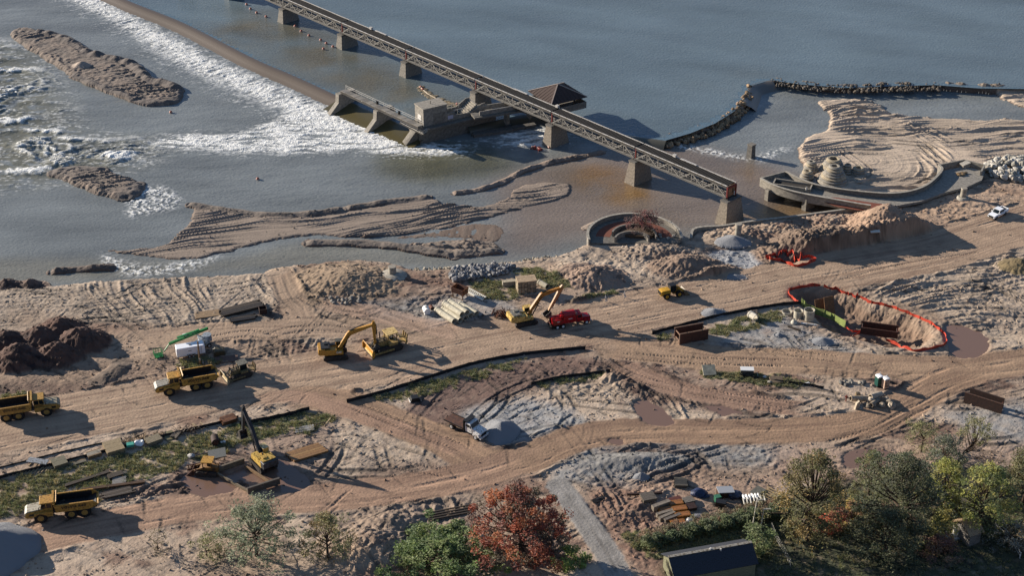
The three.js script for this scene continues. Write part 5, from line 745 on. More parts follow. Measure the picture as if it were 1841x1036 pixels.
function dozer(label, o) {
  const t = thing('bulldozer', label, 'bulldozer', [0, 0, 0], 0), { paint, blade } = o;
  for (const s of [-1, 1]) { part(t, 'crawler_track', crawler(4.6, 1.25, 0.65, s * 1.25), MAT.track); part(t, 'push_arm', [bar([-0.6, 0.7, s * 1.7], [3.0, 0.6, s * 1.7], 0.16, 0.3)], paint); part(t, 'blade_cylinder', [rod([1.9, 2.1, s * 0.55], [2.9, 0.9, s * 0.55], 0.11), box(0.35, 1.2, 0.3, 1.9, 1.9, s * 0.55)], MAT.steel); }
  part(t, 'body', [prism([[-1.6, 0.7], [2.0, 0.75], [2.1, 1.0], [2.0, 1.95], [0.2, 2.1], [0.1, 1.7], [-1.6, 1.7]], 1.5), box(1.6, 0.5, 3.0, -0.6, 1.55, 0)], paint); part(t, 'engine_cover', [box(1.6, 0.12, 1.3, 1.1, 2.1, 0), box(0.06, 0.9, 1.2, 2.12, 1.4, 0)], M('#6b5f46')); part(t, 'exhaust', [cyl(0.11, 0.11, 1.1, 1.1, 2.7, 0.35), cyl(0.16, 0.16, 0.4, 0.7, 2.4, -0.4)], MAT.steel);
  part(t, 'seat', [box(0.6, 0.3, 0.6, -0.7, 1.95, 0), box(0.2, 0.8, 0.6, -1.0, 2.2, 0)], MAT.black); if (o.cab) { part(t, 'cab', [prism([[-1.5, 1.75], [0.2, 1.75], [0.05, 3.1], [-1.4, 3.1]], 1.6)], MAT.glass); part(t, 'canopy_post', [box(0.12, 1.4, 0.12, -1.4, 2.4, 0.8), box(0.12, 1.4, 0.12, -1.4, 2.4, -0.8), box(0.12, 1.4, 0.12, 0.1, 2.4, 0.8), box(0.12, 1.4, 0.12, 0.1, 2.4, -0.8)], paint); } else for (const x of [-1.45, 0.05]) for (const s of [-1, 1]) part(t, 'canopy_post', [box(0.14, 1.5, 0.14, x, 2.45, s * 0.85)], paint);
  part(t, 'canopy', [box(2.1, 0.14, 2.1, -0.7, 3.2, 0)], o.roof ?? paint);
  const B = new THREE.Group(); B.name = 'blade'; B.position.set(3.1, 0.1, 0); t.add(B); const bw = 4.0, face = [[0.28, 0], [0.08, 0.35], [0.02, 0.75], [0.1, 1.15], [0.32, 1.5]]; for (let i = 0; i + 1 < face.length; i++) part(B, 'blade_plate', [bar([...face[i], 0], [...face[i + 1], 0], bw, 0.12)], blade); for (const s of [-1, 1]) part(B, 'blade_side', [prism([[0.28, 0], [0.02, 0.7], [0.32, 1.5], [0.5, 1.1], [0.5, 0.2]], 0.1, s * bw / 2, 0.01)], blade); part(B, 'cutting_edge', [box(0.08, 0.22, bw, 0.34, 0.02, 0)], MAT.steel); part(B, 'blade_back', [box(0.25, 0.9, bw * 0.7, -0.12, 0.7, 0)], paint);
  const R = new THREE.Group(); R.name = 'ripper'; R.position.set(-2.3, 0.9, 0); t.add(R); part(R, 'ripper_frame', [box(1.2, 0.2, 1.0, -0.2, 0, 0), box(1.0, 0.2, 0.9, -0.2, 0.9, 0, 0, 0, 0.3), box(0.4, 0.5, 1.8, -0.9, 0.1, 0)], paint); for (const z of [-0.7, 0, 0.7].slice(0, o.shanks ?? 3)) part(R, 'ripper_shank', [box(0.25, 1.9, 0.14, -1.0, 0.4, z, 0, 0, 0.15)], o.shank ?? paint);
  return t;
}
{ const a = dozer('dusty olive bulldozer with a pale blade behind the dump truck', { paint: M('#7c6d4b', { s: 0.4 }), blade: M('#b8a67f', { s: 0.5 }), roof: M('#6c6a60'), cab: true }); setOn(a, between([462, 676], [417, 689], 1.6, 0.3)); a.scale.setScalar(0.94); a.rotation.y += 0.05;
  const b = dozer('large tan bulldozer with a yellow blade facing the excavator bucket', { paint: M('#9c8450', { s: 0.4 }), blade: M('#cf9a36', { s: 0.5 }), roof: M('#cdb277') }); setOn(b, between([728, 627], [682, 640], 1.7, 0.3)); b.scale.setScalar(1.22); }
{ // wheel loader
  const t = thing('wheel_loader', 'yellow wheel loader with a black cab on the haul road by the spoil heaps', 'wheel loader', [0, 0, 0]), Y = M('#c79a2a', { s: 0.35 });
  part(t, 'rear_body', [prism([[-3.6, 1.0], [-3.5, 2.1], [-3.0, 2.35], [-1.0, 2.3], [-0.9, 1.0]], 2.0, 0, 0.08)], Y); part(t, 'fender', [box(1.9, 0.15, 2.7, -2.1, 1.75, 0)], Y); part(t, 'front_frame', [box(2.2, 0.9, 1.0, 1.0, 1.2, 0), box(0.7, 1.3, 0.9, 1.2, 1.9, 0)], M('#8a6a2a')); part(t, 'grille', [box(0.08, 0.9, 1.5, -3.62, 1.6, 0)], MAT.black);
  const c = part(t, 'cab', [prism([[-1.0, 1.4], [0.4, 1.4], [0.55, 2.2], [0.35, 3.2], [-0.95, 3.2]], 1.5)], MAT.glass); part(c, 'cab_frame', [box(0.12, 1.8, 1.54, -0.95, 2.3, 0), box(0.1, 1.8, 0.1, -0.2, 2.3, 0.77)], MAT.black); part(t, 'cab_roof', [box(1.6, 0.14, 1.7, -0.25, 3.27, 0)], MAT.black);
  for (const s of [-1, 1]) { wheel(t, 0.85, 0.65, 1.3, s * 1.1, Y); wheel(t, 0.85, 0.65, -2.1, s * 1.1, Y); part(t, 'lift_arm', [bar([1.2, 2.3, s * 0.5], [3.0, 0.9, s * 0.5], 0.14, 0.35)], Y); } part(t, 'bucket', [bar([3.0, 0.25, 0], [4.2, 0.15, 0], 2.9, 0.1), bar([3.0, 0.2, 0], [2.75, 0.8, 0], 2.9, 0.1), bar([2.75, 0.8, 0], [3.2, 1.4, 0], 2.9, 0.1), prism([[3.0, 0.2], [4.2, 0.15], [3.2, 1.4], [2.8, 0.8]], 0.1, 1.4, 0.01), prism([[3.0, 0.2], [4.2, 0.15], [3.2, 1.4], [2.8, 0.8]], 0.1, -1.4, 0.01)], M('#8d8064', { map: T.rust }));
  setOn(t, between([1197, 540], [1226, 534], 1.3, 0.2)); t.scale.setScalar(0.87);
}
{ // red service truck
  const t = thing('service_truck', 'bright red service truck with utility boxes parked against the pale excavator', 'truck', [0, 0, 0]), R = MAT.red;
  part(t, 'chassis', [box(9.0, 0.35, 1.0, 0, 0.85, 0), box(1.2, 0.5, 2.4, -4.1, 0.65, 0)], MAT.black); part(t, 'hood', [prism([[2.7, 0.9], [4.5, 0.85], [4.6, 1.5], [4.4, 1.75], [2.7, 1.95]], 1.9)], R); part(t, 'grille', [box(0.08, 0.8, 1.3, 4.62, 1.3, 0)], MAT.chrome); part(t, 'bumper', [box(0.3, 0.35, 2.3, 4.7, 0.65, 0)], MAT.chrome);
  const c = part(t, 'cab', [prism([[1.3, 0.9], [2.75, 0.9], [2.8, 1.95], [2.45, 2.75], [1.3, 2.75]], 2.2)], R); part(c, 'windshield', [bar([2.83, 2.0, 0], [2.5, 2.68, 0], 1.9, 0.04)], MAT.glass); part(c, 'side_window', [box(0.8, 0.5, 2.24, 1.95, 2.3, 0)], MAT.glass); part(t, 'cab_roof', [box(1.3, 0.1, 2.1, 1.85, 2.8, 0), box(0.3, 0.14, 1.2, 2.0, 2.9, 0)], R); for (const s of [-1, 1]) { part(t, 'fender', [prism([[2.9, 0.8], [3.1, 1.45], [4.3, 1.4], [4.5, 0.8]], 0.5, s * 0.95)], R); part(t, 'mirror', [box(0.12, 0.45, 0.2, 2.6, 2.3, s * 1.3)], MAT.chrome); part(t, 'fuel_tank', [axleCyl(0.32, 0.5, 1.6, 0.7, s * 1.0)], MAT.chrome); for (const x of [3.65, -1.9, -3.2]) wheel(t, 0.52, x > 0 ? 0.35 : 0.6, x, s * 1.0, M('#d8d8d6', { map: null, rough: 0.3 })); }
  part(t, 'tank', [box(2.9, 1.7, 2.3, -0.3, 1.95, 0), cyl(0.95, 0.95, 2.8, -0.3, 2.6, 0, 0, 0, Math.PI / 2)], R); part(t, 'locker', [box(2.6, 1.2, 0.7, -3.0, 1.65, 0.85), box(2.6, 1.2, 0.7, -3.0, 1.65, -0.85)], M('#8e1219', { rough: 0.3 })); part(t, 'hose_reel_box', [box(1.0, 1.0, 1.0, -1.9, 2.7, 0.3)], M('#d01a20', { map: null, rough: 0.35 })); part(t, 'bed_floor', [box(3.0, 0.2, 2.3, -3.0, 1.05, 0)], MAT.black); part(t, 'welder', [box(1.1, 0.7, 0.9, -3.4, 1.5, 0)], MAT.black); part(t, 'crane_arm', [bar([-4.2, 1.2, 0.8], [-4.3, 2.9, 0.8], 0.3), bar([-4.3, 2.8, 0.8], [-1.4, 2.5, 0.8], 0.22)], R);
  part(t, 'lettering', [lettering('SERVICE', 0.38, -0.3, 2.0, 1.17)].slice(0, 0).concat([box(0.9, 0.16, 0.02, -0.2, 2.15, 1.17), box(0.6, 0.16, 0.02, -3.0, 1.85, 1.22)]), M('#d9c9c6', { map: null })); part(t, 'exhaust', [cyl(0.09, 0.09, 2.2, 1.15, 2.3, 1.0)], MAT.chrome); part(t, 'tailgate', [box(0.1, 0.9, 2.2, -4.6, 1.2, 0, 0, 0, 0.5)], rust('#7d4a3c')); part(t, 'deck_rail', [box(2.8, 0.05, 0.05, -0.3, 3.4, 0.8), box(2.8, 0.05, 0.05, -0.3, 3.4, -0.8), box(0.05, 0.6, 0.05, 1.0, 3.1, 0.8), box(0.05, 0.6, 0.05, -1.6, 3.1, 0.8)], R);
  setOn(t, between([1003, 592], [1055, 583], 1.1, -0.3)); t.scale.setScalar(0.95);
}
{ // white flatbed truck
  const t = thing('flatbed_truck', 'white conventional truck with a brown flat bed by the grey gravel pile', 'truck', [0, 0, 0]), Wt = M('#dedfe0', { s: 0.4, rough: 0.4 });
  part(t, 'chassis', [box(7.6, 0.35, 0.9, -0.4, 0.9, 0)], MAT.black); part(t, 'hood', [prism([[1.6, 0.9], [3.4, 0.8], [3.5, 1.3], [3.3, 1.55], [1.6, 1.85]], 1.8)], Wt); part(t, 'grille', [box(0.06, 0.55, 1.2, 3.52, 1.1, 0)], MAT.black); part(t, 'bumper', [box(0.25, 0.3, 2.2, 3.55, 0.65, 0)], Wt);
  const c = part(t, 'cab', [prism([[0.3, 0.9], [1.65, 0.9], [1.75, 1.85], [1.4, 2.6], [0.3, 2.6]], 2.1)], Wt); part(c, 'windshield', [bar([1.78, 1.92, 0], [1.45, 2.52, 0], 1.8, 0.04)], MAT.glass); part(c, 'side_window', [box(0.75, 0.5, 2.14, 0.9, 2.15, 0)], MAT.glass); part(t, 'headboard', [box(0.14, 2.0, 2.4, 0.05, 1.9, 0), box(0.9, 0.1, 2.2, 0.4, 2.9, 0)], MAT.black); part(t, 'bed_deck', [box(4.1, 0.18, 2.4, -2.2, 1.2, 0)], M('#6b4f3e', { map: T.rust })); part(t, 'bed_rail', [box(4.1, 0.14, 0.12, -2.2, 1.32, 1.2), box(4.1, 0.14, 0.12, -2.2, 1.32, -1.2)], MAT.black);
  for (const s of [-1, 1]) { part(t, 'fender', [prism([[1.9, 0.75], [2.1, 1.4], [3.2, 1.35], [3.4, 0.75]], 0.5, s * 0.9)], Wt); part(t, 'headlight', [box(0.1, 0.2, 0.3, 3.5, 1.15, s * 0.72)], MAT.chrome); part(t, 'mirror', [box(0.1, 0.4, 0.2, 1.6, 2.2, s * 1.2)], MAT.black); wheel(t, 0.5, 0.34, 2.6, s * 0.95, Wt); wheel(t, 0.5, 0.6, -2.6, s * 0.85, Wt); }
  setOn(t, between([816, 771], [854, 789], 1.0, 0)); t.scale.setScalar(1.12);
}
{ // pickup
  const t = thing('pickup_truck', 'white crew cab pickup on the haul road at the right edge', 'pickup', [0, 0, 0]), Wt = M('#e4e6e8', { map: null, rough: 0.25 });
  part(t, 'body', [prism([[-2.9, 0.5], [-2.95, 1.15], [-1.0, 1.15], [2.0, 1.12], [2.75, 0.98], [2.85, 0.5]], 1.95, 0, 0.06)], Wt); part(t, 'cab', [prism([[-1.1, 1.1], [1.1, 1.1], [0.6, 1.85], [-0.9, 1.88]], 1.75, 0, 0.05)], MAT.glass); part(t, 'roof', [box(1.55, 0.08, 1.66, -0.15, 1.9, 0)], Wt); for (const s of [-1, 1]) { part(t, 'pillar', [bar([1.08, 1.12, s * 0.86], [0.6, 1.87, s * 0.84], 0.09), bar([-1.08, 1.12, s * 0.86], [-0.9, 1.87, s * 0.84], 0.14), box(0.1, 0.75, 0.08, -0.1, 1.5, s * 0.87)], Wt); part(t, 'mirror', [box(0.12, 0.18, 0.24, 0.95, 1.25, s * 1.1)], Wt); part(t, 'headlight', [box(0.08, 0.2, 0.35, 2.84, 0.88, s * 0.76)], MAT.chrome); for (const x of [1.85, -1.75]) wheel(t, 0.41, 0.28, x, s * 0.86, MAT.chrome); }
  part(t, 'bed_liner', [box(1.6, 0.03, 1.6, -2.05, 1.165, 0)], MAT.black); part(t, 'bed_side', [box(1.75, 0.22, 0.12, -2.05, 1.25, 0.9), box(1.75, 0.22, 0.12, -2.05, 1.25, -0.9), box(0.1, 0.22, 1.8, -2.9, 1.25, 0)], Wt); part(t, 'grille', [box(0.06, 0.35, 1.1, 2.86, 0.82, 0)], MAT.black); part(t, 'bumper', [box(0.2, 0.2, 1.9, 2.9, 0.5, 0)], MAT.chrome);
  setOn(t, between([1807, 387], [1789, 394], 0.9, 0.1)); t.rotation.y += 0.1;
}
{ // white cargo trailer and its neighbours
  const t = thing('cargo_trailer', 'white box cargo trailer parked behind the yellow dump truck', 'trailer', [0, 0, 0]), Wt = M('#e6e7ea', { map: null, rough: 0.35 });
  part(t, 'box_body', [prism([[-3.3, 0.55], [-3.3, 2.75], [-3.2, 2.85], [3.0, 2.85], [3.3, 2.5], [3.3, 0.55]], 2.3, 0, 0.05)], Wt); part(t, 'side_door', [box(0.9, 1.9, 0.04, 2.0, 1.6, 1.16)], M('#d5d6da', { map: null })); part(t, 'trim', [box(0.06, 2.2, 0.05, 1.5, 1.65, 1.16), box(0.06, 2.2, 0.05, 2.5, 1.65, 1.16), box(6.5, 0.12, 0.05, 0, 0.6, 1.16)], MAT.grey); part(t, 'emblem', [box(0.8, 0.14, 0.03, -0.2, 1.9, 1.16)], MAT.black); part(t, 'roof_vent', [box(0.5, 0.15, 0.5, 0, 2.92, 0)], MAT.grey); part(t, 'fender', [box(2.0, 0.1, 0.3, 0, 0.95, 1.25), box(2.0, 0.1, 0.3, 0, 0.95, -1.25)], MAT.grey); part(t, 'tow_bar', [bar([3.3, 0.5, 0.6], [4.4, 0.5, 0], 0.12), bar([3.3, 0.5, -0.6], [4.4, 0.5, 0], 0.12)], MAT.black); for (const s of [-1, 1]) for (const x of [-0.45, 0.45]) wheel(t, 0.38, 0.24, x, s * 1.12, MAT.white);
  setOn(t, between([322, 648], [369, 640], 1.1, 0)); t.scale.setScalar(0.86);
  const p = on(361, 656), q = thing('utility_pole', 'wooden utility pole standing in front of the white cargo trailer', 'pole', p); part(q, 'pole_shaft', [cyl(0.2, 0.15, 5.6, 0, 2.7, 0)], MAT.timber); part(q, 'meter_box', [box(0.35, 0.5, 0.3, 0.05, 1.4, 0.22)], MAT.grey);
  const s = thing('marker_post', 'short white marker post beside the wooden pole', 'post', on(366, 655)); part(s, 'post_shaft', [cyl(0.09, 0.09, 0.9, 0, 0.4, 0)], MAT.white); part(s, 'post_cap', [cyl(0.12, 0.12, 0.1, 0, 0.88, 0)], MAT.grey);
  const bx = thing('covered_generator', 'olive tarpaulin covered box right of the white cargo trailer', 'box', on(395, 637), 0.3); part(bx, 'tarpaulin', [prism([[-1.1, 0], [-1.15, 1.0], [-0.7, 1.35], [0.8, 1.3], [1.2, 0.9], [1.15, 0]], 1.9, 0, 0.15)], M('#55513a', { map: T.rust })); part(bx, 'pallet', [box(2.4, 0.15, 2.0, 0, 0.05, 0)], MAT.darkTimber);
  const pl = thing('steel_plate', 'brown steel road plate lying behind the olive bulldozer', 'steel plate', on(408, 647), 0.25); part(pl, 'plate', [box(4.6, 0.12, 2.6, 0, 0.12, 0)], rust('#6e5a50')); part(pl, 'lifting_hole', [cyl(0.1, 0.1, 0.03, 1.8, 0.2, 0.9)], MAT.black);
  // green boom lift
  const b = thing('boom_lift', 'green boom lift with its basket lowered left of the white cargo trailer', 'boom lift', [0, 0, 0]), Gn = MAT.green, e = on(366, 622), f = on(286, 641), dx = f[0] - e[0], dz = f[2] - e[2], L = Math.hypot(dx, dz); b.position.set(e[0], e[1], e[2]); b.rotation.y = Math.atan2(-dz, dx);
  part(b, 'base', [box(2.6, 0.7, 2.0, 0, 0.8, 0)], M('#7c8790')); part(b, 'turntable', [box(2.6, 1.0, 1.5, -0.5, 1.65, 0), cyl(0.9, 0.9, 1.2, -1.0, 1.9, 0)], M('#8e9aa6')); for (const s of [-1, 1]) for (const x of [-1, 1]) wheel(b, 0.45, 0.35, x, s * 1.05, MAT.white);
  part(b, 'boom', [bar([-1.4, 3.9, 0], [L - 2.4, 2.2, 0], 0.42, 0.5)], Gn); part(b, 'inner_boom', [bar([0.4, 4.0, 0], [L * 0.55, 3.25, 0], 0.3, 0.3)], M('#2d8f50', { rough: 0.4 })); part(b, 'jib', [bar([L - 2.4, 2.2, 0], [L - 1.2, 0.7, 0], 0.2)], Gn); part(b, 'lift_cylinder', [rod([-0.2, 2.0, 0], [2.0, 3.7, 0], 0.12)], MAT.chrome); part(b, 'control_box', [box(0.9, 0.35, 0.5, 3.4, 3.4, 0.2)], M('#cfd8d4', { map: null }));
  const k = []; for (const y of [0.15, 0.7, 1.2]) k.push(box(1.6, 0.07, 0.07, L, y, -0.9), box(1.6, 0.07, 0.07, L, y, 0.9), box(0.07, 0.07, 1.8, L - 0.8, y, 0), box(0.07, 0.07, 1.8, L + 0.8, y, 0)); for (const x of [-0.8, -0.25, 0.3, 0.8]) for (const z of [-0.9, 0.9]) k.push(box(0.07, 1.1, 0.07, L + x, 0.65, z)); k.push(box(1.6, 0.06, 1.8, L, 0.12, 0)); part(b, 'basket', k, Gn);
}
{ // crawler loader caked with mud
  const t = thing('crawler_loader', 'mud caked crawler loader with a flat yellow canopy beside the plank frame', 'crawler loader', [0, 0, 0]), Y = M('#8a6a35', { map: T.rust, s: 0.6 });
  for (const s of [-1, 1]) { part(t, 'crawler_track', crawler(3.6, 1.0, 0.55, s * 1.0), MAT.track); part(t, 'lift_arm', [bar([0.2, 1.6, s * 0.7], [2.4, 0.8, s * 0.7], 0.18, 0.3)], Y); } part(t, 'body', [prism([[-1.9, 0.6], [1.2, 0.6], [1.2, 1.3], [0.3, 1.6], [-1.9, 1.75]], 1.3)], Y); for (const x of [-0.9, 0.5]) for (const s of [-1, 1]) part(t, 'canopy_post', [box(0.12, 1.2, 0.12, x, 2.1, s * 0.7)], Y); part(t, 'canopy', [box(1.9, 0.14, 1.9, -0.2, 2.75, 0)], M('#bb8f3e', { s: 0.5 })); part(t, 'bucket', [bar([2.3, 0.2, 0], [3.3, 0.15, 0], 2.2, 0.1), bar([2.3, 0.2, 0], [2.3, 1.1, 0], 2.2, 0.1), prism([[2.3, 0.2], [3.3, 0.15], [2.4, 1.1]], 0.08, 1.1, 0.01), prism([[2.3, 0.2], [3.3, 0.15], [2.4, 1.1]], 0.08, -1.1, 0.01)], MAT.rust); part(t, 'seat', [box(0.6, 0.9, 0.6, -0.4, 1.9, 0)], MAT.black); part(t, 'exhaust', [cyl(0.08, 0.08, 0.9, -1.3, 2.1, 0.3)], MAT.steel); const r = rng(2), m = []; for (let i = 0; i < 14; i++) m.push(tr(rock(0.28, 500 + i), (r() - 0.5) * 3.4, 0.6 + r() * 0.9, (r() - 0.5) * 2.4)); const mm = part(t, 'mud_cake', m, M('#4a3222', { map: T.rust, rough: 1 })); mm.userData.kind = 'stuff';
  setOn(t, between([392, 858], [352, 856], 1.0, 0)); t.scale.setScalar(1.1);
  const rk = thing('rusty_rake', 'rusty slotted rake frame leaning left of the muddy loader', 'rake', on(352, 842), 0.35); const sl = []; for (let i = 0; i < 6; i++) sl.push(box(0.2, 0.9, 0.14, -1.2 + i * 0.48, 0.5, 0)); part(rk, 'tine', sl, MAT.paleTimber); part(rk, 'rake_frame', [box(3, 0.18, 0.2, 0, 0.95, 0), box(3, 0.18, 0.2, 0, 0.1, 0)], MAT.rust);
  const pl = thing('grating_panel', 'grey grated panel propped up behind the muddy loader', 'panel', on(392, 826), 0.2); part(pl, 'panel_sheet', [box(3.2, 0.1, 2.2, 0, 1.3, 0, 0.25, 0, 0.1)], M('#8b9192', { map: T.wood, s: 1.5 })); part(pl, 'panel_leg', [box(0.12, 1.4, 0.12, -1.2, 0.6, 0.6), box(0.12, 1.4, 0.12, 1.2, 0.6, 0.6), box(0.12, 1.4, 0.12, -1.2, 0.6, -0.6), box(0.12, 1.4, 0.12, 1.2, 0.6, -0.6)], MAT.steel); part(pl, 'panel_edge', [box(3.3, 0.16, 0.12, 0, 1.05, 1.1, 0, 0, 0.1)], MAT.darkTimber);
}

// ---------- things lying about the site ----------
function fenceRun(name, label, category, pts, { h = 1.0, mat, stakeMat = MAT.darkTimber, gap = 2.4, sag = 0.1, lean = 0.08, seed = 1, stakeName = 'stake' }) {
  const t = thing(name, label, category, [0, 0, 0]), r = rng(seed), P = smooth(pts, 10).map((p) => on(p[0], p[1])), pos = [], ix = []; let u = 0, next = 0, prev;
  P.forEach((p, i) => {
    if (prev) u += Math.hypot(p[0] - prev[0], p[2] - prev[2]); const a = P[Math.max(0, i - 1)], b = P[Math.min(P.length - 1, i + 1)], L = Math.hypot(b[0] - a[0], b[2] - a[2]) || 1, nx = -(b[2] - a[2]) / L, nz = (b[0] - a[0]) / L, w = Math.abs(Math.sin(u / gap * Math.PI)), top = h * (1 - sag * w + 0.05 * noise(u, seed)), o = lean * noise(u * 0.4, seed + 3), th = 0.02;
    for (const [s, y] of [[-1, 0], [-1, 1], [1, 1], [1, 0]]) pos.push(p[0] + nx * (s * th + y * o * 2 + 0.12 * noise(u * 0.9, 7) * y), p[1] - 0.1 + y * (top + 0.1), p[2] + nz * (s * th + y * o * 2));
    if (i) for (let k = 0; k < 4; k++) { const q = i * 4, k2 = (k + 1) % 4; ix.push(q - 4 + k, q + k, q + k2, q - 4 + k, q + k2, q - 4 + k2); }
    if (u >= next) { part(t, stakeName, [box(0.07, h + 0.3, 0.07, p[0] + nx * 0.08, p[1] + h / 2, p[2] + nz * 0.08, 0, 0, (r() - 0.5) * 0.2)], stakeMat); next += gap; }
    prev = p;
  });
  const g = new THREE.BufferGeometry(); g.setAttribute('position', new THREE.BufferAttribute(new Float32Array(pos), 3)); g.setIndex(ix); part(t, 'fabric', [g], mat, 1.2); return t;
}
const silt = (label, pts, seed, h = 0.85) => fenceRun('silt_fence', label, 'silt fence', pts, { mat: MAT.fabric, seed, h });
silt('black silt fence along the grass strip in the middle of the site', [[624, 724], [700, 704], [780, 678], [860, 654], [950, 638], [1052, 628]], 1);
silt('black silt fence behind the stacked lumber at lower left', [[-20, 866], [80, 841], [200, 811], [300, 785], [400, 761], [430, 752]], 2, 0.7); silt('black silt fence from the excavator boom up to the dirt junction', [[432, 765], [480, 756], [530, 745], [557, 737]], 3, 0.9);
silt('black silt fence running past the rusty trench box to the orange fence', [[1172, 601], [1210, 591], [1300, 568], [1400, 550], [1442, 546]], 4, 0.8); silt('short black silt fence above the pale sand by the road fork', [[955, 692], [1010, 680], [1060, 674], [1096, 669]], 5, 0.7); silt('black silt fence along the slab verge below the upper road', [[1330, 677], [1390, 686], [1440, 692], [1480, 699]], 6, 0.6);
silt('thin black silt fence under the long haul road edge at far left', [[0, 690 + 152], [120, 812], [220, 790]], 7, 0.3);
const orange = (label, pts, seed, h = 0.8) => fenceRun('safety_fence', label, 'safety fence', pts, { mat: MAT.orange, stakeMat: MAT.steel, seed, h, gap: 3, sag: 0.32, lean: 0.22 });
orange('orange safety fence around the far side of the trench pit', [[1434, 546], [1420, 533], [1417, 525], [1440, 518], [1474, 514]], 11); orange('long orange safety fence sweeping from the pit top to the puddle', [[1480, 516], [1520, 530], [1545, 541], [1600, 553], [1640, 568], [1680, 588], [1698, 606], [1700, 618], [1682, 626], [1645, 632], [1610, 620], [1592, 612]], 12, 0.75); orange('crumpled orange safety netting lying below the green fence', [[1518, 588], [1535, 597], [1552, 596], [1575, 604], [1590, 606]], 13, 0.4); orange('torn strip of orange netting on the dirt by the pit', [[1527, 606], [1545, 600], [1556, 597]], 16, 0.4);
orange('small orange safety fence loop at the foot of the spoil ridge', [[1375, 464], [1395, 458], [1413, 452], [1440, 460], [1466, 468], [1455, 474], [1432, 480], [1405, 471], [1378, 466]], 14, 0.85);
fenceRun('green_fence', 'lime green mesh fence along the near side of the trench pit', 'safety fence', [[1439, 548], [1460, 562], [1490, 573], [1519, 589]], { mat: M('#93a55c', { map: T.wear, s: 0.7, rough: 0.8, side: THREE.DoubleSide }), stakeMat: MAT.steel, h: 1.7, seed: 15, gap: 3 });

// concrete pipes
function pipe(label, group, p, q, r, lift = 0, mat = conc('#cbc5b3')) { const a = on(...p), b = on(...q), L = Math.hypot(b[0] - a[0], b[2] - a[2]), t = thing('concrete_pipe', label, 'pipe', [(a[0] + b[0]) / 2, (a[1] + b[1]) / 2 + r + lift, (a[2] + b[2]) / 2], Math.atan2(-(b[2] - a[2]), b[0] - a[0]), group), g = lathePipe(r, r * 0.16, L); g.rotateZ(Math.PI / 2); part(t, 'pipe_barrel', [g], mat, 0.5); const c = lathePipe(r * 1.09, r * 0.2, 0.35); c.rotateZ(Math.PI / 2); c.translate(-L / 2 + 0.17, 0, 0); part(t, 'pipe_socket', [c], mat, 0.5); return t; }
[[[785, 562], [817, 583], 'leftmost pipe of the cream pipe stack'], [[797, 560], [828, 581], 'second ground pipe of the cream stack, half hidden'], [[807, 557], [838, 577], 'third ground pipe under the cream pipe stack'], [[817, 554], [847, 573], 'fourth ground pipe under the cream pipe stack'], [[827, 551], [857, 570], 'rightmost pipe of the cream pipe stack, lying a little apart']].forEach(([a, b, l]) => pipe(l, 'concrete pipes stacked in the yard', a, b, 0.66));
pipe('upper pipe on the left of the cream pipe stack', 'concrete pipes stacked in the yard', [799, 558], [831, 579], 0.66, 1.08); pipe('upper pipe on the right of the cream pipe stack', 'concrete pipes stacked in the yard', [809, 555], [840, 575], 0.66, 1.08);
pipe('single grey pipe lying behind the stone block', 'single pipes', [969, 512], [984, 520], 0.62, 0, conc('#a9a395')); pipe('short white pipe on the grass right of the rusty trench box', 'single pipes', [1347, 571], [1358, 578], 0.75, 0.1, conc('#d5d0c4'));
pipe('thin white pipe lying in front of the two manhole rings', 'single pipes', [1439, 583], [1468, 586], 0.2, 0, MAT.white); pipe('dark thin pipe beside the white manhole cone', 'single pipes', [1416, 588], [1438, 596], 0.22, 0, MAT.darkTimber);
const ring = (label, x, y, r, h, cone = 0) => { const p = on(x, y), t = thing('manhole_ring', label, 'manhole ring', p); if (cone) { part(t, 'cone_wall', [new THREE.LatheGeometry([[r - 0.15, 0], [r, 0], [r, 0.25], [cone, h], [cone - 0.14, h], [r - 0.15, 0]].map((q) => new THREE.Vector2(...q)), 22)], conc('#c9c6bc'), 0.5); } else { const g = lathePipe(r, 0.16, h); g.translate(0, h / 2, 0); part(t, 'ring_wall', [g], conc('#b9b4a6'), 0.5); } const c = lathePipe((cone || r) * 1.04, 0.1, 0.12); c.translate(0, h + 0.05, 0); part(t, 'ring_lip', [c], conc('#cbc6b9'), 0.5); return t; };
ring('low flat white concrete ring at the left of the manhole rings', 1414, 564, 1.05, 0.5); ring('tall grey manhole ring in the middle of the row by the green fence', 1434, 570, 0.95, 1.5); ring('largest pale manhole ring touching the green fence', 1453, 574, 1.1, 2.2); ring('white manhole cone on the ground in front of the rings', 1427, 581, 0.7, 0.8, 0.35);
const stones = (label, x, y, r0, r1, layers, h = 0.6) => { const [px, , pz] = level(x, y, 0.7), t = thing('ring_stack', label, 'ring stack', [px, Math.max(0.6, gh(px, pz)) - 0.15, pz]), mm = [conc('#a39d93'), conc('#94908a'), conc('#b5a994')]; for (let i = 0; i < layers; i++) { const r = lerp(r0, r1, layers > 1 ? i / (layers - 1) : 0), g = new THREE.LatheGeometry([[Math.max(0.5, r - 0.75), 0], [r - 0.05, 0], [r, 0.08], [r, h * 0.55], [r - 0.32, h * 0.8], [r - 0.34, h], [Math.max(0.5, r - 0.75), h - 0.02], [Math.max(0.5, r - 0.75), 0]].map((q) => new THREE.Vector2(...q)), 26); g.translate(0.1 * noise(i, x), i * (h + 0.01), 0.1 * noise(i, y)); part(t, 'stone_ring', [g], mm[i % 3], 0.4); } return t; };
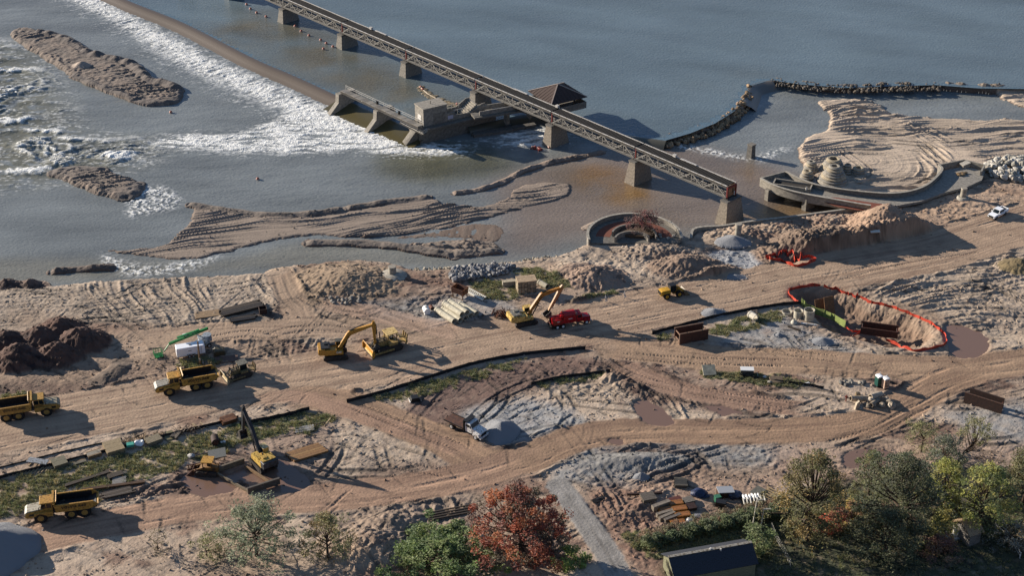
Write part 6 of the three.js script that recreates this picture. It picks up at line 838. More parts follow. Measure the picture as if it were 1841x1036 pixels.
stones('largest stepped cone of stacked concrete rings beside the curved overlook', 1497, 325, 3.9, 1.6, 7); stones('tall stepped ring stack just behind the largest ring cone', 1496, 307, 3.6, 1.9, 6); stones('small ring stack on the far left behind the overlook planter', 1457, 304, 1.9, 1.2, 4); stones('low ring stack nearest the overlook corner', 1450, 317, 1.8, 1.3, 3); stones('ring stack standing right of the ring cones in their shadow', 1542, 311, 2.0, 1.5, 3); stones('single low ring lying flat in the shadow of the ring cones', 1541, 326, 1.2, 1.2, 1, 0.35); stones('small dark ring stack between the ring cones and the right stack', 1522, 310, 1.3, 0.9, 4);

// boxes, plates and blocks
const boxOf = (name, label, cat, p, q, depth, build) => { const a = on(...p), b = on(...q), L = Math.hypot(b[0] - a[0], b[2] - a[2]), t = thing(name, label, cat, a, Math.atan2(-(b[2] - a[2]), b[0] - a[0])); build(t, L); return t; };   // near bottom edge runs from p to q
boxOf('trench_box', 'rusty steel trench box standing on the verge by the black silt fence', 'trench box', [1221, 620], [1272, 610], 3, (t, L) => { part(t, 'side_plate', [box(L, 2.5, 0.18, L / 2, 1.25, 0)], MAT.rust); part(t, 'side_plate', [box(L, 2.5, 0.18, L / 2, 1.25, -2.6)], MAT.rust); for (const x of [0.25, L - 0.25]) for (const y of [0.5, 2.0]) part(t, 'spreader', [rod([x, y, 0], [x, y, -2.6], 0.13)], rust('#8f7461')); part(t, 'top_edge', [box(L + 0.1, 0.14, 0.24, L / 2, 2.55, 0), box(L + 0.1, 0.14, 0.24, L / 2, 2.55, -2.6), box(0.2, 2.5, 0.22, 0, 1.3, 0)], rust('#8a7464')); part(t, 'lug', [box(0.14, 0.4, 0.1, L * 0.25, 2.5, 0.1), box(0.14, 0.4, 0.1, L * 0.78, 2.5, 0.1)], MAT.steel); });
boxOf('trench_box', 'dark rust trench box lying on grey ground at the right edge', 'trench box', [1731, 723], [1799, 744], 3, (t, L) => { part(t, 'side_plate', [box(L, 2.2, 0.2, L / 2, 1.1, 0)], MAT.rustDark); part(t, 'side_plate', [box(L * 0.9, 2.3, 0.2, L * 0.52, 1.5, -1.5)], MAT.rustDark); part(t, 'spreader', [box(0.3, 0.3, 1.4, L - 0.4, 0.4, -0.7), box(0.3, 0.3, 1.4, L - 0.4, 1.7, -0.7), box(0.3, 0.3, 1.4, 0.4, 1.0, -0.7)], MAT.rust); part(t, 'top_edge', [box(L, 0.14, 0.3, L / 2, 2.25, 0)], rust('#5a4236')); });
boxOf('trench_box', 'rust brown trench box half sunk in the orange fenced pit', 'trench box', [1545, 603], [1612, 612], 3, (t, L) => { t.position.y += 0.3; part(t, 'side_plate', [box(L, 1.6, 0.18, L / 2, 0.9, 0)], MAT.rust); part(t, 'side_plate', [box(L, 1.6, 0.18, L / 2, 0.9, -2.6)], MAT.rust); part(t, 'spreader', [rod([0.3, 1.2, 0], [0.3, 1.2, -2.6], 0.13), rod([L - 0.3, 1.2, 0], [L - 0.3, 1.2, -2.6], 0.13)], MAT.rustDark); part(t, 'end_plate', [box(0.14, 1.3, 2.6, L - 0.1, 0.8, -1.3)], rust('#7a4a35')); });
{ const t1 = thing('steel_plate', 'tan steel sheet leaning left of the other in the trench pit', 'steel sheet', on(1472, 560), 0.9), t2 = thing('steel_plate', 'larger tan steel sheet leaning right of the other in the trench pit', 'steel sheet', on(1489, 564), 0.9); for (const [t, w, h] of [[t1, 2.2, 3.2], [t2, 2.4, 4.4]]) { part(t, 'plate', [box(w, h, 0.1, 0, h * 0.4, 0, -0.35, -0.5, 0)], rust('#8a6a48')); part(t, 'brace', [box(0.12, h, 0.12, 0, h * 0.4 - 0.1, -0.25, -0.35, -0.5, 0)], MAT.rust); } }
{ const r = rng(12), t = thing('stone_block', 'square block of stone masonry with a flat cap on the grass', 'masonry block', on(946, 523), 0.2); const w = 4.0, h = 2.9, d = 2.6; part(t, 'core', [box(w - 0.1, h, d - 0.1, 0, h / 2, 0)], conc('#6f675a')); part(t, 'cap', [box(w + 0.2, 0.2, d + 0.2, 0, h + 0.1, 0)], conc('#b39d83')); const mm = ['#a5977f', '#8d8270', '#b8aa92', '#7f7768'].map((c) => conc(c, 0.6)); for (let row = 0; row < 6; row++) { for (let i = 0; i < 6; i++) { const s = w / 6, off = row % 2 ? 0.15 : -0.1; part(t, 'stone', [box(s - 0.06 - r() * 0.06, h / 6 - 0.06, 0.12 + r() * 0.06, -w / 2 + (i + 0.5) * s + off * 0.4, (row + 0.5) * h / 6, d / 2)], mm[Math.floor(r() * 4)]); } for (let i = 0; i < 4; i++) { const s = d / 4; part(t, 'stone', [box(0.12 + r() * 0.06, h / 6 - 0.06, s - 0.06 - r() * 0.05, -w / 2, (row + 0.5) * h / 6, -d / 2 + (i + 0.5) * s)], mm[Math.floor(r() * 4)]); } }
  const b = thing('concrete_wall_block', 'low concrete wall block attached left of the stone block', 'wall block', on(918, 513), 0.2); part(b, 'block', [box(3.6, 1.2, 1.0, 0, 0.5, 0)], MAT.conc); part(b, 'cap', [box(3.7, 0.1, 1.1, 0, 1.15, 0)], conc('#bdb29c')); const f = thing('concrete_footing', 'flat concrete footing slab in front of the stone block', 'slab', on(962, 526), 0.2); part(f, 'slab', [box(5.5, 0.25, 2.2, 0, 0.1, 0)], conc('#a8937c')); part(f, 'kerb', [box(5.5, 0.18, 0.25, 0, 0.3, 1.0)], MAT.conc); }
{ const t = thing('hopper', 'rusty open hopper on legs behind the cream pipe stack', 'hopper', on(827, 534), -0.6); for (const [x, z] of [[-1.3, -0.8], [1.3, -0.8], [-1.3, 0.8], [1.3, 0.8]]) part(t, 'leg', [box(0.16, 1.2, 0.16, x, 0.6, z)], MAT.rust); for (const s of [-1, 1]) { part(t, 'side_plate', [box(3.0, 1.4, 0.1, 0, 1.8, s * 0.95, s * 0.2)], MAT.rust); part(t, 'end_plate', [box(0.1, 1.4, 1.9, s * 1.5, 1.8, 0)], rust('#8a5a30')); } part(t, 'rail', [box(3.2, 0.1, 0.1, 0, 0.25, 1.1), box(0.1, 0.1, 2.4, -1.6, 0.25, 0)], MAT.timber);
  const tr1 = thing('steel_truss', 'white steel truss frame lying on grass right of the hopper', 'truss frame', [0, 0, 0]), a = on(841, 524), b = on(871, 540), L = Math.hypot(b[0] - a[0], b[2] - a[2]); tr1.position.set(...a); tr1.rotation.y = Math.atan2(-(b[2] - a[2]), b[0] - a[0]); const Wm = M('#d3cfc2', { map: null }); part(tr1, 'chord', [box(L, 0.3, 0.3, L / 2, 0.3, 0.5)], Wm); part(tr1, 'chord', [box(L, 0.16, 0.16, L / 2, 0.6, -0.5)], Wm); part(tr1, 'chord', [box(L * 1.15, 0.12, 0.12, L / 2, 0.4, -1.2)], MAT.timber); const w = []; for (let i = 0; i < 10; i++) w.push(bar([i * L / 10, 0.4, 0.5], [(i + 0.5) * L / 10, 0.6, -0.5], 0.08), bar([(i + 0.5) * L / 10, 0.6, -0.5], [(i + 1) * L / 10, 0.4, 0.5], 0.08)); part(tr1, 'lattice', w, Wm);
  const k = thing('water_tank', 'small white tank left of the cream pipe stack', 'tank', on(767, 563), 0.3); part(k, 'tank_shell', [axleCyl(0.7, 1.7, 0, 0.75, 0), box(1.2, 0.3, 1.6, 0, 0.15, 0)], M('#dcdcd8', { map: null })); part(k, 'tank_lid', [cyl(0.25, 0.25, 0.2, 0, 1.5, 0)], MAT.grey); const rs = thing('rusty_drum', 'rusty drum lying just behind the small white tank', 'drum', on(776, 556), 0.4); part(rs, 'drum_shell', [axleCyl(0.42, 1.2, 0, 0.42, 0)], rust('#6a3c28')); part(rs, 'drum_lid', [axleCyl(0.44, 0.08, 0, 0.42, 0.6)], MAT.rustDark); }
{ // toilets
  const make = (label, x, y, col, roofc) => { const t = thing('portable_toilet', label, 'portable toilet', on(x, y), 0.35); part(t, 'cabin', [box(1.15, 2.05, 1.15, 0, 1.1, 0)], M(col, { map: null, rough: 0.5 })); part(t, 'door', [box(0.8, 1.8, 0.05, 0, 1.1, 0.6)], M(col, { map: T.wear, rough: 0.5 })); part(t, 'roof', [prism([[-0.62, 2.12], [-0.6, 2.26], [-0.3, 2.4], [0.3, 2.4], [0.6, 2.26], [0.62, 2.12]], 1.25)], M(roofc, { map: null, rough: 0.4 })); part(t, 'vent_pipe', [cyl(0.06, 0.06, 0.5, 0.4, 2.5, -0.4)], MAT.white); part(t, 'skid', [box(1.2, 0.12, 1.2, 0, 0.06, 0)], MAT.black); };
  make('dark green portable toilet with a white roof', 1578, 693, '#0f4038', '#e6e6e6'); make('tan portable toilet with a white roof', 1590, 697, '#b59a86', '#dcdad6');
}
{ // rubble by the toilets
  const t = thing('concrete_rubble', 'pile of broken concrete pipes and lumps near the portable toilets', 'rubble pile', on(1568, 724)), mm = [conc('#a99a88'), conc('#8f8375'), conc('#bdb0a0')]; [[-2.2, 0.7, -0.8, 4.2, 0.55, 0.2], [-0.4, 0.5, 0.6, 3.4, 0.5, 0.9], [1.2, 0.9, -0.5, 3.0, 0.6, 0.6]].forEach(([x, y, z, l, r, a], i) => { const g = lathePipe(r, 0.14, l); part(t, 'broken_pipe', [tr(g, x, y, z, 0, 0, Math.PI / 2 - 0.15).rotateY(a)], mm[i]); }); const r = rng(6); for (let i = 0; i < 14; i++) part(t, 'lump', [tr(rock(0.35 + r() * 0.4, 40 + i), 0.5 + (r() - 0.4) * 5, 0.3 + r() * 0.4, (r() - 0.4) * 3)], mm[i % 3]);
  const b = thing('tilted_slab', 'pale concrete slab standing on edge by the rubble pile', 'slab', on(1540, 735), 0.4); part(b, 'slab', [prism([[-0.6, 0], [-0.3, 1.4], [0.25, 1.8], [0.6, 0]], 0.5)], conc('#c4b7a4')); part(b, 'slab_foot', [tr(rock(0.45, 93), 0.5, 0.1, 0.3)], MAT.conc); const s = thing('red_standpipe', 'thin red standpipe and bent hose left of the rubble pile', 'standpipe', on(1520, 722)); part(s, 'pipe_stem', [cyl(0.1, 0.1, 1.5, 0, 0.7, 0), box(0.6, 0.2, 0.2, 0, 1.1, 0)], M('#8d3a2a', { map: T.rust })); part(s, 'hose', [new THREE.TubeGeometry(new THREE.CatmullRomCurve3([V(0, 0.8, 0), V(1.2, 0.9, 0.2), V(2.4, 0.6, 0.6), V(3.2, 0.1, 1.6)]), 20, 0.1, 6)], MAT.darkTimber); const lg = thing('round_stone', 'round tan boulder behind the broken pipes', 'boulder', on(1541, 712)); part(lg, 'boulder_stone', [tr(rock(0.6, 77), 0, 0.4, 0)], conc('#9a8668')); part(lg, 'chip', [tr(rock(0.2, 78), 0.9, 0.1, 0.2)], conc('#9a8668'));
}
// loose slabs and lumber
function stack(name, label, cat, p, q, n, rows, { w = 0.3, h = 0.18, gap = 0.04, mat = [MAT.timber], jitter = 0.03, yaw = 0, across = false, y0 = 0.12, bear = true, partName = 'plank' } = {}) {
  const a = on(...p), b = on(...q), L = Math.hypot(b[0] - a[0], b[2] - a[2]), t = thing(name, label, cat, [(a[0] + b[0]) / 2, (a[1] + b[1]) / 2, (a[2] + b[2]) / 2], Math.atan2(-(b[2] - a[2]), b[0] - a[0])), r = rng(Math.round(p[0] * 7 + p[1])), W = n * (w + gap);
  for (let j = 0; j < rows; j++) for (let i = 0; i < n; i++) part(t, partName, [box(L * (1 - r() * jitter), h, w, (r() - 0.5) * jitter * L, y0 + (j + 0.5) * (h + 0.02), -W / 2 + (i + 0.5) * (w + gap), 0, (r() - 0.5) * jitter * 0.6)], mat[Math.floor(r() * mat.length)]);
  if (bear) for (const s of [-0.35, 0, 0.35]) part(t, 'bearer', [box(0.16, 0.14, W + 0.5, s * L, 0.06, 0)], MAT.paleTimber); return t;
}
stack('lumber_pile', 'long dark timbers stacked on the sandy bank', 'lumber pile', [397, 566], [472, 550], 8, 2, { w: 0.32, h: 0.28, mat: [MAT.darkTimber, M('#2e2c2e', { map: T.wood })], jitter: 0.1 }); stack('lumber_pile', 'shorter dark timbers fanned out below the long timber stack', 'lumber pile', [413, 578], [462, 570], 6, 1, { w: 0.3, h: 0.3, mat: [MAT.darkTimber, M('#2a282a', { map: T.wood })], jitter: 0.12 });
boxOf('plywood_sheet', 'pale plywood sheet stack at the left end of the dark timbers', 'sheet stack', [353, 575], [397, 567], 2, (t, L) => { for (let i = 0; i < 3; i++) part(t, 'sheet', [box(L, 0.09, 2.6, L / 2, 0.1 + i * 0.1, -1.3, 0, 0.01 * i)], M('#b39b7c', { map: T.wood })); });
boxOf('steel_bin', 'dark open steel bin at the right end of the dark timbers', 'bin', [468, 567], [481, 565], 2, (t, L) => { part(t, 'side_plate', [box(L, 1.2, 0.08, L / 2, 0.7, 0), box(L, 1.2, 0.08, L / 2, 0.7, -1.6)], MAT.rustDark); part(t, 'end_plate', [box(0.08, 1.2, 1.6, 0, 0.7, -0.8), box(0.08, 1.2, 1.6, L, 0.7, -0.8)], MAT.rustDark); part(t, 'bin_floor', [box(L, 0.08, 1.6, L / 2, 0.15, -0.8)], MAT.steel); });
// lumber row along the silt fence at lower left
const woods = [MAT.timber, MAT.paleTimber, M('#8f8d80', { map: T.wood, s: 0.6 })];
stack('lumber_pile', 'grey steel beams and boards leaning at the left end of the lumber row', 'lumber pile', [52, 832], [88, 838], 5, 1, { w: 0.25, h: 0.12, mat: [M('#8f959c', { map: T.wear })], y0: 0.7 }); stack('lumber_pile', 'pale grey sheet pile just right of the leaning steel beams', 'sheet pile', [96, 839], [121, 831], 2, 4, { w: 1.3, h: 0.16, mat: [M('#8d8b78', { map: T.wood })] }); stack('lumber_pile', 'low open bundle of boards with pale ends in the lumber row', 'lumber pile', [128, 835], [155, 827], 5, 1, { mat: woods }); stack('lumber_pile', 'bundle of white topped boards left of the wide tan sheets', 'lumber pile', [158, 823], [182, 816], 5, 3, { w: 0.3, mat: [M('#b9b7ae', { map: T.wood }), MAT.timber] }); stack('lumber_pile', 'widest tan sheet stack in the lumber row', 'sheet pile', [190, 812], [222, 803], 3, 5, { w: 1.2, h: 0.13, mat: [M('#b8a98a', { map: T.wood, s: 0.4 })] }); stack('lumber_pile', 'long pale plank stack right of the white sacks', 'lumber pile', [264, 799], [290, 790], 6, 4, { w: 0.3, h: 0.15, mat: [M('#a9a18c', { map: T.wood })] }); stack('lumber_pile', 'flat green grey sheet on the ground in the lumber row', 'sheet pile', [296, 787], [314, 782], 2, 1, { w: 1.4, h: 0.1, mat: [M('#8f8c6c', { map: T.wood })] }); stack('lumber_pile', 'angled grey beams before the brush heap', 'lumber pile', [312, 790], [324, 778], 4, 2, { w: 0.3, h: 0.2, mat: [M('#8c8478', { map: T.wood }), M('#6e6860', { map: T.wood })], jitter: 0.15 }); stack('lumber_pile', 'stack of brown planks with light ends near the excavator boom', 'lumber pile', [398, 762], [425, 754], 7, 4, { w: 0.26, h: 0.16, mat: [M('#8a5f3c', { map: T.wood }), M('#6e4a30', { map: T.wood })], jitter: 0.12 }); stack('lumber_pile', 'loose pale boards under the raised excavator boom', 'lumber pile', [428, 757], [446, 750], 3, 1, { mat: [MAT.paleTimber], jitter: 0.3 });
for (const [x, y, l] of [[355, 768, 'pale batten on the dirt, left of a pair'], [369, 766, 'pale batten on the dirt, right of a pair'], [398, 771, 'pale batten lying by the brown plank stack']]) { const t = thing('batten', l, 'batten', on(x, y), -0.75); part(t, 'batten_board', [box(2.8, 0.16, 0.18, 0, 0.14, 0)], M('#cfc0a2', { map: T.wood })); part(t, 'batten_block', [box(0.3, 0.12, 0.3, 1.0, 0.05, 0)], MAT.timber); }
{ const t = thing('pallet_rack', 'row of pale dunnage timbers laid side by side at far left', 'dunnage', on(62, 848), 0.25); for (let i = 0; i < 13; i++) part(t, 'timber', [box(0.16, 0.16, 1.8, -4 + i * 0.64, 0.14, 0.1 * Math.sin(i * 5), 0, -0.5 + 0.1 * Math.sin(i * 9))], MAT.paleTimber); part(t, 'bearer', [box(8.4, 0.1, 0.14, 0, 0.05, 0)], MAT.timber);
  const s1 = thing('sack', 'white plastic sack in the lumber row', 'sack', on(252, 801)); part(s1, 'sack_body', [tr(rock(0.75, 21, 1.3, 0.8, 0.9, 2), 0, 0.5, 0)], M('#d9d9d9', { map: null, rough: 0.5 })); part(s1, 'sack_neck', [tr(rock(0.25, 22), 0.6, 1.0, 0)], M('#e6e6e6', { map: null })); const s2 = thing('wrapped_bundle', 'teal wrapped bundle left of the white sack', 'bundle', on(236, 806), 0.25); part(s2, 'wrapping', [box(1.3, 0.5, 1.0, 0, 0.8, 0)], M('#3c8f7f', { map: null })); part(s2, 'leg', [box(0.1, 0.6, 0.1, -0.55, 0.3, 0.4), box(0.1, 0.6, 0.1, 0.55, 0.3, 0.4), box(0.1, 0.6, 0.1, -0.55, 0.3, -0.4), box(0.1, 0.6, 0.1, 0.55, 0.3, -0.4)], MAT.timber);
  const r = rng(31), b1 = thing('branch_heap', 'heap of loose sticks and slats behind the white sack', 'stick heap', on(262, 788), 0.2), g1 = []; for (let i = 0; i < 60; i++) { const x = (r() - 0.5) * 8, z = (r() - 0.5) * 1.6, a = r() * 3.1, l = 0.5 + r(); g1.push(box(l * 1.6, 0.09, 0.11, x, 0.1 + r() * 0.5, z, 0, a, (r() - 0.5) * 0.5)); } part(b1, 'slats', g1.slice(0, 30), MAT.timber).userData.kind = 'stuff'; part(b1, 'sticks', g1.slice(30), MAT.darkTimber).userData.kind = 'stuff';
  const b2 = thing('brush_heap', 'brown brush heap between the grey beams and pale battens', 'brush heap', on(340, 776), 0.2), g2 = []; for (let i = 0; i < 120; i++) { const a = r() * 6.28, q = r() * 1.6; g2.push(bar([Math.cos(a) * q * 1.8, 0.1 + r() * 0.3, Math.sin(a) * q], [Math.cos(a) * q * 1.8 + (r() - 0.5) * 1.6, 0.3 + r() * 0.8, Math.sin(a) * q + (r() - 0.5) * 1.2], 0.05)); } part(b2, 'twigs', g2, M('#5e4634', { map: T.wood })).userData.kind = 'stuff'; }
// old timbers in the weeds above the lower dump truck
stack('lumber_pile', 'long dark beam lying among the weeds above the dump truck', 'lumber pile', [118, 876], [198, 850], 2, 1, { w: 0.35, h: 0.3, mat: [MAT.darkTimber], bear: false }); stack('lumber_pile', 'bundle of dark beams in weeds right of the long dark beam', 'lumber pile', [196, 862], [222, 853], 4, 2, { w: 0.3, h: 0.24, mat: [MAT.darkTimber] }); stack('lumber_pile', 'grey pallet of blocks in the weeds', 'pallet', [203, 868], [228, 866], 5, 1, { w: 0.4, h: 0.3, mat: [M('#8c8a88', { map: T.concrete })] }); stack('lumber_pile', 'very long brown beam pair running right beneath the grey pallet', 'lumber pile', [150, 884], [262, 868], 2, 1, { w: 0.32, h: 0.35, mat: [M('#6a5138', { map: T.wood })], bear: false }); stack('lumber_pile', 'sheaf of grey timbers nearest the dump truck tail', 'lumber pile', [184, 896], [242, 880], 6, 1, { w: 0.28, h: 0.26, mat: [M('#77706a', { map: T.wood }), MAT.darkTimber], jitter: 0.14 });
// plank frame in the mud
{ const t = thing('plank_frame', 'open rectangular frame of long planks around muddy water', 'plank frame', [0, 0, 0]); const pl = (p, q, h, w, m) => { const a = on(...p), b = on(...q); part(t, 'plank', [bar([a[0], LAND + h / 2, a[2]], [b[0], LAND + h / 2, b[2]], w, h)], m); }; pl([388, 853], [440, 833], 1.1, 0.4, M('#8d8474', { map: T.wood })); pl([392, 856], [448, 886], 0.5, 0.3, M('#9a8f7c', { map: T.wood })); pl([442, 843], [488, 873], 0.5, 0.3, M('#a38a6c', { map: T.wood })); pl([446, 888], [504, 872], 1.3, 0.4, M('#6e6a66', { map: T.wood }));
  const a = thing('crane_mat', 'wide tan crane mat lying right of the dark boomed excavator', 'crane mat', [0, 0, 0]), c = [[512, 819], [572, 799], [592, 814], [530, 832]].map((p) => on(...p)); for (let i = 0; i < 5; i++) { const q = (k, s) => lerp(c[0][k], c[3][k], s), e = (k, s) => lerp(c[1][k], c[2][k], s), s = (i + 0.5) / 5, wd = Math.hypot(c[3][0] - c[0][0], c[3][2] - c[0][2]) / 5 - 0.04; part(a, 'mat_timber', [bar([q(0, s), LAND + 0.3, q(2, s)], [e(0, s), LAND + 0.3, e(2, s)], wd, 0.35)], M(['#b08a5e', '#a5825a', '#b99668'][i % 3], { map: T.wood, s: 0.4 })); }
  const g = thing('tin_sheet', 'grey tin sheet on the mud behind the crane mat', 'sheet', on(548, 772), 0.2); part(g, 'sheet', [box(3.6, 0.06, 1.8, 0, 0.15, 0, 0, 0, 0.05)], M('#9a9a9c', { map: T.wear })); part(g, 'sheet_rib', [box(3.6, 0.05, 0.1, 0, 0.2, 0.4), box(3.6, 0.05, 0.1, 0, 0.2, -0.4)], MAT.grey); const k = thing('saw_horse', 'dark sawhorse with a leaning board at the grass strip end', 'sawhorse', on(577, 768), 0.4); part(k, 'top_rail', [box(2.0, 0.14, 0.14, 0, 0.9, 0)], MAT.darkTimber); for (const x of [-0.8, 0.8]) for (const s of [-1, 1]) part(k, 'leg', [bar([x, 0.9, 0], [x, 0, s * 0.4], 0.1)], MAT.darkTimber); part(k, 'board', [bar([0.6, 0.2, 0.2], [2.2, 1.1, -0.6], 0.2, 0.06)], MAT.paleTimber); }
{ const t = thing('rusty_drum', 'dark rust brown drum at the weeds behind the grated panel', 'drum', on(388, 797), 0.3); part(t, 'drum_shell', [axleCyl(0.75, 2.0, 0, 0.75, 0)], MAT.rustDark); part(t, 'drum_lid', [axleCyl(0.5, 0.1, 0, 0.75, 1.02)], MAT.rust); const w = thing('white_block', 'white block lying by the dark rust drum', 'block', on(402, 797)); part(w, 'block_body', [box(0.9, 0.3, 0.5, 0, 0.2, 0, 0, 0.3)], MAT.white); part(w, 'block_strap', [box(0.12, 0.32, 0.52, 0, 0.2, 0, 0, 0.3)], MAT.grey); const e = thing('engine_block', 'grey and white machine part lying in the grass left of the loader', 'machine part', on(344, 822)); part(e, 'casting', [tr(rock(0.6, 61, 1.4, 0.6, 0.8), 0, 0.3, 0)], M('#b8b8b6', { map: T.wear })); part(e, 'shaft', [rod([0.5, 0.3, 0], [3.6, 0.5, -0.8], 0.12)], MAT.steel); }
// verge slabs, toilets' neighbours
boxOf('concrete_slab', 'tilted pale concrete slab on the weedy verge', 'slab', [1264, 676], [1287, 675], 2, (t, L) => { part(t, 'slab', [box(L, 0.3, 2.4, L / 2, 0.7, -0.9, 0.45)], conc('#b5b09c')); part(t, 'slab_prop', [box(L * 0.8, 0.6, 0.4, L / 2, 0.3, -1.6)], MAT.concDark); }); boxOf('tool_box', 'dark box with a white lid on the weedy verge', 'box', [1331, 675], [1354, 676], 2, (t, L) => { part(t, 'box_body', [box(L, 1.1, 1.3, L / 2, 0.55, -0.65)], M('#4b4c4a')); part(t, 'lid', [box(L + 0.1, 0.14, 1.4, L / 2, 1.17, -0.65)], M('#cfcfcc', { map: null })); });
{ const a = thing('survey_stake', 'white survey stake on the verge right of the lidded box', 'stake', on(1361, 677), 0.2); part(a, 'stake_post', [box(0.14, 1.1, 0.1, 0, 0.5, 0, 0, 0, 0.25)], MAT.white); part(a, 'stake_flag', [box(0.3, 0.2, 0.03, 0.1, 1.0, 0)], MAT.orange); const b = thing('white_bags', 'crumpled white bags on the verge right of the survey stake', 'bags', on(1374, 680)); part(b, 'bag', [tr(rock(0.35, 71), 0, 0.25, 0)], MAT.white); part(b, 'bag', [tr(rock(0.28, 72), -0.4, 0.2, 0.4)], MAT.white); const c = thing('broken_slab', 'broken tan slab leaning on the verge end of the silt fence', 'slab', on(1395, 686)); part(c, 'slab', [box(2.6, 0.2, 1.6, 0, 0.4, 0, 0.3, 0.1)], conc('#9a846c')); part(c, 'slab_chunk', [tr(rock(0.4, 73), -1.4, 0.2, 0.5)], MAT.conc); const d = thing('rubble_heap', 'small grey rubble heap between the verge and the portable toilets', 'rubble', on(1530, 690)), r = rng(19); for (let i = 0; i < 18; i++) part(d, 'rubble_stone', [tr(rock(0.25 + r() * 0.3, 100 + i), (r() - 0.5) * 5, 0.2, (r() - 0.5) * 1.6)], [MAT.conc, MAT.concDark][i % 2]); const q = thing('white_rag', 'white sheet scrap at the end of the verge silt fence', 'sheet', on(1448, 691)); part(q, 'scrap', [box(1.3, 0.12, 0.4, 0, 0.2, 0, 0.1, 0.2, 0.1)], MAT.white); part(q, 'scrap_fold', [box(0.5, 0.2, 0.3, 0.5, 0.25, 0.1, 0.2, 0.5)], MAT.white); const wf = thing('upturned_bin', 'upturned dark bin with white edge on the grass strip below the bulldozer', 'bin', on(746, 720), 0.3); part(wf, 'bin_shell', [prism([[-1, 0], [-0.7, 0.9], [0.7, 0.9], [1, 0]], 1.4)], MAT.black); part(wf, 'bin_edge', [box(0.15, 0.2, 1.5, -1.05, 0.15, 0, 0, 0, 0.4), box(0.12, 0.5, 0.12, 1.1, 0.3, 0.6)], MAT.white); for (const [x, y, l] of [[1088, 543, 'white marker flag on the weedy bank, left of two'], [1122, 536, 'white marker flag on the weedy bank, right of two']]) { const f = thing('marker_flag', l, 'marker flag', on(x, y)); part(f, 'flag_staff', [cyl(0.05, 0.05, 1.6, 0, 0.8, 0)], MAT.white); part(f, 'flag_cloth', [prism([[0, 1.5], [0.55, 0.2], [0.1, 0.15], [-0.15, 0.8]], 0.06, 0, 0.01)], MAT.white); } }
// gravel heaps
const gravelMat = new THREE.MeshStandardMaterial({ color: new THREE.Color(0.27, 0.275, 0.285), roughness: 0.95, map: rep(T.grain, 3), bumpMap: rep(T.grainBump, 4), bumpScale: 0.06 });
function heap(label, x, y, rx, rz, h, seed, yaw = 0, mat = gravelMat) { const p = on(x, y), t = thing('gravel_pile', label, 'gravel pile', [p[0], p[1] - 0.15, p[2]], yaw), n = 44, m = 20, pos = [], ix = []; for (let j = 0; j <= m; j++) for (let i = 0; i < n; i++) { const a = i / n * 6.2832, q = j / m, k = 1 + 0.16 * fbm(Math.cos(a) * 1.6 + seed, Math.sin(a) * 1.6, 3); pos.push(Math.cos(a) * rx * q * k, h * Math.pow(1 - Math.sqrt(q * q + 0.006) + 0.07, 1.05) * (1 + 0.1 * fbm(q * 4 + seed, a * 2, 2) * q) - (j === m ? 0.3 : 0), Math.sin(a) * rz * q * k); if (j) { const c = (i + 1) % n; ix.push((j - 1) * n + i, (j - 1) * n + c, j * n + i, (j - 1) * n + c, j * n + c, j * n + i); } } const g = new THREE.BufferGeometry(); g.setAttribute('position', new THREE.BufferAttribute(new Float32Array(pos), 3)); g.setIndex(ix); part(t, 'gravel_slope', [g], mat, 1.5); const r = rng(seed), s = []; for (let i = 0; i < 40; i++) { const a = r() * 6.28, q = 0.85 + r() * 0.3; s.push(tr(rock(0.08 + r() * 0.12, i + seed, 1, 1, 1, 0), Math.cos(a) * rx * q, 0.12, Math.sin(a) * rz * q)); } part(t, 'spilled_gravel', s, mat).userData.kind = 'stuff'; }
heap('grey gravel pile right in front of the white flatbed truck', 900, 777, 3.5, 4.4, 2.4, 3); heap('low grey gravel pile on the haul road by the black silt fence', 1283, 563, 2.9, 2.2, 1.2, 5); heap('big dark grey gravel pile at the bottom left corner', -14, 990, 8.2, 7.5, 4.4, 7); heap('small grey gravel pile in front of the manhole rings', 1478, 614, 2.6, 1.8, 1.0, 9); heap('tiny grey gravel pile by the tracks left of the manhole cone', 1400, 603, 1.0, 0.8, 0.8, 11); heap('grey gravel mound around the tall round column by the bridge end', 1318, 434, 4.2, 3.2, 1.5, 13); heap('low pale gravel pile under the spoil ridge', 1322, 498, 2.6, 1.6, 0.7, 15); heap('tiny dark gravel heap on the grey yard behind the manhole lane', 1152, 858, 1.7, 1.3, 1.2, 17);
// riprap
function rocks(name, label, poly, h, n, r0, r1, hex, heightAt, seed) { const t = thing(name, label, 'rock pile', [0, 0, 0]), r = rng(seed), mm = hex.map((c) => conc(c, 0.5)), gs = Array.from({ length: 7 }, (_, i) => fin([rock(1, seed * 10 + i, 1.15, 0.8, 0.95)], 0.3)); const P = poly.map((p) => U(p[0], p[1], h)), xs = P.map((p) => p[0]), zs = P.map((p) => p[1]); let c = 0, guard = 0; while (c < n && guard++ < 9000) { const x = lerp(Math.min(...xs), Math.max(...xs), r()), z = lerp(Math.min(...zs), Math.max(...zs), r()); let ins = false; for (let i = 0, j = P.length - 1; i < P.length; j = i++) if ((P[i][1] > z) !== (P[j][1] > z) && x < (P[j][0] - P[i][0]) * (z - P[i][1]) / (P[j][1] - P[i][1]) + P[i][0]) ins = !ins; if (!ins) continue; const s = lerp(r0, r1, r() * r()), m = new THREE.Mesh(gs[c % 7], mm[Math.floor(r() * mm.length)]); m.name = 'rock'; m.scale.setScalar(s); m.position.set(x, heightAt(x, z, r), z); m.rotation.set(r() * 6, r() * 6, r() * 6); t.add(m); c++; } return t; }
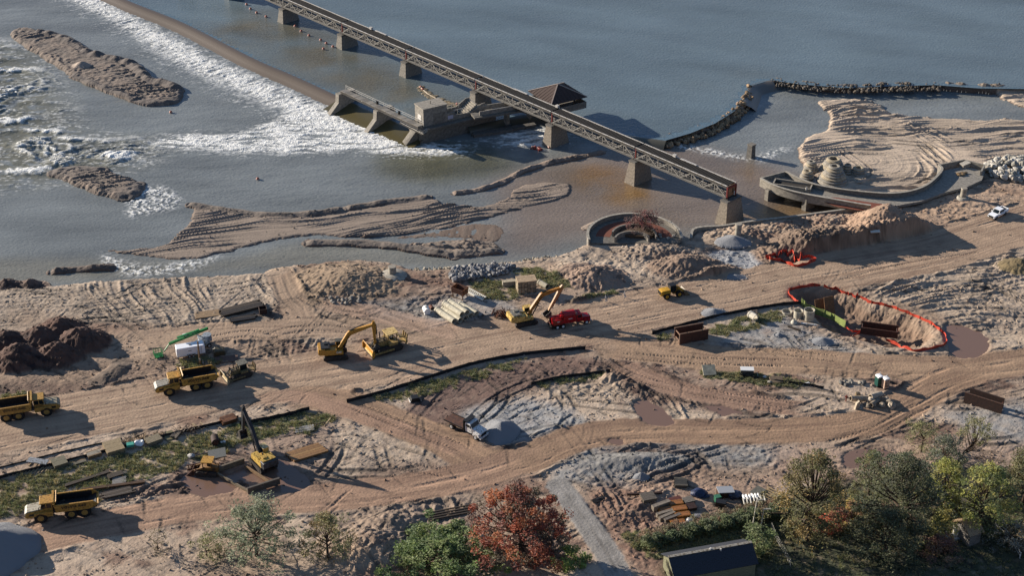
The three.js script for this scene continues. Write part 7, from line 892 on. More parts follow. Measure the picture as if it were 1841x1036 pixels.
{ const c = U(1815, 305, 2.5); rocks('riprap_pile', 'heap of white broken rock at the end of the curved overlook', [[1764, 303], [1785, 294], [1815, 286], [1860, 282], [1890, 320], [1850, 330], [1800, 325], [1778, 316]], 2.3, 300, 0.55, 1.05, ['#b9b6b0', '#cfccc6', '#98968f', '#aaa296'], (x, z, r) => Math.max(gh(x, z), 1.0) + Math.max(0, 2.8 * (1 - Math.hypot((x - c[0]) / 11, (z - c[1]) / 9))) * r() ** 0.3, 41);
  rocks('riprap_slope', 'bank of blue grey riprap rocks above the grass patch', [[806, 494], [815, 485], [860, 478], [925, 480], [915, 492], [870, 502], [815, 508]], LAND, 280, 0.42, 0.8, ['#8e8f94', '#7b7c82', '#a6a6a8', '#6b6c72'], (x, z, r) => gh(x, z) + 0.15 + r() * 0.55, 43);
  rocks('rock_cluster', 'small cluster of grey rocks on red soil left of the yard', [[590, 538], [645, 532], [650, 545], [600, 548]], LAND, 40, 0.3, 0.6, ['#8e8a86', '#7a716a', '#a09a92'], (x, z, r) => gh(x, z) + 0.1, 47);
  rocks('shore_rocks', 'line of pale rocks along the bank below the sandbar', [[735, 478], [836, 472], [925, 463], [1000, 453], [1002, 457], [925, 468], [836, 478], [735, 484]], 1.2, 150, 0.3, 0.6, ['#b0a898', '#8e877a', '#c4bcae'], (x, z, r) => Math.max(0.05, gh(x, z)) + 0.1, 49);
  rocks('dike_rocks', 'tan rocks capping the curved dike beside the bridge', [[1186, 251], [1240, 236], [1285, 218], [1318, 196], [1338, 172], [1345, 153], [1358, 156], [1352, 180], [1330, 206], [1290, 230], [1245, 246], [1192, 258]], 1.8, 260, 0.4, 0.85, ['#a58a6a', '#8a745c', '#b79c7c', '#75634f'], (x, z, r) => Math.max(0.3, gh(x, z)) + 0.15, 51);
  rocks('berm_rocks', 'dark rocks capping the straight dike at upper right', [[1385, 141], [1440, 149], [1520, 155], [1600, 151], [1690, 151], [1690, 161], [1600, 163], [1520, 164], [1440, 158], [1385, 150]], 1.8, 290, 0.32, 0.62, ['#6a625a', '#5d564e', '#4a4540', '#7a7064'], (x, z, r) => Math.max(1.2, gh(x, z)) + 0.1 + 0.3 * r(), 53); }
// storage yard at the bottom
{ const bin = (label, x, y) => { const t = thing('form_box', label, 'form box', on(x, y), 0.22, 'ochre boxes in the storage yard'); part(t, 'side_board', [box(2.5, 0.75, 0.08, 0, 0.5, 0.6)], M('#a5722c', { map: T.wood })); part(t, 'side_board', [box(2.5, 0.75, 0.08, 0, 0.5, -0.6)], M('#a5722c', { map: T.wood })); part(t, 'end_board', [box(0.08, 0.75, 1.2, -1.25, 0.5, 0), box(0.08, 0.75, 1.2, 1.25, 0.5, 0)], M('#b98436', { map: T.wood })); part(t, 'lid', [box(2.3, 0.08, 1.05, 0, 0.85, 0)], M('#a8743f', { map: T.rust })); part(t, 'skid', [box(0.2, 0.14, 1.2, -0.8, 0.07, 0), box(0.2, 0.14, 1.2, 0.8, 0.07, 0)], MAT.darkTimber); };
  bin('ochre box farthest back in the storage yard', 1214, 910); bin('ochre box in the middle of the storage yard, left of two', 1197, 922); bin('ochre box in the middle of the storage yard, right of two', 1221, 920); bin('ochre box with a paler lid third from the back', 1227, 931); bin('ochre box nearest the hedge', 1218, 945);
  const slabc = [M('#8c8378', { map: T.concrete }), M('#766e66', { map: T.concrete })]; stack('barrier_stack', 'long grey concrete barrier at the back left of the yard', 'concrete barrier', [1172, 919], [1203, 909], 1, 1, { w: 0.8, h: 1.0, mat: slabc, partName: 'barrier_body' }); stack('barrier_stack', 'grey concrete barrier left of the ochre boxes, upper of three', 'concrete barrier', [1180, 932], [1210, 922], 1, 1, { w: 0.6, h: 0.8, mat: slabc, partName: 'barrier_body' }); stack('barrier_stack', 'grey concrete barrier left of the ochre boxes, middle of three', 'concrete barrier', [1185, 938], [1212, 927], 1, 1, { w: 0.6, h: 0.8, mat: slabc, partName: 'barrier_body' }); stack('barrier_stack', 'grey concrete barrier left of the ochre boxes, lower of three', 'concrete barrier', [1194, 941], [1222, 931], 1, 1, { w: 0.6, h: 0.8, mat: slabc, partName: 'barrier_body' });
  stack('lumber_pile', 'grey plank stack with pale bearers at the yard back', 'lumber pile', [1153, 899], [1177, 896], 5, 3, { w: 0.4, h: 0.18, mat: [M('#7a756e', { map: T.wood })] }); stack('lumber_pile', 'long brown beam behind the grey plank stack', 'beam', [1125, 893], [1190, 888], 1, 1, { w: 0.4, h: 0.4, mat: [M('#4a3426', { map: T.wood })], bear: false }); stack('lumber_pile', 'red brown board stack under the back ochre box', 'lumber pile', [1202, 904], [1224, 899], 4, 2, { w: 0.3, mat: [M('#7a4a3e', { map: T.wood })] }); stack('lumber_pile', 'grey board stack right of the red brown boards', 'lumber pile', [1228, 906], [1246, 901], 4, 3, { w: 0.35, mat: [M('#8d8a85', { map: T.wood })] }); stack('lumber_pile', 'dark low timber stack right of the ochre boxes', 'lumber pile', [1234, 916], [1250, 914], 4, 3, { w: 0.35, mat: [M('#4b342a', { map: T.wood })] });
  stack('pallet', 'dark pallet loaded with beams alone behind the storage yard', 'pallet', [1212, 870], [1236, 872], 5, 2, { w: 0.45, h: 0.25, mat: [M('#4a4a46', { map: T.wood }), M('#6a675e', { map: T.wood })], jitter: 0.12 }); const tarp = (label, x, y, hex, sc, seed) => { const t = thing('tarp_bundle', label, 'tarp bundle', on(x, y)); part(t, 'tarp', [tr(rock(1.1 * sc, seed, 1.3, 0.7, 1, 2), 0, 0.5 * sc, 0)], M(hex, { map: T.wear, rough: 0.5 })); part(t, 'tarp_corner', [tr(rock(0.5 * sc, seed + 1, 1.4, 0.5, 1), 0.9 * sc, 0.25, 0.5)], M(hex, { map: T.wear, rough: 0.5 })); }; tarp('dark blue tarpaulin bundle alone in the storage yard', 1257, 891, '#1c2a4e', 1, 201); tarp('dark grey blue tarpaulin bundle beside the brown covered pallet', 1317, 893, '#3a4256', 0.9, 203); tarp('white wrapped roll near the hedge in the storage yard', 1240, 939, '#d5d5d2', 0.6, 205); tarp('grey wrapped heap between the white roll and the hedge', 1255, 933, '#77787e', 0.7, 207);
  const cp = thing('covered_pallet', 'brown pallet stack under a grey sheet in the yard', 'pallet stack', on(1303, 891), 0.15); part(cp, 'load', [box(2.8, 1.1, 1.8, 0, 0.65, 0)], M('#4f3527', { map: T.wood })); part(cp, 'cover_sheet', [box(2.9, 0.12, 1.9, 0, 1.27, 0, 0, 0, -0.06)], M('#96999c', { map: null })); part(cp, 'bearer', [box(3, 0.12, 0.2, 0, 0.06, 0.7), box(3, 0.12, 0.2, 0, 0.06, -0.7)], MAT.paleTimber); const gb = thing('green_bin', 'green square bin behind the dark equipment in the yard', 'bin', on(1289, 902), 0.3); part(gb, 'bin_shell', [box(1.0, 1.1, 0.9, 0, 0.6, 0)], M('#24563f', { map: null })); part(gb, 'bin_lid', [box(1.08, 0.1, 0.98, 0, 1.18, 0)], M('#34664d', { map: null })); const eq = thing('compressor', 'dark squat machine in front of the green bin', 'compressor', on(1295, 912), -0.3); part(eq, 'casing', [box(1.8, 1.0, 1.2, 0, 0.8, 0)], MAT.black); part(eq, 'tow_bar', [bar([0.9, 0.5, 0], [2.2, 0.4, 0.2], 0.1)], MAT.steel); for (const s of [-1, 1]) part(eq, 'wheel', [axleCyl(0.32, 0.2, 0, 0.32, s * 0.7)], MAT.tyre);
  const sk = thing('white_bag_stack', 'stack of shiny white bags on a pallet in the yard', 'bag stack', on(1350, 899), 0.15); for (let i = 0; i < 6; i++) part(sk, 'bag', [tr(rock(0.5, 220 + i, 0.55, 0.5, 1.6), -1.4 + i * 0.55, 0.75, 0)], M('#dedbd4', { map: null, rough: 0.5 })); part(sk, 'pallet_deck', [box(3.6, 0.4, 2.0, 0, 0.25, 0)], MAT.darkTimber); stack('lumber_pile', 'dark sheet bundle with seven pale straps in the yard', 'sheet bundle', [1336, 909], [1372, 901], 1, 2, { w: 1.6, h: 0.35, mat: [M('#3a3430', { map: T.wood })], bear: false }); const lastT = scene.children[scene.children.length - 1]; for (let i = 0; i < 7; i++) part(lastT, 'strap', [box(0.16, 0.1, 1.9, -2.0 + i * 0.66, 0.92, 0.1, 0, -0.3)], M('#d8d2c2', { map: null }));
  const lad = thing('timber_frame', 'frame of pale timbers with grey sheets beside the olive tree', 'timber frame', on(1384, 897), -0.75); for (let i = 0; i < 7; i++) part(lad, 'timber', [box(4.2, 0.16, 0.2, 0.2 * (i % 2), 0.5, -2 + i * 0.62)], M('#c9b796', { map: T.wood })); part(lad, 'sheet', [box(2.2, 0.08, 2.0, -0.8, 0.35, -0.3), box(1.8, 0.08, 2.6, -2.4, 0.7, 0.4)], M('#7d7f78', { map: T.wood })); part(lad, 'bearer', [box(0.2, 0.4, 4.6, 1.6, 0.2, 0), box(0.2, 0.4, 4.6, -1.6, 0.2, 0)], MAT.timber); stack('lumber_pile', 'orange brown sheet pile lying below the timber frame', 'sheet pile', [1384, 911], [1400, 909], 3, 2, { w: 0.5, mat: [M('#9a6a4a', { map: T.wood })] });
  const person = thing('person', 'person standing in a dark jacket in the storage yard', 'person', on(1324, 926)); { const ell = (rx, ry, rz, x, y, z) => tr(new THREE.SphereGeometry(1, 12, 10).scale(rx, ry, rz), x, y, z); part(person, 'body', [new THREE.LatheGeometry([[0.0, 0.86], [0.17, 0.88], [0.19, 1.0], [0.17, 1.15], [0.22, 1.38], [0.2, 1.46], [0.07, 1.52], [0.06, 1.6]].map((q) => new THREE.Vector2(...q)), 12).scale(1, 1, 0.65), tr(cyl(0.085, 0.11, 0.9, -0.1, 0.45, 0.02), 0, 0, 0), cyl(0.085, 0.11, 0.9, 0.1, 0.45, -0.03)], M('#33302f', { map: null, rough: 0.9 }), 1.2); part(person, 'arm', [bar([-0.22, 1.42, 0], [-0.3, 1.12, 0.05], 0.1), bar([-0.3, 1.12, 0.05], [-0.26, 0.85, 0.15], 0.08)], M('#3a2a24', { map: null, rough: 0.9 })); part(person, 'arm', [bar([0.22, 1.42, 0], [0.3, 1.12, 0.05], 0.1), bar([0.3, 1.12, 0.05], [0.26, 0.85, 0.15], 0.08)], M('#3a2a24', { map: null, rough: 0.9 })); part(person, 'head', [ell(0.09, 0.12, 0.1, 0, 1.7, 0)], M('#8a5c46', { map: null })); part(person, 'hair', [ell(0.095, 0.09, 0.105, 0, 1.75, -0.01)], M('#241a16', { map: null })); } 
  for (const [x, y, hh, l] of [[1352, 962, 7.5, 'taller pale lamp pole standing by the leafy bush'], [1366, 966, 6.0, 'shorter grey pole standing beside the lamp pole']]) { const p = on(x, y), t = thing('lamp_pole', l, 'pole', p); part(t, 'pole_shaft', [cyl(0.12, 0.08, hh, 0, hh / 2, 0, 0, 0, -0.05)], M('#c2bcae', { map: null })); part(t, 'lamp_head', [box(1.2, 0.14, 0.25, 0.75, hh + 0.02, 0, 0, 0, 0.1)], MAT.grey); } 
  const fr = thing('tent_frame', 'pale wooden frame leaning on the hedge', 'frame', on(1218, 959), 0.3); part(fr, 'frame_bar', [bar([-1.2, 0.2, 0.6], [0, 1.2, -1.0], 0.14), bar([1.6, 0.2, 0.4], [0, 1.2, -1.0], 0.14), bar([0, 1.2, -1.0], [2.4, 1.0, -1.2], 0.14), bar([1.6, 0.2, 0.4], [3.2, 0.8, -0.4], 0.14)], M('#c3b9a6', { map: T.wood })); part(fr, 'canvas', [bar([-0.6, 0.7, -0.2], [1.9, 0.6, -0.4], 1.6, 0.05)], M('#6e675c', { map: null })); }
// rails in the ditch by the red tree, and loose things about the field
stack('lumber_pile', 'long dark rails on pale sleepers left of the red tree', 'rail stack', [768, 931], [848, 916], 4, 1, { w: 0.25, h: 0.2, gap: 0.4, mat: [MAT.darkTimber] });
boxOf('scrap_metal', 'dark twisted metal scrap on the grey gravel lane edge', 'scrap', [1010 + 55, 905], [1082, 897], 2, (t, L) => { part(t, 'scrap_sheet', [box(L, 0.12, 0.9, L / 2, 0.3, 0, 0.3)], MAT.darkTimber); part(t, 'scrap_bar', [rod([0, 0.2, -0.6], [L * 1.3, 0.6, 0.4], 0.1)], MAT.steel); });
{ const t = thing('hatch', 'white painted hatch leaning on a dark frame far up the gravel yard', 'hatch', on(1573, 408), 0.1); part(t, 'hatch_plate', [box(2.2, 0.2, 1.2, 0, 0.9, 0, 0.2)], M('#c9c3b6', { map: null })); part(t, 'hatch_leg', [box(0.15, 0.9, 0.15, -0.9, 0.4, 0), box(0.15, 0.9, 0.15, 0.9, 0.4, 0)], MAT.steel); const h = thing('scrap_heap', 'heap of rusty scrap iron left of the pale yellow excavator', 'scrap heap', on(905, 567)), r = rng(57), g = [[], []]; for (let i = 0; i < 70; i++) { const a = r() * 6.28, q = Math.sqrt(r()) * 2.2; g[i % 2].push(bar([Math.cos(a) * q * 1.2, 0.1, Math.sin(a) * q * 0.8], [Math.cos(a) * q * 0.8 + (r() - 0.5) * 1.5, 0.5 + r() * 1.0, Math.sin(a) * q * 0.5 + (r() - 0.5)], 0.12)); } part(h, 'scrap_bars', g[0], rust('#7a4526')).userData.kind = 'stuff'; part(h, 'scrap_rods', g[1], rust('#4e3020')).userData.kind = 'stuff'; }

// ---------- plants ----------
const leafMats = new Map();
function leafMat() { if (!leafMats.has(0)) leafMats.set(0, new THREE.MeshPhysicalMaterial({ vertexColors: true, roughness: 0.9, side: THREE.DoubleSide, map: T.leaf, transmission: 0.4, thickness: 0 })); return leafMats.get(0); }
function foliage(clumps, cols, size, seed) {        // clumps: [x, y, z, radius, leaves]; small folded leaves, each clump with its own tone
  const r = rng(seed), pos = [], col = [], uv = [], ix = []; let v = 0;
  for (const [cx, cy, cz, cr, n] of clumps) {
    const a = cols[Math.floor(r() * cols.length)], k0 = 1.95 + r() * 1.5;
    for (let i = 0; i < n; i++) {
      let x, y, z, q; do { x = r() * 2 - 1; y = r() * 2 - 1; z = r() * 2 - 1; q = x * x + y * y + z * z; } while (q > 1 || q < 0.05);
      const px = cx + x * cr, py = cy + y * cr * 0.8, pz = cz + z * cr, s = size * (0.6 + r() * 0.8), t = r() * 6.283, e = (r() - 0.3) * 1.6, ux = Math.cos(t) * Math.cos(e), uy = Math.sin(e), uz = Math.sin(t) * Math.cos(e), wx = -Math.sin(t), wz = Math.cos(t), k = k0 * (0.8 + r() * 0.4);
      pos.push(px - ux * s, py - uy * s, pz - uz * s, px + wx * s * 0.5, py + 0.12 * s, pz + wz * s * 0.5, px + ux * s, py + uy * s, pz + uz * s, px - wx * s * 0.5, py + 0.12 * s, pz - wz * s * 0.5);
      for (let m = 0; m < 4; m++) col.push(a[0] * k, a[1] * k, a[2] * k); uv.push(0, 0, 1, 0, 1, 1, 0, 1); ix.push(v, v + 1, v + 2, v, v + 2, v + 3); v += 4;
    }
  }
  const g = new THREE.BufferGeometry(); g.setAttribute('position', new THREE.BufferAttribute(new Float32Array(pos), 3)); g.setAttribute('color', new THREE.BufferAttribute(new Float32Array(col), 3)); g.setAttribute('uv', new THREE.BufferAttribute(new Float32Array(uv), 2)); g.setIndex(new THREE.BufferAttribute(new Uint32Array(ix), 1)); g.computeVertexNormals(); return g;
}
const bark = M('#5b4c40', { map: T.wood, s: 0.8, rough: 0.95 });
const limb = (a, b, r0, r1) => { const A = V(...a), B = V(...b), d = B.clone().sub(A), g = new THREE.CylinderGeometry(r1, r0, d.length(), 7, 1); g.applyQuaternion(new THREE.Quaternion().setFromUnitVectors(V(0, 1, 0), d.normalize())); A.add(B).multiplyScalar(0.5); g.translate(A.x, A.y, A.z); return g; };
function tree(name, label, cat, x, y, { h = 9, R = 4, crown = 0.35, cols, clumps = 60, per = 110, cr = 1.0, size = 0.2, seed = 1, lean = [0, 0], group, hollow = 0.35, barkMat = bark, yoff = 0 }) {
  const p = on(x, y), t = thing(name, label, cat, [p[0], p[1] - 0.1, p[2]], 0, group), r = rng(seed), L = [], C = [], y0 = h * crown, H = h - y0, top = [lean[0], h * 0.55, lean[1]];
  L.push(limb([0, 0, 0], [lean[0] * 0.4, h * 0.28, lean[1] * 0.4], h * 0.028, h * 0.022), limb([lean[0] * 0.4, h * 0.28, lean[1] * 0.4], top, h * 0.022, h * 0.012));
  for (let i = 0; i < clumps; i++) {
    const a = r() * 6.283, u = r(), prof = Math.sin(Math.PI * Math.pow(0.12 + 0.88 * u, 0.8)) ** 0.6, q = Math.pow(hollow + (1 - hollow) * r(), 0.7) * R * prof * (1 + 0.6 * noise(Math.cos(a) * 1.3 + seed * 3, Math.sin(a) * 1.3 + u * 3)), c = [lean[0] + Math.cos(a) * q, y0 + H * u * (1 + 0.1 * noise(a * 2, seed)), lean[1] + Math.sin(a) * q];
    C.push([...c, cr * (0.6 + 0.8 * r()), Math.round(per * 0.72 * (0.35 + 1.2 * r()))]);
    if (i % 2 === 0) { const b = lerp(0.25, 0.9, u * 0.8), s = [lean[0] * Math.min(1, b * 1.6), h * 0.55 * Math.min(1, b + 0.2), lean[1] * Math.min(1, b * 1.6)], m = [lerp(s[0], c[0], 0.55), lerp(s[1], c[1], 0.45), lerp(s[2], c[2], 0.55)]; L.push(limb(s, m, h * 0.009, h * 0.006), limb(m, c, h * 0.006, h * 0.0025)); for (let k = 0; k < 3; k++) L.push(limb(c, [c[0] + (r() - 0.5) * 1.8 * cr, c[1] + (r() - 0.2) * 1.4 * cr, c[2] + (r() - 0.5) * 1.8 * cr], h * 0.0028, 0.008)); }
  }
  part(t, 'trunk', L, barkMat, 1); if (per > 0) { const m = new THREE.Mesh(foliage(C, cols, size, seed + 9), leafMat()); m.name = 'crown'; t.add(m); } return t;
}
const olive = [[0.09, 0.085, 0.026], [0.11, 0.09, 0.028], [0.075, 0.075, 0.024]], grayG = [[0.13, 0.15, 0.085], [0.16, 0.17, 0.10], [0.10, 0.12, 0.06]], lime = [[0.19, 0.19, 0.03], [0.15, 0.16, 0.03], [0.22, 0.20, 0.045]], darkG = [[0.055, 0.062, 0.022], [0.075, 0.078, 0.028], [0.042, 0.05, 0.02]], amber = [[0.16, 0.11, 0.03], [0.12, 0.10, 0.03], [0.19, 0.13, 0.035]], redL = [[0.19, 0.044, 0.016], [0.15, 0.034, 0.015], [0.23, 0.075, 0.022], [0.085, 0.036, 0.02], [0.07, 0.05, 0.025]], yolive = [[0.15, 0.14, 0.05], [0.12, 0.12, 0.045]];
tree('pale_tree', 'airy grey green tree at the bottom left of the lower haul road', 'tree', 462, 1000, { h: 10.5, R: 7.2, crown: 0.18, cols: grayG, clumps: 120, per: 75, cr: 1.15, size: 0.2, seed: 3 }); tree('autumn_tree', 'yellow green tree right of the airy grey green tree', 'tree', 590, 1004, { h: 8.8, R: 4.6, crown: 0.2, cols: [...yolive, [0.14, 0.10, 0.035]], clumps: 70, per: 70, cr: 1.0, size: 0.19, seed: 5 }); tree('shrub', 'small sparse yellow green shrub below the haul road', 'shrub', 372, 1000, { h: 4.0, R: 3.2, crown: 0.1, cols: yolive, clumps: 36, per: 50, cr: 0.8, size: 0.17, seed: 7 }); tree('shrub', 'thin leafless brown shrub at the bottom left road edge', 'shrub', 285, 990, { h: 4.0, R: 2.4, crown: 0.1, cols: [[0.14, 0.11, 0.06]], clumps: 26, per: 22, cr: 0.8, size: 0.15, seed: 8 });
tree('red_oak', 'red leaved tree beside the concrete lane', 'tree', 935, 1012, { h: 15, R: 7.6, crown: 0.14, cols: redL, clumps: 165, per: 130, cr: 1.15, size: 0.23, seed: 11 });
tree('evergreen_shrub', 'dense glossy green shrub left of the red tree', 'shrub', 800, 1020, { h: 5.2, R: 11, crown: 0.05, cols: [[0.09, 0.13, 0.03], [0.065, 0.10, 0.025], [0.12, 0.15, 0.04]], clumps: 230, per: 110, cr: 1.0, size: 0.24, seed: 13, hollow: 0.2 }); tree('shrub', 'bright green bush under the red tree', 'shrub', 1022, 1012, { h: 3.0, R: 2.8, crown: 0.05, cols: [[0.12, 0.16, 0.03]], clumps: 30, per: 90, cr: 0.7, size: 0.2, seed: 15 });
tree('olive_tree', 'tall olive and amber tree beside the pale timber frame', 'tree', 1452, 972, { h: 18, R: 5.9, crown: 0.06, cols: [...olive, ...olive, ...amber], clumps: 140, per: 100, cr: 1.25, size: 0.2, seed: 17 }); tree('olive_tree', 'narrow olive tree with a forked crown before the red brown puddle', 'tree', 1560, 895, { h: 9.5, R: 3.6, crown: 0.25, cols: [...olive, [0.10, 0.11, 0.035]], clumps: 52, per: 85, cr: 1.0, size: 0.19, seed: 19 }); tree('dark_tree', 'largest dark green tree in the middle of the bottom right grove', 'tree', 1612, 968, { h: 17.5, R: 7.2, crown: 0.05, cols: darkG, clumps: 170, per: 110, cr: 1.3, size: 0.2, seed: 21 }); tree('dark_tree', 'dark green tree low in front of the largest dark tree', 'tree', 1588, 1005, { h: 10, R: 5.2, crown: 0.05, cols: [...darkG, [0.08, 0.09, 0.045]], clumps: 90, per: 105, cr: 1.2, size: 0.19, seed: 22 });
tree('grey_tree', 'dark grey green tree behind the lime tree', 'tree', 1688, 862, { h: 9.0, R: 4.2, crown: 0.15, cols: [[0.075, 0.08, 0.06], [0.06, 0.07, 0.04], [0.09, 0.10, 0.05]], clumps: 70, per: 80, cr: 1.1, size: 0.19, seed: 23 }); tree('lime_tree', 'lime green tree left of the yellow green tree', 'tree', 1690, 918, { h: 10.5, R: 3.8, crown: 0.12, cols: lime, clumps: 72, per: 85, cr: 1.0, size: 0.19, seed: 25 }); tree('lime_tree', 'yellow green spreading tree above the garden sheds', 'tree', 1760, 952, { h: 13, R: 6.2, crown: 0.15, cols: [...lime, [0.10, 0.12, 0.03], [0.08, 0.10, 0.03]], clumps: 130, per: 85, cr: 1.15, size: 0.2, seed: 27 }); tree('lime_tree', 'small bright yellow tree beside the white stone statue', 'tree', 1695, 972, { h: 6.0, R: 2.4, crown: 0.1, cols: [[0.24, 0.19, 0.04], [0.18, 0.17, 0.04]], clumps: 40, per: 75, cr: 0.8, size: 0.18, seed: 28 });
tree('bare_tree', 'leaning half bare tree with a curved trunk over the grey ground', 'tree', 1715, 838, { h: 9.5, R: 3.4, crown: 0.52, cols: yolive, clumps: 46, per: 48, cr: 0.8, size: 0.16, seed: 29, lean: [3.4, -1.0] }); tree('bare_tree', 'leafless arching dark branches right of the leaning tree', 'tree', 1790, 862, { h: 5.6, R: 4.8, crown: 0.3, cols: olive, clumps: 60, per: 0, seed: 30, lean: [-1.5, 0] }); tree('shrub', 'pale yellow bare shrub at the top of the bottom right grove', 'shrub', 1655, 812, { h: 6.0, R: 4.0, crown: 0.3, cols: yolive, clumps: 60, per: 45, cr: 0.9, size: 0.16, seed: 31 }); tree('olive_tree', 'dark leafy tree cut by the right edge of the picture', 'tree', 1838, 905, { h: 11.5, R: 4.2, crown: 0.12, cols: [...olive, [0.11, 0.10, 0.035], [0.05, 0.07, 0.03]], clumps: 95, per: 95, cr: 1.1, size: 0.19, seed: 33 }); tree('grey_shrub', 'silver grey leafless shrub by the white rail fence', 'shrub', 1812, 985, { h: 5.0, R: 4.2, crown: 0.1, cols: [[0.15, 0.15, 0.12], [0.11, 0.11, 0.09]], clumps: 60, per: 42, cr: 0.9, size: 0.15, seed: 35 });
tree('red_shrub', 'russet shrub at the bottom left of the pale garden shed', 'shrub', 1688, 1002, { h: 3.6, R: 3.4, crown: 0.05, cols: [[0.14, 0.06, 0.04], [0.10, 0.05, 0.035], [0.16, 0.09, 0.05]], clumps: 60, per: 70, cr: 0.8, size: 0.17, seed: 37 }); tree('red_shrub', 'bright red bush on the shaded lawn, left of two', 'shrub', 1481, 955, { h: 3.0, R: 1.7, crown: 0.05, cols: [[0.34, 0.06, 0.025], [0.24, 0.05, 0.02]], clumps: 26, per: 70, cr: 0.6, size: 0.17, seed: 39 }); tree('red_shrub', 'red brown bush on the shaded lawn, right of two', 'shrub', 1506, 945, { h: 3.6, R: 2.2, crown: 0.05, cols: [[0.2, 0.06, 0.03], [0.16, 0.07, 0.03]], clumps: 36, per: 70, cr: 0.7, size: 0.17, seed: 40 }); tree('amber_shrub', 'golden brown grassy bush behind the red bushes', 'shrub', 1528, 930, { h: 3.0, R: 3.0, crown: 0.05, cols: [[0.3, 0.17, 0.05], [0.26, 0.2, 0.05], [0.22, 0.13, 0.06]], clumps: 40, per: 80, cr: 0.8, size: 0.18, seed: 41 });
tree('shrub', 'leafy green bush at the foot of the lamp pole', 'shrub', 1358, 992, { h: 5.2, R: 3.0, crown: 0.05, cols: [[0.09, 0.12, 0.035], [0.12, 0.14, 0.05]], clumps: 46, per: 80, cr: 0.9, size: 0.19, seed: 43 }); tree('red_tree', 'small red leaved tree growing in the round overlook planter', 'tree', 1158, 422, { h: 4.6, R: 3.8, crown: 0.2, cols: [[0.085, 0.035, 0.026], [0.07, 0.035, 0.025], [0.13, 0.035, 0.03]], clumps: 80, per: 60, cr: 0.8, size: 0.16, seed: 45, hollow: 0.25 }).position.y = 3.4;
{ // hedge along the storage yard
  const P = smooth([[1165, 985], [1230, 968], [1300, 952], [1350, 940], [1400, 930]], 10).map((p) => on(...p)), t = thing('hedge', 'brown and green hedge between the storage yard and the dark roofed building', 'hedge', [0, 0, 0]), C = [], D = [], r = rng(51); for (const p of P) for (let k = 0; k < 5; k++) { C.push([p[0] + (r() - 0.5) * 2, p[1] + 0.6 + r() * 1.6, p[2] + (r() - 0.5) * 2, 0.7, 80]); D.push([p[0] + (r() - 0.5) * 3, p[1] + 0.5 + r() * 1.4, p[2] - 1.6 + (r() - 0.5) * 2.4, 0.7, 60]); } const a = new THREE.Mesh(foliage(C, [[0.055, 0.075, 0.025], [0.075, 0.09, 0.03]], 0.18, 5), leafMat()); a.name = 'leaves'; const b = new THREE.Mesh(foliage(D, [[0.14, 0.085, 0.045], [0.11, 0.075, 0.04], [0.1, 0.09, 0.04]], 0.17, 6), leafMat()); b.name = 'dry_stalks'; t.add(a, b); }
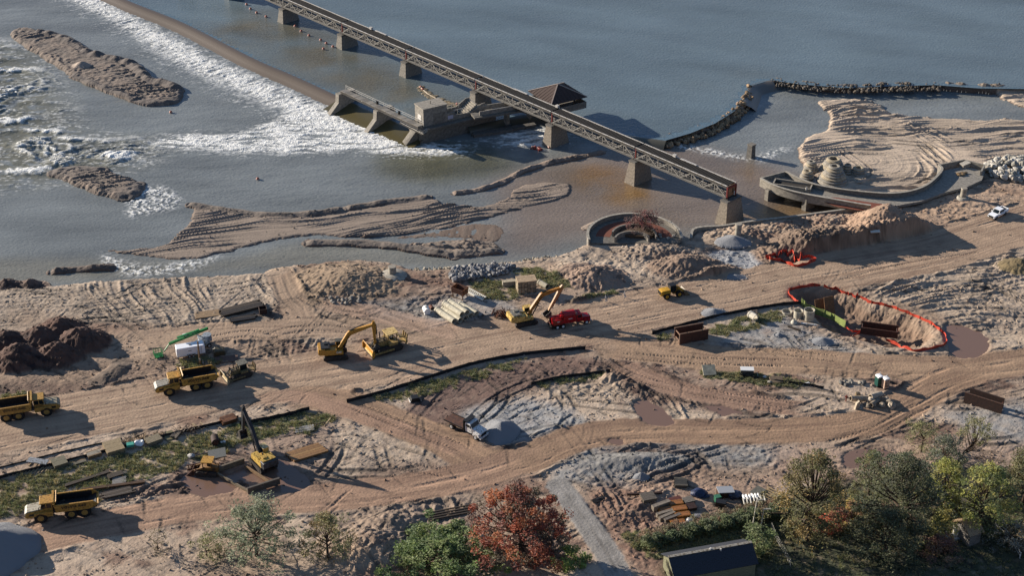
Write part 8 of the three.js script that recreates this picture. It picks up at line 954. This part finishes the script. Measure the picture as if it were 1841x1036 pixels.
{ // buildings at the bottom edge
  const gable = (name, label, cat, p, q, depth, hw, hr, wallM, roofM, extra) => { const a = on(...p), b = on(...q), L = Math.hypot(b[0] - a[0], b[2] - a[2]), t = thing(name, label, cat, a, Math.atan2(-(b[2] - a[2]), b[0] - a[0])); part(t, 'wall', [box(L, hw, depth, L / 2, hw / 2, -depth / 2)], wallM); const gb = (x) => { const g = prism([[-depth / 2, 0], [depth / 2, 0], [0, hr - hw - 0.05]], 0.12, 0, 0); return tr(g, x, hw, -depth / 2, 0, Math.PI / 2, 0); }; part(t, 'gable', [gb(0.06), gb(L - 0.06)], wallM); for (const s of [-1, 1]) { const e = Math.hypot(depth / 2 + 0.4, (hr - hw) * (1 + 0.8 / depth)), an = Math.atan2(hr - hw, depth / 2); part(t, 'roof_slope', [tr(box(L + 0.8, 0.14, e, 0, 0, 0, s * an), L / 2, hw + (hr - hw) / 2 - 0.08 + 0.1, -depth / 2 + s * (depth / 4 + 0.1))], roofM); } part(t, 'ridge', [box(L + 0.8, 0.14, 0.5, L / 2, hr + 0.12, -depth / 2)], extra ?? roofM); return [t, L]; };
  const [b1, L1] = gable('long_building', 'long building with a dark blue grey roof at the bottom edge', 'building', [1214, 1062], [1356, 1036], 6, 2.8, 4.6, M('#9aa088', { map: T.wood }), M('#2a2f3a', { map: T.wear, s: 0.6, rough: 0.8 }), M('#9a968c', {})); part(b1, 'roof_vent', [cyl(0.15, 0.15, 0.6, L1 * 0.5, 4.7, -3), cyl(0.15, 0.15, 0.6, L1 * 0.62, 4.5, -2.6)], MAT.white); part(b1, 'window', [box(0.08, 0.9, 1.2, -0.04, 1.6, -2.4)], MAT.black);
  gable('garden_shed', 'grey garden shed with a pale gable below the yellow green tree', 'shed', [1740, 984], [1760, 976], 4.2, 2.6, 4.0, M('#9c9c9e', { map: T.wood }), M('#a58f74', { map: T.wear, s: 0.6 })); gable('garden_shed', 'small tan shed roof half hidden under the yellow green tree', 'shed', [1702, 928], [1717, 924], 3.2, 2.0, 3.2, M('#9f8a74', { map: T.wood }), M('#9c8a78', { map: T.wear, s: 0.6 })); gable('house', 'house with a large tan roof cut by the right edge', 'house', [1826, 988], [1880, 1010], 9, 3.0, 5.6, M('#8f8a80', { map: T.wood }), M('#b79a6c', { map: T.wear, s: 0.6, rough: 0.9 }));
  const st = thing('statue', 'bright white stone figure beside the garden shed', 'statue', on(1714, 968), 0.4); part(st, 'figure', [new THREE.LatheGeometry([[0.02, 0], [0.6, 0.02], [0.5, 0.6], [0.62, 1.3], [0.3, 1.7], [0.32, 2.0], [0.02, 2.3]].map((q) => new THREE.Vector2(...q)), 14)], MAT.white, 1.2); part(st, 'base_slab', [box(1.6, 0.25, 1.4, 0, 0.1, 0), box(0.4, 1.4, 0.4, -1.2, 0.7, -0.6, 0, 0, 0.4)], MAT.white);
  const fr = thing('rail_fence', 'white wooden rail fence running down beside the tan house', 'fence', [0, 0, 0]), P = [[1788, 948], [1806, 962], [1818, 980], [1832, 1004]].map((p) => on(...p)); P.forEach((p, i) => { part(fr, 'post', [box(0.16, 1.3, 0.16, p[0], p[1] + 0.6, p[2])], MAT.white); if (i) for (const y of [0.5, 1.1]) part(fr, 'rail', [bar([P[i - 1][0], P[i - 1][1] + y, P[i - 1][2]], [p[0], p[1] + y, p[2]], 0.08, 0.16)], MAT.white); });
  const wf = thing('wire_fence', 'thin wire fence with pale posts along the shaded lawn', 'fence', [0, 0, 0]), Q = [[1386, 952], [1396, 975], [1410, 1000], [1420, 1020]].map((p) => on(...p)); Q.forEach((p, i) => { part(wf, 'post', [cyl(0.06, 0.06, 1.5, p[0], p[1] + 0.7, p[2])], MAT.grey); if (i) for (const y of [0.4, 0.9, 1.4]) part(wf, 'wire', [rod([Q[i - 1][0], Q[i - 1][1] + y, Q[i - 1][2]], [p[0], p[1] + y, p[2]], 0.03, 5)], MAT.grey); });
}
// ---------- scattered stuff ----------
function scatter(name, geo, mat, n, seed, pick, place) { const r = rng(seed), m = new THREE.InstancedMesh(geo, mat, n), d = new THREE.Object3D(), c = new THREE.Color(); let k = 0, guard = 0; while (k < n && guard++ < n * 60) { const i = Math.floor(r() * (G.nx - 2)), j = Math.floor(r() * (G.nz - 2)), q = j * G.nx + i; if (r() > pick(q)) continue; const x = G.X(i + r()), z = G.Z(j + r()); d.position.set(x, gh(x, z), z); place(d, r, q, c); d.updateMatrix(); m.setMatrixAt(k, d.matrix); m.setColorAt(k, c); k++; } m.count = k; m.name = name; m.userData.kind = 'stuff'; m.castShadow = m.receiveShadow = true; scene.add(m); return m; }
{ const r = rng(61), pos = [], ix = []; for (let i = 0; i < 16; i++) { const a = r() * 6.28, x = (r() - 0.5) * 0.5, z = (r() - 0.5) * 0.5, h = 0.25 + r() * 0.35, l = 0.35; pos.push(x - Math.sin(a) * 0.05, 0, z + Math.cos(a) * 0.05, x + Math.sin(a) * 0.05, 0, z - Math.cos(a) * 0.05, x + Math.cos(a) * l, h, z + Math.sin(a) * l); ix.push(i * 3, i * 3 + 1, i * 3 + 2); } const g = new THREE.BufferGeometry(); g.setAttribute('position', new THREE.BufferAttribute(new Float32Array(pos), 3)); g.setIndex(ix); g.computeVertexNormals(); const lawn = G.mask([[[1390, 930], [1860, 900], [1900, 1100], [1340, 1100]]], { blur: 1 });
  tag(scatter('grass', g, new THREE.MeshPhysicalMaterial({ color: 0xffffff, roughness: 0.95, side: THREE.DoubleSide, transmission: 0.5, thickness: 0 }), 15000, 63, (q) => grassM[q] * 0.9 + 0.2 * lawn[q], (d, r, q, c) => { d.rotation.y = r() * 6; d.scale.setScalar(0.35 + r() * 0.5 + (r() > 0.97 ? 0.8 : 0)); const y = r(); c.setRGB(lerp(0.13, 0.32, y * y), lerp(0.155, 0.25, y * y), lerp(0.05, 0.11, y * y)); }), 'short green and straw coloured grass on the verges', 'grass');
  const clod = fin([rock(1, 65, 1.1, 0.7, 1, 0)], 0.2); tag(scatter('soil_clods', clod, new THREE.MeshStandardMaterial({ color: 0xffffff, roughness: 1 }), 16000, 67, (q) => (G.cls[q] === 0 && G.H[q] > 0.6 ? 0.25 + 0.7 * sstep(0, 0.3, noise(G.X(q % G.nx) * 0.07, Math.floor(q / G.nx) * 0.03)) : G.cls[q] === 4 ? 0.1 : G.cls[q] === 1 ? 0.02 : 0) * (roadM[q] > 0.1 && roadM[q] < 0.5 ? 1.6 : 1), (d, r, q, c) => { d.rotation.set(r() * 6, r() * 6, r() * 6); d.scale.setScalar(0.06 + 0.26 * r() ** 4 + 0.05 * r()); const t = 0.55 + r() * 0.6; c.setRGB(Math.min(0.5, G.C[0][q] * 0.74 * t), Math.min(0.5, G.C[1][q] * 0.74 * t), Math.min(0.5, G.C[2][q] * 0.74 * t)); }), 'lumps of loose earth strewn over the worked ground', 'earth clods');
}
scene.traverse((o) => { if (o.isMesh) { o.castShadow = true; o.receiveShadow = true; } });
renderer.render(scene, camera);
